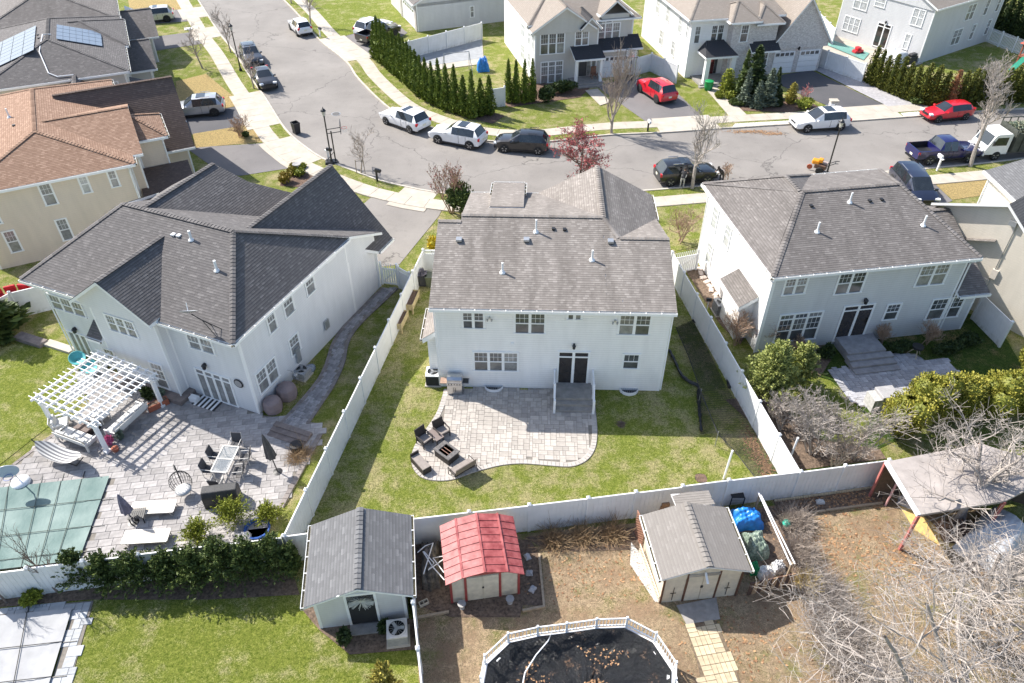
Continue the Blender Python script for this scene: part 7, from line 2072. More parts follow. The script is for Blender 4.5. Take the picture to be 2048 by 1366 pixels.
# low bed edging and small things of the brown yard
eb = thing('bed_edging', 'row of low cream bricks edging the long soil bed', 'edging', (*P2(1560, 1018), 0))
a, b = P(1548, 1004), P(1752, 976); o0 = Vector((*P2(1560, 1018), 0)); d = (b - a); k = 40
for i in range(k): p = a + d * ((i + .5) / k) - o0; MB().cbox(p.x, p.y, .07, d.length / k * .8, .08, .14, math.atan2(d.y, d.x)).build('brick', mat('cream brick', (.55, .45, .30), .9, .2), eb)
eb = thing('bed_edging', 'weathered timber edging along the front of the soil bed', 'edging', (*P2(1560, 1030), 0)); o0 = Vector((*P2(1560, 1030), 0))
for q0, q1 in (((1562, 1034), (1650, 1022)), ((1652, 1021), (1765, 1006))): MB().beam(P(*q0, .06) - o0, P(*q1, .06) - o0, .1, .12).build('plank', WOODD, eb)
gb = thing('green_ball', 'turquoise plastic ball on the dry grass near the soil bed', 'ball', (*P2(1572, 1052), 0)); MB().lathe([(.01, 0), (.12, .03), (.2, .12), (.2, .24), (.12, .33), (.01, .36)], 14).build('shell', mat('turquoise plastic', (.05, .45, .33), .35, .1), gb, smooth=True)
heap('garden_rock', 'pale rock lying in the long soil bed', 'rock', P2(1640, 1006), .2, .12, .2, mat('pale rock', (.58, .57, .55), .9, .15), 15, 0, .1)
for i, (q, lab) in enumerate((((1058, 1148), 'grey rock in the bed right of the red roofed shed, upper'), ((1065, 1180), 'pale rock in the bed right of the red roofed shed, lower'), ((1055, 1115), 'dark rock in the bed right of the red roofed shed, top one'))): heap('garden_rock', lab, 'rock', P2(*q), .16, .13, .18, mat('bed rock %d' % i, (.42 + .06 * i, .41 + .06 * i, .42 + .06 * i), .9, .2), 20 + i, i, .15)
tb = thing('timber_border', 'timber border around the soil bed at the red roofed shed', 'edging', (*P2(1085, 1212), 0)); o0 = Vector((*P2(1085, 1212), 0))
for q0, q1 in (((1078, 1108), (1088, 1212)), ((1090, 1213), (1045, 1222)), ((832, 1236), (898, 1224))): MB().beam(P(*q0, .07) - o0, P(*q1, .07) - o0, .1, .14).build('timber', WOODD, tb)
for q, lab in (((924, 1216), 'left'), ((1020, 1206), 'right')):
  t = thing('flower_urn', 'small grey urn before the red roofed shed, on the %s' % lab, 'urn', P2(*q)); MB().lathe([(.14, 0), (.09, .08), (.10, .16), (.17, .30), (.18, .34)], 14).build('bowl', mat('grey urn', (.36, .35, .34), .7, .2), t)
for q, lab in (((1298, 1022), 'wooden crate stack by the lattice, left'), ((1325, 1028), 'brown cut log standing by the cream shed back wall')):
  t = thing('wood_stack', lab, 'wood', P2(*q)); m = MB()
  for k in range(4): m.cbox(rnd.uniform(-.05, .05), rnd.uniform(-.05, .05), .12 + .22 * k, .35, .3, .2, rnd.uniform(-.4, .4))
  m.build('log', mat('brown firewood', (.30, .18, .10), .9, .3), t)
t = thing('wire_cage', 'dark wire cage standing against the back fence', 'cage', P2(1468, 1012)); m = MB()
for x in (-.3, .3):
  for y in (-.2, .2): m.box(x - .02, x + .02, y - .02, y + .02, 0, .85)
for k in range(7): m.box(-.3, .3, -.21, -.2, .1 + .11 * k, .115 + .11 * k)
m.box(-.3, .3, -.2, .2, .83, .86); m.build('frame', BLACK, t)
# ------------------------------------------------------------------ patio things
WICK = mat('dark brown wicker', (.035, .028, .025), .7, .3, 20., bump=.5); CUSH = mat('taupe cushion', (.27, .235, .21), .9, .12, 6.)
def armchair(label, q, rz_, w=.62, seatw=None):
  r_ = thing('patio_chair', label, 'chair', q, rz_); w2 = w / 2
  for x in (-w2, w2):
    MB().beam((x, -.28, 0), (x, -.26, .62), .04, .04).build('leg', WICK, r_); MB().beam((x, .30, 0), (x, .24, .62), .04, .04).build('leg', WICK, r_)
    MB().beam((x, -.30, .63), (x, .30, .63), .055, .035).build('armrest', WICK, r_)
  MB().box(-w2, w2, -.27, .27, .30, .36).build('seat', WICK, r_)
  MB().cbox(0, -.02, .41, w - .08, .50, .10).build('cushion', CUSH, r_, bevel=.02)
  MB().cbox(0, .31, .66, w, .05, .62, 0, 0, -.18).build('backrest', WICK, r_)
  return r_
def face(a, b): return math.atan2(P(*b).y - P(*a).y, P(*b).x - P(*a).x) + math.pi / 2
armchair('dark wicker armchair nearest the house in the fire pit group', P2(884, 872), face((884, 872), (908, 897)))
armchair('dark wicker armchair left of the small brown side table', P2(850, 888), face((850, 888), (880, 912)))
t = thing('side_table', 'brown rectangular side table between the wicker armchairs', 'table', P2(872, 882), R(-48))
MB().box(-.42, .42, -.24, .24, .46, .50).build('table_top', mat('brown table top', (.19, .15, .135), .6, .1), t)
for x in (-.38, .38):
  for y in (-.2, .2): MB().box(x - .025, x + .025, y - .025, y + .025, 0, .46).build('leg', WICK, t)
t = thing('fire_pit_table', 'dark fire pit table with burner tray at the patio edge', 'fire pit', P2(894, 915), R(-42))
m = MB()
for a in ((-.55, .55, -.4, -.28), (-.55, .55, .28, .4), (-.55, -.3, -.28, .28), (.3, .55, -.28, .28)): m.box(*a, .50, .56)
m.build('rim', mat('charcoal tile rim', (.12, .11, .105), .5, .5, 9.), t); MB().box(-.3, .3, -.28, .28, .44, .50).build('burner_tray', mat('lava stone', (.20, .12, .10), .9, .6, 14., c2=(.34, .22, .19)), t)
for y in (-.09, .09): MB().box(-.3, .3, y - .012, y + .012, .50, .515).build('burner_bar', mat('copper bar', (.35, .2, .15), .5, .2), t)
MB().box(-.5, .5, -.36, .36, 0, .50).build('base', WICK, t)
t = thing('love_seat', 'brown two-seat bench turned to the fire pit', 'bench', P2(925, 945), face((925, 945), (893, 912)))
for x in (-.62, .62):
  MB().tube([(x, -.30, 0), (x, -.30, .58), (x, .28, .62), (x, .42, 0)], .022, 6).build('arm_frame', WICK, t)
MB().box(-.6, .6, -.28, .28, .34, .38).build('seat', WICK, t); MB().cbox(0, -.0, .42, 1.16, .5, .07).build('cushion', CUSH, t); MB().cbox(0, .33, .68, 1.2, .04, .52, 0, 0, -.25).build('backrest', mat('taupe sling', (.20, .165, .145), .85, .1), t)
t = thing('storage_ottoman', 'low taupe bench with dark end rail at the left patio edge', 'bench', P2(843, 935), R(-52))
MB().box(-.55, .55, -.24, .24, .05, .40).build('base', WICK, t); MB().box(-.53, .53, -.22, .22, .40, .46).build('cushion', CUSH, t); MB().box(-.60, -.55, -.24, .24, .05, .62).build('end_rail', WICK, t)
# gas grill by the house wall
t = thing('gas_grill', 'stainless gas grill against the rear wall of the white house', 'grill', P2(911, 784), R(-2))
MB().box(-.40, .40, -.28, .28, .1, .82).build('cabinet', STEEL, t); MB().box(-.42, .42, -.30, -.28, .78, .90).build('control_panel', STEEL, t)
for k in range(5): MB().lathe([(.03, 0), (.025, -.03)], 10, (-.3 + .15 * k, -.305, .84), ax='y').build('knob', BLACK, t)
for x in (-.2, .2): MB().box(x - .17, x + .17, -.295, -.28, .14, .74).build('door', STEEL, t); MB().beam((x * .25, -.32, .3), (x * .25, -.32, .6), .02, .02).build('handle', BLACK, t)
m = MB(); pr = [(-.28, .90), (-.26, 1.1), (-.12, 1.22), (.16, 1.22), (.28, 1.1), (.28, .90)]
m.add([(x, y, z) for x in (-.40, .40) for y, z in pr], [tuple(range(6)), tuple(range(11, 5, -1))] + [(i, i + 6, (i + 1) % 6 + 6, (i + 1) % 6) for i in range(6)]); m.build('lid', STEEL, t)
MB().beam((-.35, -.33, 1.02), (.35, -.33, 1.02), .03, .03).build('lid_handle', STEEL, t)
MB().box(-.78, -.42, -.25, .2, .84, .88).build('side_shelf', mat('copper side shelf', (.36, .24, .18), .4, .2), t); MB().box(.42, .78, -.25, .2, .84, .88).build('side_shelf', mat('grey shelf rim', (.3, .3, .3), .4, .2), t); MB().box(.46, .74, -.2, .16, .88, .895).build('side_burner', BLACK, t)
# raised planters, bins, tank by the long fence
PW_ = mat('pale planter wood', (.50, .40, .22), .8, .25, 6.)
for (a, b, c), lab in ((((822, 577), (836, 582), (823, 612)), 'further'), (((799.5, 618), (814.5, 622), (801, 649.5)), 'nearer')):
  A, B, C_ = P(*a, .72), P(*b, .72), P(*c, .72); ctr = (A + C_) / 2; wd = max(.5, (B - A).length); ln = (C_ - B).length; an = math.atan2((B - C_).y, (B - C_).x)
  t = thing('raised_planter', 'raised wooden planter full of soil along the long fence, %s one' % lab, 'planter', (ctr.x, ctr.y, 0), an)
  for y in (-wd / 2, wd / 2):
    for k in range(3): MB().box(-ln / 2, ln / 2, y - .015, y + .015, .30 + .14 * k, .435 + .14 * k).build('board', PW_, t)
  for x in (-ln / 2, ln / 2):
    for k in range(3): MB().box(x - .015, x + .015, -wd / 2, wd / 2, .30 + .14 * k, .435 + .14 * k).build('board', PW_, t)
    for y in (-wd / 2, wd / 2): MB().box(x - .04, x + .04, y - .04, y + .04, 0, .74).build('leg', PW_, t)
  MB().box(-ln / 2 + .02, ln / 2 - .02, -wd / 2 + .02, wd / 2 - .02, .3, .64).build('soil', MULCH, t)
def bin_(label, q, m, H_=1.0, bag=False, rz_=0, lid=True):
  t = thing('wheeled_bin', label, 'bin', q, rz_); b = MB()
  b.add([(-.24, -.26, .06), (.24, -.26, .06), (.24, .24, .06), (-.24, .24, .06), (-.30, -.34, H_ - .06), (.30, -.34, H_ - .06), (.30, .34, H_ - .06), (-.30, .34, H_ - .06)], [(0, 3, 2, 1), (0, 1, 5, 4), (1, 2, 6, 5), (2, 3, 7, 6), (3, 0, 4, 7)] + ([(4, 5, 6, 7)] if lid else [])); b.build('body', m, t)
  if lid: MB().box(-.32, .32, -.36, .36, H_ - .06, H_).build('lid', m, t)
  else:
    r = MB();
    for p, s in (((-.31, -.35), (.31, -.31)), ((-.31, .31), (.31, .35)), ((-.31, -.31), (-.27, .31)), ((.27, -.31), (.31, .31))): r.box(p[0], s[0], p[1], s[1], H_ - .08, H_)
    r.build('rim', m, t); MB().box(-.28, .28, -.31, .31, H_ - .45, H_ - .44).build('inside', BLACK, t)
  for x in (-.2, .2): MB().lathe([(.1, -.03), (.1, .03)], 12, (x, .28, .1), ax='x').build('wheel', BLACK, t)
  if bag:
    r = np.random.RandomState(2); V, F, S = bush_crown(3, 120, .34, .38, .14, .16, .1, 4)
    link('bin_bag', fastmesh('bin_bag', V, F, mat('grey bin bag', (.22, .20, .23), .4, .3), S), t, (0, 0, H_ - .05))
bin_('dark bin overflowing with a grey bag behind the long fence', P2(846, 570), mat('dark bin plastic', (.05, .05, .055), .6, .1), .9, True)
bin_('olive bin beside the bagged dark bin, half hidden by the house', P2(862, 572), mat('olive bin plastic', (.12, .13, .08), .6, .1), .9)
bin_('black wheeled bin with open top on the road at the left kerb', P2(594, 267), mat('black bin plastic', (.025, .025, .027), .55, .1), 1.05, False, R(40), False)
t = thing('propane_tank', 'white propane tank beside the nearer raised planter', 'tank', P2(791, 667)); MB().lathe([(.10, 0), (.15, .04), (.155, .28), (.12, .36), (.04, .38)], 14).build('shell', WHITE, t, smooth=True); MB().lathe([(.09, .36), (.09, .46), (.08, .46), (.08, .36)], 10).build('collar', WHITE, t)
# netting and poles on the right of the lawn
def net(label, rows, step=.10, r=.008):
  """net strung over a grid of control points"""
  g = np.array([[list(p) for p in row] for row in rows]);
  def ev(u, v):
    nu, nv = g.shape[1] - 1, g.shape[0] - 1
    i, j = min(int(u * nu), nu - 1), min(int(v * nv), nv - 1); a, b = u * nu - i, v * nv - j
    return (g[j, i] * (1 - a) + g[j, i + 1] * a) * (1 - b) + (g[j + 1, i] * (1 - a) + g[j + 1, i + 1] * a) * b
  Lu = np.linalg.norm(g[0, -1] - g[0, 0]); Lv = max(np.linalg.norm(g[-1, 0] - g[0, 0]), np.linalg.norm(g[-1, -1] - g[0, -1])); S = []
  nu, nv = int(Lu / step), int(Lv / step)
  for i in range(nu + 1):
    for j in range(nv): S.append((*ev(i / nu, j / nv), *ev(i / nu, (j + 1) / nv), r, r))
  for j in range(nv + 1):
    for i in range(nu): S.append((*ev(i / nu, j / nv), *ev((i + 1) / nu, j / nv), r, r))
  t = thing('sports_net', label, 'net', (0, 0, 0))
  tag(link('mesh', segs_mesh('mesh', S, mat('black net cord', (.015, .015, .015), .8, .1)), t), kind='stuff')
  MB().tube([tuple(p) for p in g[0]], .022, 5).build('top_rope', BLACK, t)
  return t
z = lambda q, h_: tuple(P(q[0], q[1], h_))
net('black net laid along the fence on the right of the lawn, upper part', [[z((1352, 655), .05), z((1378, 715), .25), z((1402, 783), .9)], [z((1385, 640), .05), z((1418, 705), .05), z((1452, 775), .05)]], .09)
net('black net strung between the white pole and the fence, lower part', [[z((1402, 783), .9), z((1436, 868), .5), z((1472, 905), .2), z((1508, 952), .05)], [z((1455, 778), .05), z((1512, 868), .05), z((1535, 905), .05), z((1560, 945), .05)]], .09)
net('grey hanging net panel standing on the lawn beside the shade line', [[z((1398, 776), 1.0), z((1436, 866), .6)], [z((1393, 782), .02), z((1402, 868), .02)]], .07, .005)
t = thing('net_bundle', 'bunched black net edge snaking over the shaded lawn', 'net', (*P2(1396, 775), 0)); o0 = Vector((*P2(1396, 775), 0))
for pts in (((1338, 702), (1350, 726), (1364, 755), (1384, 769), (1396, 775), (1397, 810), (1402, 866)), ((1385, 642), (1418, 672), (1438, 700), (1450, 740), (1458, 778))):
  pl = resample(sm([P(*q) for q in pts], .3), .2); MB().tube([(p[0] - o0.x, p[1] - o0.y, .08 + rnd.uniform(0, .06)) for p in pl], [.07 + rnd.uniform(-.03, .05) for _ in pl], 6).build('cord_bunch', BLACK, t)
for q in ((1402, 783), (1436, 868)): p = P(*q, .9) - o0; MB().tube([(p.x, p.y, 0), (p.x, p.y, 1.1)], .02, 6).build('pole', GREYMETAL, t)
for q, qt, lab in (((1447, 958), (1455, 913), 'white pole standing on the lawn near the back fence'), ((1574, 932), (1585, 893), 'white pole behind the fence corner')):
  t = thing('white_pole', lab, 'pole', P2(*q)); MB().tube([(0, 0, 0), (.05, .0, 2.0)], .05, 10).build('shaft', WHITE, t); MB().lathe([(.06, 2.0), (.05, 2.05)], 10, (.05, 0, 0)).build('cap', WHITE, t)
t = thing('lamp_tripod', 'dark tripod floodlight leaning over the fence', 'tripod', P2(1402, 668)); MB().tube([(0, 0, 0), (.1, .15, 2.4)], .03, 6).build('pole', GREYMETAL, t); MB().cbox(.1, .15, 2.45, .3, .1, .2).build('lamp', BLACK, t)
t = thing('drain_grate', 'round dark drain grate in the lawn by the back fence', 'drain', P2(1402, 957)); MB().lathe([(.30, .0), (.30, .02)], 20).build('well', BLACK, t)
for k in range(-3, 4): MB().box(-.27 + abs(k) * .02, .27 - abs(k) * .02, k * .08 - .018, k * .08 + .018, .015, .035).build('bar', mat('rusty iron', (.20, .13, .09), .8, .3), t); MB().box(k * .08 - .012, k * .08 + .012, -.27 + abs(k) * .02, .27 - abs(k) * .02, .014, .033).build('bar', MATS['rusty iron'], t)
brush('small dark dead plant on the shaded lawn', P2(1242, 850), 340, .22, .22, 160, BARKD)
# ------------------------------------------------------------------ pergola patio
a1, a2, a3 = P(111, 856), P(216, 905), P(310, 806)
ux = (a1 - a2).normalized(); Lx = (a1 - a2).length; uy = Vector((-ux.y, ux.x, 0)); uy = uy if uy.dot(a3 - a2) > 0 else -uy; Ly = (a3 - a2).length * .98
yaw = math.atan2(-ux.y, -ux.x)
t = thing('pergola', 'white vinyl pergola with slatted top over the patio seating', 'pergola', (a1.x, a1.y, 0), yaw)
ys = 1 if Vector((-math.sin(yaw), math.cos(yaw), 0)).dot(uy) > 0 else -1
for x in (0, Lx):
  for y in (0, Ly * ys):
    MB().box(x - .09, x + .09, y - .09, y + .09, 0, 2.08).build('post', WHITE, t); MB().box(x - .14, x + .14, y - .14, y + .14, 0, .2).build('post_base', WHITE, t); MB().box(x - .13, x + .13, y - .13, y + .13, 1.85, 1.95).build('post_collar', WHITE, t)
for y in (0, Ly * ys):
  for s in (-.12, .12): MB().box(-.4, Lx + .4, y + s - .025, y + s + .025, 2.0, 2.16).build('beam', WHITE, t)
ylo, yhi = min(0, Ly * ys) - .35, max(0, Ly * ys) + .35
for i in range(8): x = -.1 + (Lx + .2) * i / 7; MB().box(x - .025, x + .025, ylo, yhi, 2.16, 2.30).build('rafter', WHITE, t)
for j in range(15): y = ylo + .15 + (yhi - ylo - .3) * j / 14; MB().box(-.4, Lx + .4, y - .018, y + .018, 2.30, 2.34).build('slat', WHITE, t)
PLW = mat('white plastic lumber', (.66, .65, .62), .5, .08); PCU = mat('off white cushion', (.60, .59, .57), .9, .1, 6.)
def slat_sofa(label, q, rz_, L=1.9):
  r_ = thing('patio_sofa', label, 'sofa', q, rz_)
  for k in range(5): MB().box(-L / 2, L / 2, -.34 + .14 * k, -.22 + .14 * k, .34, .37).build('seat_slat', PLW, r_)
  for k in range(5): MB().box(-L / 2, L / 2, .34 + .03 * k, .365 + .03 * k, .40 + .09 * k, .475 + .09 * k).build('back_slat', PLW, r_)
  for x in (-L / 2, L / 2):
    MB().box(x - .04, x + .04, -.36, .42, .56, .61).build('armrest', PLW, r_)
    for y in (-.32, .36): MB().box(x - .04, x + .04, y - .04, y + .04, 0, .58).build('leg', PLW, r_)
  n_ = max(1, int(L / .65)); w = L / n_
  for k in range(n_):
    x = -L / 2 + w * (k + .5); MB().cbox(x, -.03, .44, w - .05, .62, .13).build('seat_cushion', PCU, r_, bevel=.03); MB().cbox(x, .27, .64, w - .08, .13, .38, 0, 0, -.2).build('back_cushion', PCU, r_, bevel=.03)
slat_sofa('white slatted sofa with its back to the grey striped hammock', P2(160, 885), face((160, 885), (200, 850)), 2.0)
slat_sofa('white slatted sofa right of the pergola centre, back to the house door', P2(258, 850), face((258, 850), (215, 835)), 2.2)
slat_sofa('white slatted chair at the far left of the pergola', P2(128, 856), face((128, 856), (190, 840)), .8)
t = thing('coffee_table', 'white rectangular coffee table under the pergola', 'table', P2(205, 840), yaw); MB().box(-.45, .45, -.3, .3, .40, .45).build('table_top', PLW, t)
for x in (-.4, .4):
  for y in (-.25, .25): MB().box(x - .03, x + .03, y - .03, y + .03, 0, .4).build('leg', PLW, t)
t = thing('fire_pit_table', 'dark square fire pit in the middle of the white sofas', 'fire pit', P2(180, 862), yaw); MB().box(-.4, .4, -.4, .4, 0, .42).build('base', WICK, t); MB().box(-.46, .46, -.46, .46, .42, .47).build('table_top', mat('dark brown slab', (.10, .06, .05), .6, .2), t)
t = thing('patio_umbrella', 'pale folded canopy stretched over the pergola seating', 'canopy', P2(185, 826), yaw); MB().box(-.5, .5, -.9, .9, 1.8, 1.84).build('canopy', PCU, t); MB().tube([(0, 0, 0), (0, 0, 1.8)], .03, 8).build('pole', WHITE, t)
# hammock
t = thing('hammock', 'grey striped hammock on a black stand before the white sofa', 'hammock', P2(130, 925), math.atan2((P(186, 930) - P(78, 892)).y, (P(186, 930) - P(78, 892)).x))
HL = 1.45; V, F = [], []
for i in range(17):
  u = i / 16 * 2 - 1; w = .42 * (1 - u ** 4) + .02; zc = .45 + .55 * u * u
  for j in range(9): v = j / 8 * 2 - 1; V.append((u * HL, v * w, zc + .10 * v * v * (1 - u * u)))
F = [(i * 9 + j, i * 9 + j + 1, (i + 1) * 9 + j + 1, (i + 1) * 9 + j) for i in range(16) for j in range(8)]
hm = NT('striped hammock cloth'); sx = hm.n('ShaderNodeSeparateXYZ'); hm.l(hm.coord(), sx.inputs[0]); hm.col(hm.ramp(hm.math('FRACT', hm.math('MULTIPLY', sx.outputs[1], 6.)), [(.45, (.55, .54, .52)), (.5, (.16, .16, .17))])).rough(.9)
link('cloth', fastmesh('cloth', np.array(V), np.array(F), hm.mat, smooth=True), t)
m = MB(); m.tube([(-HL - .2, 0, 1.05), (-.75, 0, .06), (.75, 0, .06), (HL + .2, 0, 1.05)], .028, 8); m.tube([(-.75, -.5, .03), (-.75, .5, .03)], .028, 8); m.tube([(.75, -.5, .03), (.75, .5, .03)], .028, 8); m.build('stand', BLACK, t)
# poolside basketball hoop
t = thing('pool_basketball_hoop', 'poolside basketball hoop with grey backboard and white base', 'basketball hoop', P2(44, 968), R(200)); MB().lathe([(.01, 0), (.45, .02), (.42, .22), (.2, .32), (.01, .34)], 18).build('base', WHITE, t, smooth=True)
MB().tube([(0, 0, .3), (-.1, .3, 1.0), (.0, .5, 1.35)], .03, 8).build('pole', GREYMETAL, t); m = MB(); m.lathe([(.5, -.015), (.5, .015)], 24, (0, .52, 1.5), ax='y'); b_ = m.build('backboard', mat('grey blue board', (.42, .46, .52), .3, .05), t); b_.scale = (1, 1, .75); b_.location = (0, 0, .38)
r_ = MB()
for k in range(16): r_.beam((.2 * math.cos(k * .3927), .75 + .2 * math.sin(k * .3927), 1.32), (.2 * math.cos((k + 1) * .3927), .75 + .2 * math.sin((k + 1) * .3927), 1.32), .02, .02)
r_.build('rim', mat('blue rim', (.05, .12, .4), .5, .1), t)
# dining set
c4 = [P(446, 892, .74), P(477.5, 892.5, .74), P(454.6, 944, .74), P(420, 943.5, .74)]
ctr = sum(c4, Vector()) / 4; an = math.atan2((c4[0] - c4[3]).y, (c4[0] - c4[3]).x); TL = (c4[0] - c4[3]).length; TW = (c4[1] - c4[0]).length
AL = mat('pale aluminium', (.60, .58, .55), .4, .08, metal=.2); SL = mat('dark sling fabric', (.06, .06, .065), .8, .2)
t = thing('dining_table', 'glass topped patio dining table with pale frame', 'table', (ctr.x, ctr.y, 0), an)
for y in (-TW / 2, TW / 2): MB().box(-TL / 2, TL / 2, y - .03, y + .03, .70, .75).build('frame', AL, t)
for x in (-TL / 2, 0, TL / 2): MB().box(x - .03, x + .03, -TW / 2 + .03, TW / 2 - .03, .70, .748).build('frame', AL, t)
for x in (-TL / 2 + .08, TL / 2 - .08):
  for y in (-TW / 2 + .05, TW / 2 - .05): MB().beam((x, y, 0), (x, y, .7), .05, .05).build('leg', AL, t)
tg = NT('smoked table glass'); tg.col((.35, .38, .40)).rough(.05); tg.b.inputs['Alpha'].default_value = .35
for x in (-TL / 4, TL / 4): MB().box(x - TL / 4 + .04, x + TL / 4 - .04, -TW / 2 + .03, TW / 2 - .03, .725, .733).build('pane', tg.mat, t)
def dchair(label, x, y, rz_):
  p = Vector((ctr.x, ctr.y, 0)) + Vector((math.cos(an) * x - math.sin(an) * y, math.sin(an) * x + math.cos(an) * y, 0))
  r_ = thing('dining_chair', label, 'chair', p, an + rz_, 'patio dining chairs')
  MB().cbox(0, 0, .42, .5, .48, .03).build('seat', SL, r_); MB().cbox(0, .27, .70, .5, .03, .5, 0, 0, -.2).build('backrest', SL, r_)
  for sx in (-.26, .26):
    MB().tube([(sx, -.24, 0), (sx, -.22, .62), (sx, .26, .64)], .018, 6).build('arm_frame', AL, r_); MB().tube([(sx, .22, 0), (sx, .22, .44), (sx, .33, .96)], .018, 6).build('back_leg', AL, r_)
for x, nm in ((TL * .26, 'further'), (-TL * .26, 'nearer')):
  dchair('dark sling chair on the pergola side of the glass table, %s one' % nm, x, TW / 2 + .32, 0)
  dchair('dark sling chair on the fence side of the glass table, %s one' % nm, x, -TW / 2 - .38, math.pi + .15)
dchair('dark sling chair at the near end of the glass table', -TL / 2 - .4, 0, math.pi / 2); dchair('dark sling chair at the house end of the glass table', TL / 2 + .4, 0, -math.pi / 2)
# egg chair, covered grill, umbrellas, loungers
t = thing('hanging_egg_chair', 'black wicker hanging egg chair on a curved stand', 'egg chair', P2(372, 990), R(30)); m = MB()
m.tube([(.55, .4, .03), (.0, .55, .03), (-.55, .4, .03)], .03, 8); m.tube([(.5, -.5, .03), (.0, .5, .03), (-.5, -.5, .03)], .03, 8); m.tube([(0, .5, .03), (0, .62, .8), (0, .5, 1.6), (0, .2, 1.95), (0, -.1, 1.9)], .03, 8); m.build('stand', BLACK, t)
g = MB()
for k in range(12):
  a = math.pi * k / 12; pts = [(.5 * math.cos(a) * math.sin(b), -.1 + .42 * math.sin(a) * math.sin(b), 1.0 + .7 * math.cos(b)) for b in np.linspace(.1, math.pi - .1, 10)]
  g.tube(pts, .012, 4)
for b in np.linspace(.5, 2.7, 7): g.tube([(.5 * math.cos(a) * math.sin(b), -.1 + .42 * math.sin(a) * math.sin(b), 1.0 + .7 * math.cos(b)) for a in np.linspace(0, math.pi, 9)], .01, 4)
tag(g.build('wicker_shell', BLACK, t), kind='stuff'); MB().lathe([(.01, .40), (.34, .44), (.38, .54), (.2, .60), (.01, .60)], 14, (0, -.1, 0)).build('cushion', PCU, t, smooth=True)
t = thing('covered_grill', 'black covered grill beside the yellow green shrubs', 'grill', P2(448, 1003), R(10)); m = MB()
pr = [(-.38, 0), (-.38, .75), (-.22, 1.02), (.22, 1.02), (.38, .75), (.38, 0)]
m.add([(x, y, z) for x in (-.8, .8) for y, z in pr], [tuple(range(6)), tuple(range(11, 5, -1))] + [(i, i + 6, (i + 1) % 6 + 6, (i + 1) % 6) for i in range(6)]); m.build('cover', mat('black grill cover', (.03, .03, .033), .6, .3, 4., bump=.4), t, bevel=.05)
def closed_umbrella(label, q, H_, m, lean=(0, 0)):
  t = thing('closed_umbrella', label, 'umbrella', P2(*q)); MB().tube([(0, 0, 0), (lean[0], lean[1], H_)], .03, 8).build('pole', m, t)
  b = MB(); n_ = 12; V, F = [], []
  for f, r in ((.42, .20), (.55, .17), (.75, .12), (.92, .06), (1.0, .02)):
    for k in range(n_): a = 2 * math.pi * k / n_; rr = r * (1 + .35 * (k % 2)); V.append((lean[0] * f + rr * math.cos(a), lean[1] * f + rr * math.sin(a), H_ * f))
  for i in range(4):
    for k in range(n_): F.append((i * n_ + k, i * n_ + (k + 1) % n_, (i + 1) * n_ + (k + 1) % n_, (i + 1) * n_ + k))
  b.add(V, F); b.build('canopy', m, t); MB().lathe([(.28, 0), (.28, .06), (.05, .10)], 16).build('base', BLACK, t)
closed_umbrella('tall dark folded umbrella beside the long white fence', (556, 945), 2.6, mat('charcoal canvas', (.05, .048, .05), .8, .3), (-.25, .1))
closed_umbrella('grey violet folded umbrella by the sun loungers', (268, 1046), 2.0, mat('grey violet canvas', (.15, .14, .19), .8, .3), (-.1, .05))
t = thing('slat_table', 'small dark slatted table under the folded grey umbrella', 'table', P2(280, 1040), R(8))
for k in range(8): MB().box(-.35 + .09 * k, -.28 + .09 * k, -.3, .3, .46, .48).build('slat', BLACK, t)
for x in (-.3, .3):
  for y in (-.25, .25): MB().box(x - .02, x + .02, y - .02, y + .02, 0, .46).build('leg', BLACK, t)
LG = mat('sand lounger sling', (.48, .44, .39), .8, .08)
for q, an_, lab in (((311, 1024), R(4), 'further from the lower fence'), ((297, 1082), R(4), 'nearest the lower fence')):
  t = thing('sun_lounger', 'flat sand coloured sun lounger by the pool, %s' % lab, 'sun lounger', P2(*q), an_); MB().box(-.95, .95, -.32, .32, .34, .37).build('sling', LG, t)
  for y in (-.34, .34): MB().box(-.98, .98, y - .025, y + .025, .32, .38).build('frame', AL, t)
  for x in (-.98, .98): MB().box(x - .025, x + .025, -.32, .32, .32, .378).build('frame', AL, t)
  for x in (-.8, .8): MB().tube([(x, -.34, .32), (x + .1, -.34, .02), (x + .1, .34, .02), (x, .34, .32)], .02, 6).build('leg', AL, t)
TERR = mat('terracotta', (.36, .11, .06), .8, .15)
t = thing('planter_box', 'long terracotta planter box by the pergola post', 'planter', P2(318, 815), R(40)); MB().box(-.55, .55, -.18, .18, 0, .42).build('box', TERR, t); MB().box(-.5, .5, -.14, .14, .40, .425).build('soil', MULCH, t)
bush('dark spiky plant behind the terracotta planter box', P2(300, 800), .3, .3, .5, L_DARK, 90, n=260, size=.16, core=.3)
bush('blue green agave on the stone ledge by the corner', P2(322, 797), .3, .3, .35, L_SPRUCE, 91, n=260, size=.16, core=.3)
bush('pink flowering pot plant at the front pergola post', P2(222, 890), .28, .28, .40, leaf_mat('pink blossom', (.35, .03, .12), (.75, .22, .38)), 92, n=420, size=.06)
t = thing('flower_pot', 'small terracotta pot beside the pink flowers', 'pot', P2(233, 903)); MB().lathe([(.12, 0), (.17, .24), (.18, .28)], 14).build('pot', TERR, t)
bush('dark green potted plant beside the right white sofa', P2(243, 880), .22, .22, .42, L_SPRUCE, 93, n=260, size=.10)
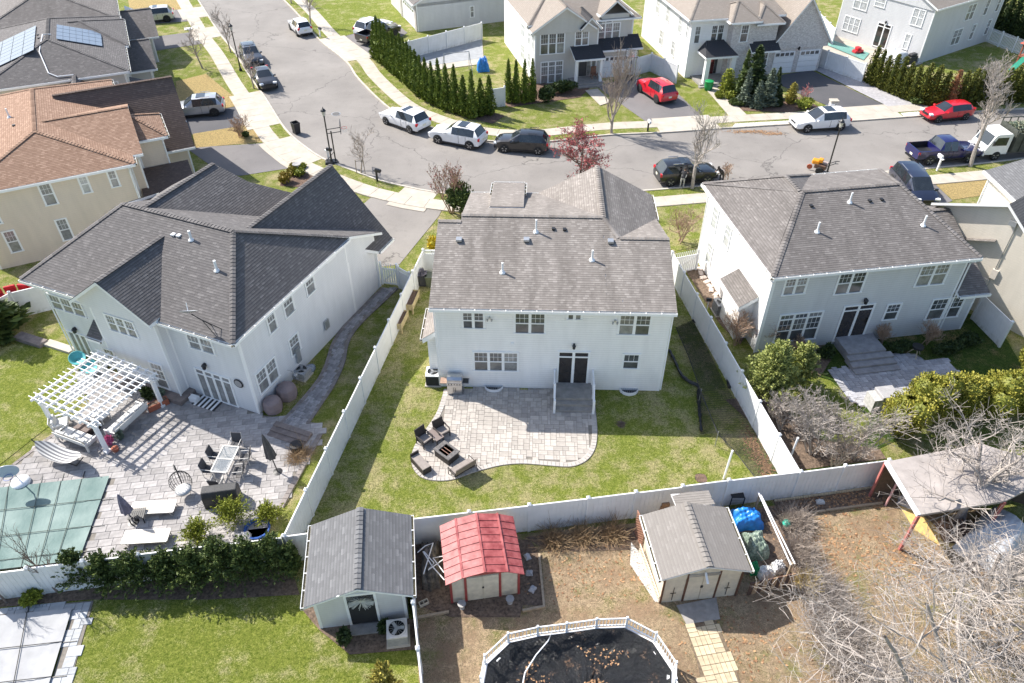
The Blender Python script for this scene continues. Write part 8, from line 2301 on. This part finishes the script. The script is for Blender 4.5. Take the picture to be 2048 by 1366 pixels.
for q, lab in (((160, 728), 'turquoise saucer chair at the edge of the slab patio'), ((183, 745), 'turquoise chair seen through the pergola slats')):
  t = thing('saucer_chair', lab, 'chair', P2(*q), R(40)); V, F = [], []
  m = MB(); m.lathe([(.02, 0), (.28, .06), (.45, .22), (.43, .22), (.27, .08), (.02, .02)], 20); o = m.build('shell', mat('turquoise wicker', (.10, .42, .44), .6, .2), t, smooth=True); o.location = (0, 0, .35); o.rotation_euler = (R(28), 0, 0)
  for a in (.6, 2.5, 3.9, 5.6): MB().tube([(.12 * math.cos(a), .12 * math.sin(a), .4), (.34 * math.cos(a), .34 * math.sin(a), 0)], .015, 6).build('leg', BLACK, t)
t = thing('door_mat', 'black and white striped mat before the sliding door of the grey house', 'mat', (*P2(415, 808), .07), R(-22))
for k in range(11): MB().box(-.75 + .137 * k, -.62 + .137 * k, -.38, .38, 0, .015).build('stripe', WHITE if k % 2 else BLACK, t)
t = thing('storage_bin', 'small white plastic tub beside the striped mat', 'tub', P2(391, 803), R(-22)); MB().box(-.24, .24, -.16, .16, .06, .36).build('body', WHITE, t); MB().tube([(-.2, 0, .36), (-.15, 0, .52), (.15, 0, .52), (.2, 0, .36)], .015, 6).build('handle', WHITE, t)
MV = mat('mauve brown cover fabric', (.24, .185, .18), .85, .15, 3., bump=.2)
for q, s, lab in (((548, 820), .5, 'nearer the slab patio'), ((576, 793), .55, 'nearer the meter pipes')):
  t = thing('covered_unit', 'mauve brown fabric cover over a garden unit, %s' % lab, 'cover', P2(*q), R(-22)); m = MB()
  m.lathe([(s * .98, 0), (s * 1.05, .35), (s * .95, .72), (s * .5, .86), (.02, .92)], 8); m.build('cover', MV, t, bevel=.06)
t = thing('gas_meter', 'grey gas meter with looped pipes at the grey house wall', 'meter', P2(594, 768), R(-22)); MB().lathe([(.13, -.1), (.15, 0), (.13, .1)], 12, (0, 0, .6), ax='y').build('meter', GREYMETAL, t); MB().tube([(-.5, 0, 0), (-.5, 0, .9), (-.1, 0, .9), (0, 0, .7)], .03, 6).build('pipe', GREYMETAL, t); MB().tube([(0, 0, .5), (.2, 0, .4), (.2, 0, .9), (.5, .1, .9)], .025, 6).build('pipe', GREYMETAL, t)
t = thing('clear_well_cover', 'blue grey domed window well cover at the grey house wall', 'window well', P2(617, 742), R(67)); m = MB()
m.lathe([(.55, 0), (.5, .16), (.25, .28), (.01, .30)], 14); o = m.build('dome', mat('smoked dome', (.20, .23, .28), .2, .2), t, smooth=True); o.scale = (1, .6, 1)
t = thing('round_planter', 'round black planter by the corner of the long fence', 'planter', P2(594, 900)); MB().lathe([(.28, 0), (.34, .3), (.30, .42), (.26, .42)], 16).build('pot', BLACK, t)
t = thing('kiddie_pool', 'small blue paddling pool behind the leafy shrubs', 'paddling pool', P2(516, 1062)); MB().lathe([(.5, 0), (.56, .2), (.6, .22), (.56, .24), (.5, .22), (.48, .05)], 20).build('ring', mat('blue plastic', (.03, .09, .33), .4, .1), t); MB().lathe([(.01, .04), (.48, .05)], 20).build('liner', MATS['blue plastic'], t)
heap('garden_rock', 'pale boulders behind the leafy shrubs', 'rock', P2(488, 1082), .35, .3, .4, mat('white rock', (.60, .57, .55), .9, .25), 40, .2, .25)
RS = mat('red sofa fabric', (.48, .02, .03), .8, .15)
t = thing('red_sectional', 'curved red patio sofa at the left edge behind the white fence', 'sofa', P2(28, 618), R(20))
for k in range(6):
  a = .2 + k * .5; MB().cbox(1.2 * math.cos(a), 1.2 * math.sin(a), .3, .62, .7, .34, a + math.pi / 2).build('seat_cushion', RS, t, bevel=.06); MB().cbox(1.55 * math.cos(a), 1.55 * math.sin(a), .6, .66, .18, .4, a + math.pi / 2).build('back_cushion', RS, t, bevel=.05)
t = thing('stone_bench', 'low dark stone bench ledge on the left lawn', 'ledge', P2(85, 690), R(-22)); MB().box(-1.9, .2, -.3, .3, 0, .25).build('cap', LEDGE, t); MB().box(.2, 2.2, -.05, .45, 0, .18).build('step', CONC, t)
# ------------------------------------------------------------------ street furniture, people, far yards
def lamp(label, q, H_=4.6):
  t = thing('street_lamp', label, 'street lamp', P2(*q)); MB().lathe([(.16, 0), (.15, .25), (.08, .4), (.06, 1.2), (.055, H_ - .55), (.09, H_ - .52), (.06, H_ - .45)], 10).build('post', BLACK, t, smooth=True)
  MB().lathe([(.10, H_ - .45), (.19, H_ - .05), (.19, H_ - .04)], 6).build('globe', mat('frosted lamp glass', (.55, .53, .48), .3, .1), t)
  MB().lathe([(.23, H_ - .05), (.17, H_ + .06), (.05, H_ + .16), (.02, H_ + .28)], 8).build('cap', BLACK, t)
lamp('black street lamp on the verge by the portable basketball hoop', (664, 328)); lamp('black street lamp on the left verge near the top of the street', (482, 143)); lamp('black street lamp beside the orange machine at the near kerb', (1652, 352))
def mailbox(label, q, pm, bm, rz_=0.0, H_=1.1, double=False):
  t = thing('mailbox', label, 'mailbox', P2(*q), rz_); MB().box(-.06, .06, -.06, .06, 0, H_).build('post', pm, t); MB().box(-.07, .07, -.4, .25, H_ - .2, H_ - .13).build('arm', pm, t)
  for x in ((-.12, .12) if double else (0,)):
    m = MB(); pr = [(-.10, 0), (-.10, .14), (-.06, .21), (.06, .21), (.10, .14), (.10, 0)]
    m.add([(x + a, y, H_ - .12 + b) for y in (-.45, .05) for a, b in pr], [tuple(range(6)), tuple(range(11, 5, -1))] + [(i, i + 6, (i + 1) % 6 + 6, (i + 1) % 6) for i in range(6)]); m.build('box', bm, t)
mailbox('black letterbox on a white post by the left street lamp', (658, 322), WHITE, BLACK, R(70)); mailbox('black letterbox on a black post by the staked tree', (755, 364), BLACK, BLACK, R(60)); mailbox('white letterbox post on the far verge by the red SUV driveway', (1295, 264), BLACK, WHITE, R(10)); mailbox('white letterbox on a white post beside the blue pickup truck', (1873, 343), WHITE, WHITE, R(190), 1.3); mailbox('black letterbox on a white post at the upper far kerb', (641, 75), WHITE, BLACK, R(40))
t = thing('brick_mailbox', 'pale brick letterbox pillar beside the white SUV with long sunroof', 'mailbox', P2(1661, 228)); MB().box(-.32, .32, -.28, .28, 0, 1.25).build('pillar', STONE, t); MB().box(-.38, .38, -.34, .34, 1.25, 1.36).build('cap', CONC, t); MB().box(-.14, .14, -.30, -.28, .75, 1.0).build('door', BLACK, t)
def hoop(label, q, rz_, H_=3.2):
  t = thing('basketball_hoop', label, 'basketball hoop', P2(*q), rz_); m = MB(); m.add([(-.45, -.9, 0), (.45, -.9, 0), (.4, .2, 0), (-.4, .2, 0), (-.35, -.8, .28), (.35, -.8, .28), (.3, .1, .25), (-.3, .1, .25)], [(0, 3, 2, 1), (4, 5, 6, 7), (0, 1, 5, 4), (1, 2, 6, 5), (2, 3, 7, 6), (3, 0, 4, 7)]); m.build('base', BLACK, t, bevel=.05)
  MB().beam((0, 0, .2), (0, 0, H_ - .4), .1, .1).build('pole', BLACK, t); m = MB()
  for z in (H_ - .6, H_ - .25): m.beam((0, -.3, z), (0, .75, z + .1), .05, .05)
  m.build('arm', BLACK, t); MB().beam((0, -.75, .25), (0, 0, 1.0), .04, .04).build('brace', BLACK, t)
  b = MB()
  for a, c in (((-.6, H_ - .45), (.6, H_ - .45)), ((-.6, H_ + .3), (.6, H_ + .3)), ((-.6, H_ - .45), (-.6, H_ + .3)), ((.6, H_ - .45), (.6, H_ + .3))): b.beam((a[0], .8, a[1]), (c[0], .8, c[1]), .04, .04)
  b.build('board_frame', BLACK, t); g = NT('clear board'); g.col((.6, .62, .64)).rough(.1); g.b.inputs['Alpha'].default_value = .25; MB().box(-.58, .58, .79, .80, H_ - .43, H_ + .28).build('backboard', g.mat, t)
  r_ = MB()
  for k in range(14): r_.beam((.23 * math.cos(k * .449), 1.08 + .23 * math.sin(k * .449), H_ - .2), (.23 * math.cos((k + 1) * .449), 1.08 + .23 * math.sin((k + 1) * .449), H_ - .2), .02, .02)
  r_.build('rim', mat('red rim', (.45, .04, .03), .5, .1), t); n_ = MB()
  for k in range(10): a = k * .628; n_.beam((.22 * math.cos(a), 1.08 + .22 * math.sin(a), H_ - .2), (.13 * math.cos(a + .3), 1.08 + .13 * math.sin(a + .3), H_ - .6), .012, .012)
  n_.build('net', WHITE, t)
hoop('portable basketball hoop with black base at the left kerb', (672, 326), R(-80)); hoop('portable basketball hoop before the double garage door', (1259, 160), R(170), 3.0)
t = thing('tree_stakes', 'pair of wooden stakes tied to the young verge tree', 'stakes', P2(722, 348))
for x in (-.35, .35): MB().tube([(x, 0, 0), (x * .9, 0, 1.25)], .03, 6).build('stake', WOODD, t)
for x in (-.35, .35): MB().beam((x * .9, 0, 1.1), (0, 0, 1.15), .03, .03).build('tie', BLACK, t)
for q, lab in (((672, 228), 'round dark manhole cover in the middle of the bend'), ((610, 72), 'round dark manhole cover in the upper street')):
  t = thing('manhole_cover', lab, 'manhole', (*P2(*q), .012)); MB().lathe([(.42, 0), (.42, .012)], 24).build('frame', GREYMETAL, t); MB().lathe([(.36, .012), (.36, .018)], 24).build('lid', mat('dark iron', (.10, .095, .09), .7, .3, 20.), t)
# person by the black SUV and a second one near its bonnet
def person(label, q, rz_, H_, top, legs, skin, arm=0.0, bend=0.0):
  import bmesh
  root = thing('person', label, 'person', P2(*q), rz_); s = H_ / 1.75
  J = {'pel': (0, 0, .95), 'ch': (.0, -.04 - bend * .3, 1.25 - bend * .03), 'nk': (0, -.03 - bend * .45, 1.47 - bend * .08), 'hd': (0, -.06 - bend * .55, 1.60 - bend * .12), 'tp': (0, -.05 - bend * .55, 1.72 - bend * .12)}
  for sg, n in ((1, 'l'), (-1, 'r')):
    J.update({n + 'sh': (.19 * sg, -.03 - bend * .4, 1.40 - bend * .08), n + 'el': (.26 * sg, -.06 - bend * .3 - arm * .1, 1.14 - bend * .05), n + 'wr': (.17 * sg, -.22 - arm * .15 - bend * .3, 1.08 + arm * .1), n + 'hp': (.10 * sg, 0, .90), n + 'kn': (.12 * sg, -.03 + .08 * (sg > 0), .50), n + 'an': (.12 * sg, .03 + .06 * (sg > 0), .09), n + 'to': (.13 * sg, -.13 + .06 * (sg > 0), .04)})
  Rd = {'pel': .15, 'ch': .155, 'nk': .06, 'hd': .095, 'tp': .075, 'sh': .075, 'el': .05, 'wr': .035, 'hp': .095, 'kn': .062, 'an': .045, 'to': .04}
  E = [('pel', 'ch'), ('ch', 'nk'), ('nk', 'hd'), ('hd', 'tp')] + [(n + a, n + b) for n in 'lr' for a, b in (('sh', 'el'), ('el', 'wr'), ('hp', 'kn'), ('kn', 'an'), ('an', 'to'))] + [('ch', n + 'sh') for n in 'lr'] + [('pel', n + 'hp') for n in 'lr']
  ks = list(J); me = bpy.data.meshes.new('body'); me.from_pydata([tuple(c * s for c in J[k]) for k in ks], [(ks.index(a), ks.index(b)) for a, b in E], [])
  o = link('body', me, root); o.modifiers.new('skin', 'SKIN'); o.data.skin_vertices[0].data[0].use_root = True
  for i, k in enumerate(ks): r = Rd[k] if k in Rd else Rd[k[1:]]; o.data.skin_vertices[0].data[i].radius = (r * s, r * s)
  sb = o.modifiers.new('sub', 'SUBSURF'); sb.levels = sb.render_levels = 2
  m = NT('person clothing ' + label[:12]); sx = m.n('ShaderNodeSeparateXYZ'); m.l(m.coord(), sx.inputs[0])
  m.col(m.ramp(m.math('DIVIDE', sx.outputs[2], 1.8 * s), [(.055, (.03, .03, .03)), (.06, legs), (.515, legs), (.52, top), (.835, top), (.84, skin)])).rough(.85)
  m.t.nodes[[n.name for n in m.t.nodes if n.type == 'VALTORGB'][0]].color_ramp.interpolation = 'CONSTANT'; o.data.materials.append(m.mat)
  hd = Vector(J['hd']) * s; MB().lathe([(.085 * s, 0), (.105 * s, .05 * s), (.09 * s, .11 * s), (.02, .14 * s)], 12, (hd.x, hd.y + .015, hd.z + .02)).build('hair', mat('dark hair', (.025, .02, .018), .8, .2), root, smooth=True)
  for n in 'lr':
    w, el = Vector(J[n + 'wr']) * s, Vector(J[n + 'el']) * s; d = (w - el).normalized(); up = Vector((0, 0, 1)); sd = d.cross(up).normalized(); h_ = MB(); hm_ = mat('skin', skin, .6, .05)
    h_.cbox(*(w + d * .05), .075, .10, .035, math.atan2(d.y, d.x) - math.pi / 2)
    for k in range(4): b0 = w + d * .09 + sd * (.028 - .019 * k); h_.tube([b0, b0 + d * .04 - up * .008, b0 + d * (.07 - .008 * abs(k - 1)) - up * .025], [.010, .009, .007], 5)
    b0 = w + d * .03 + sd * (.04 if n == 'l' else -.04); h_.tube([b0, b0 + d * .03 + sd * (.02 if n == 'l' else -.02), b0 + d * .06 + sd * (.015 if n == 'l' else -.015)], [.012, .010, .008], 5)
    h_.build('hand', hm_, root)
  return root
p = person('person in a black and white top and grey trousers standing by the black SUV', (1363, 377), R(150), 1.72, (.04, .04, .045), (.40, .39, .37), (.42, .27, .20), 1.0, .25)
MB().cbox(0, -.16, 1.02, .36, .22, .14).build('white_hem', mat('white cloth', (.7, .7, .68), .9, .05), p)
person('person in dark clothes bending at the front of the black SUV', (1441, 366), R(-60), 1.68, (.05, .04, .035), (.04, .035, .035), (.40, .26, .19), .6, .9)
# small orange grinding machine at the kerb
t = thing('stump_grinder', 'orange and black walk-behind machine at the near kerb by the lamp post', 'machine', P2(1641, 345), R(150)); OR = mat('orange machine paint', (.75, .28, .01), .4, .1)
MB().cbox(.15, 0, .55, .9, .6, .4, 0, 0, 0, -.1).build('chassis', mat('rusty frame', (.16, .09, .06), .7, .3), t, bevel=.05); MB().cbox(.55, 0, .85, .6, .55, .38).build('engine_cover', OR, t, bevel=.1); MB().cbox(.2, 0, 1.02, .35, .45, .3).build('air_filter', OR, t, bevel=.06); MB().cbox(-.1, -.25, .55, .5, .4, .55).build('side_panel', mat('pinkish grey panel', (.42, .33, .29), .7, .15), t, bevel=.03)
for y in (-.4, .4): MB().lathe([(.28, -.1), (.30, 0), (.28, .1)], 16, (.1, y, .28), ax='y').build('wheel', TYRE, t)
for y in (-.25, .25): MB().tube([(-.3, y, .7), (-.9, y, 1.1), (-1.15, y, 1.15)], .03, 6).build('handle', BLACK, t)
MB().tube([(-.9, -.25, 1.1), (-.9, .25, 1.1)], .03, 6).build('crossbar', BLACK, t); MB().lathe([(.2, -.06), (.22, 0), (.2, .06)], 14, (.95, 0, .3), ax='y').build('cutter_wheel', mat('red brown disc', (.35, .08, .03), .6, .2), t)
# far yards
heap('tarpaulin', 'blue tarpaulin bundle against the white wall of the bay front house', 'tarpaulin', P2(966, 141), .6, .5, 1.25, mat('blue tarpaulin', (.02, .2, .6)), 50, .2, .12)
t = thing('swing_set', 'bare grey swing frame on the lawn behind the arborvitae row', 'swing', P2(915, 148), R(15)); m = MB()
for x in (-1.3, 1.3):
  for y in (-.9, .9): m.tube([(x * 1.1, y, 0), (x, 0, 2.2)], .035, 6)
m.tube([(-1.3, 0, 2.2), (1.3, 0, 2.2)], .035, 6); m.build('frame', mat('grey tube steel', (.35, .36, .38), .5, .2), t)
t = thing('porch_chair', 'brown porch chair beside the dark front door', 'chair', H9.w(5.75, -.7, .36), R(13.7)); WB = mat('brown porch wood', (.22, .11, .07), .7, .2)
MB().box(-.28, .28, -.28, .28, .36, .42).build('seat', WB, t); MB().cbox(0, .26, .75, .56, .06, .7).build('backrest', WB, t); [MB().box(x - .03, x + .03, y - .03, y + .03, 0, .6).build('leg', WB, t) for x in (-.27, .27) for y in (-.25, .25)]
t = thing('green_tub', 'green barrel tub on the front walk of the stone front house', 'tub', P2(1416, 180)); MB().lathe([(.36, 0), (.44, .45), (.42, .85), (.46, .9), (.42, .92)], 16).build('barrel', mat('green plastic', (.01, .26, .08), .45, .15), t, smooth=True); MB().lathe([(.01, .88), (.42, .90)], 16).build('filling', mat('pale leaf litter', (.55, .5, .38), .9, .3, 9.), t)
heap('covered_furniture', 'white wrapped patio furniture on the deck of the corner house', 'cover', P2(1783, 125), 1.5, 1.2, 1.3, mat('white shrink wrap', (.72, .72, .71), .4, .06), 51, .6, .05)
t = thing('covered_grill', 'black covered grill at the corner of the grey corner house', 'grill', P2(1820, 128), R(30)); MB().box(-.6, .6, -.3, .3, 0, .85).build('cover', MATS['black grill cover'], t, bevel=.08); MB().box(-.45, .45, -.28, .28, .85, 1.15).build('hood', MATS['black grill cover'], t, bevel=.12)
t = thing('ride_on_toy', 'red plastic toy car on the deck by the green cover', 'toy', P2(1714, 108), R(20)); MB().box(-.55, .55, -.35, .35, .12, .5).build('body', mat('red plastic', (.55, .02, .03), .35, .1), t, bevel=.12); MB().box(-.3, .2, -.3, .3, .5, .8).build('cab', MATS['red plastic'], t, bevel=.1); [MB().lathe([(.15, -.06), (.15, .06)], 12, (x, y, .15), ax='y').build('wheel', BLACK, t) for x in (-.35, .35) for y in (-.36, .36)]
a, b = Vector((*P2(1968, 83), 0)), Vector((*P2(2052, 116), 0)); d = (b - a); L = d.length; n_ = 34
t = thing('picket_fence', 'white picket fence beside the corner house lawn', 'fence', a, math.atan2(d.y, d.x))
for i in range(n_): MB().box(L * i / n_, L * i / n_ + .09, -.015, .015, .05, 1.6).build('picket', WHITE, t)
for z_ in (.3, 1.35): MB().beam((0, .03, z_), (L, .03, z_), .04, .09).build('rail', WHITE, t)
for i in range(4): MB().box(L * i / 3 - .06, L * i / 3 + .06, -.06, .06, 0, 1.7).build('post', WHITE, t)
t = thing('play_set', 'red roofed climbing frame with green slide at the right edge', 'play set', P2(2050, 135), R(30)); RW = mat('red brown timber', (.30, .10, .06), .8, .2)
for x in (-.7, .7):
  for y in (-.7, .7): MB().box(x - .06, x + .06, y - .06, y + .06, 0, 2.4).build('post', RW, t)
MB().box(-.8, .8, -.8, .8, 1.1, 1.2).build('platform', RW, t); m = MB(); m.add([(-1, -1, 2.4), (1, -1, 2.4), (1, 1, 2.4), (-1, 1, 2.4), (0, 0, 3.2)], [(0, 1, 4), (1, 2, 4), (2, 3, 4), (3, 0, 4), (0, 3, 2, 1)]); m.build('roof', mat('red canvas', (.60, .09, .05), .7, .1), t)
m = MB(); m.slab([(-.8, -.3, 1.2), (-.8, .3, 1.2), (-2.6, .3, .2), (-2.6, -.3, .2)], .08); m.build('slide', mat('green slide plastic', (.02, .22, .14), .4, .1), t); MB().tube([(.8, -.7, 2.2), (3.4, -.7, 2.2)], .06, 6).build('swing_beam', RW, t); MB().tube([(3.4, -1.6, 0), (3.4, -.7, 2.2), (3.4, .2, 0)], .06, 6).build('swing_leg', RW, t)
t = thing('bird_bath', 'grey stone bird bath in the front bed among the gold bushes', 'bird bath', P2(596, 345)); MB().lathe([(.22, 0), (.1, .1), (.09, .6), (.34, .72), (.34, .78), (.1, .74)], 14).build('bowl', mat('grey cast stone', (.34, .33, .32), .9, .2), t)
t = thing('utility_cover', 'pale concrete utility pad on the far lawn, top left', 'utility cover', P2(383, 57), .4); MB().box(-.8, .8, -.4, .4, 0, .06).build('slab', WHITE, t)
t = thing('stone_grill', 'grey stone grill block beside the hedge at the violet patio', 'grill', P2(1757, 812), R(9)); MB().box(-.7, .5, -.4, .4, 0, .85).build('base', mat('pale grey stone block', (.46, .45, .43), .9, .2), t); MB().box(-.3, .7, -.45, .45, .85, 1.05).build('lid', mat('grey lid', (.36, .35, .35), .6, .15), t, bevel=.04)
t = thing('tripod_brazier', 'small black brazier on pale legs by the boxwood hedge', 'brazier', P2(1828, 712)); MB().lathe([(.1, .5), (.3, .62), (.32, .75), (.28, .75)], 14).build('bowl', BLACK, t); [MB().tube([(.1 * math.cos(a), .1 * math.sin(a), .55), (.42 * math.cos(a), .42 * math.sin(a), 0)], .025, 6).build('leg', mat('pale leg wood', (.5, .42, .3), .7, .1), t) for a in (.3, 2.4, 4.5)]
t = thing('rock_row', 'row of pale flat stones along the white side wall', 'stones', P2(1400, 560)); o0 = Vector((*P2(1400, 560), 0))
for k in range(9): p = P(1397 + 5.2 * k, 540 + 8.5 * k) - o0; MB().cbox(p.x + rnd.uniform(-.1, .1), p.y, .07, .45, .3, .14, rnd.uniform(0, 3)).build('stone', mat('pale pink stone', (.55, .46, .40), .9, .25), t, bevel=.04)
lf = np.random.RandomState(9); C = []
for (qx, qy, rx, ry, n_) in ((1500, 264, 2.2, .35, 350), (1545, 268, 1.0, .3, 150), (1530, 930, .35, 1.2, 300), (1505, 890, .4, 1.2, 250), (1640, 1080, 2.5, 2.0, 400), (1800, 1120, 3.0, 2.0, 400), (1690, 1000, 2.5, .6, 300), (1180, 1150, 4.0, 1.6, 220), (1480, 1290, 2.5, 2.0, 220)):
  p = P(qx, qy); C.append(np.stack([p.x + lf.normal(size=n_) * rx * .5, p.y + lf.normal(size=n_) * ry * .5, np.full(n_, .045)], 1))
C = np.vstack(C); n_ = len(C); D = unit(np.stack([lf.normal(size=n_), lf.normal(size=n_), lf.normal(size=n_) * .2], 1)); E_ = unit(np.cross(D, np.array([0, 0, 1.])))
V, F = quads(C, D, E_, lf.uniform(.04, .09, n_), lf.uniform(.03, .05, n_))
tag(link('leaf_litter', fastmesh('leaf_litter', V, F, MATS['fallen leaves'], np.repeat(lf.rand(n_), 4))), 'rust brown fallen leaves drifted on the road and by the fence', 'leaves', kind='stuff')
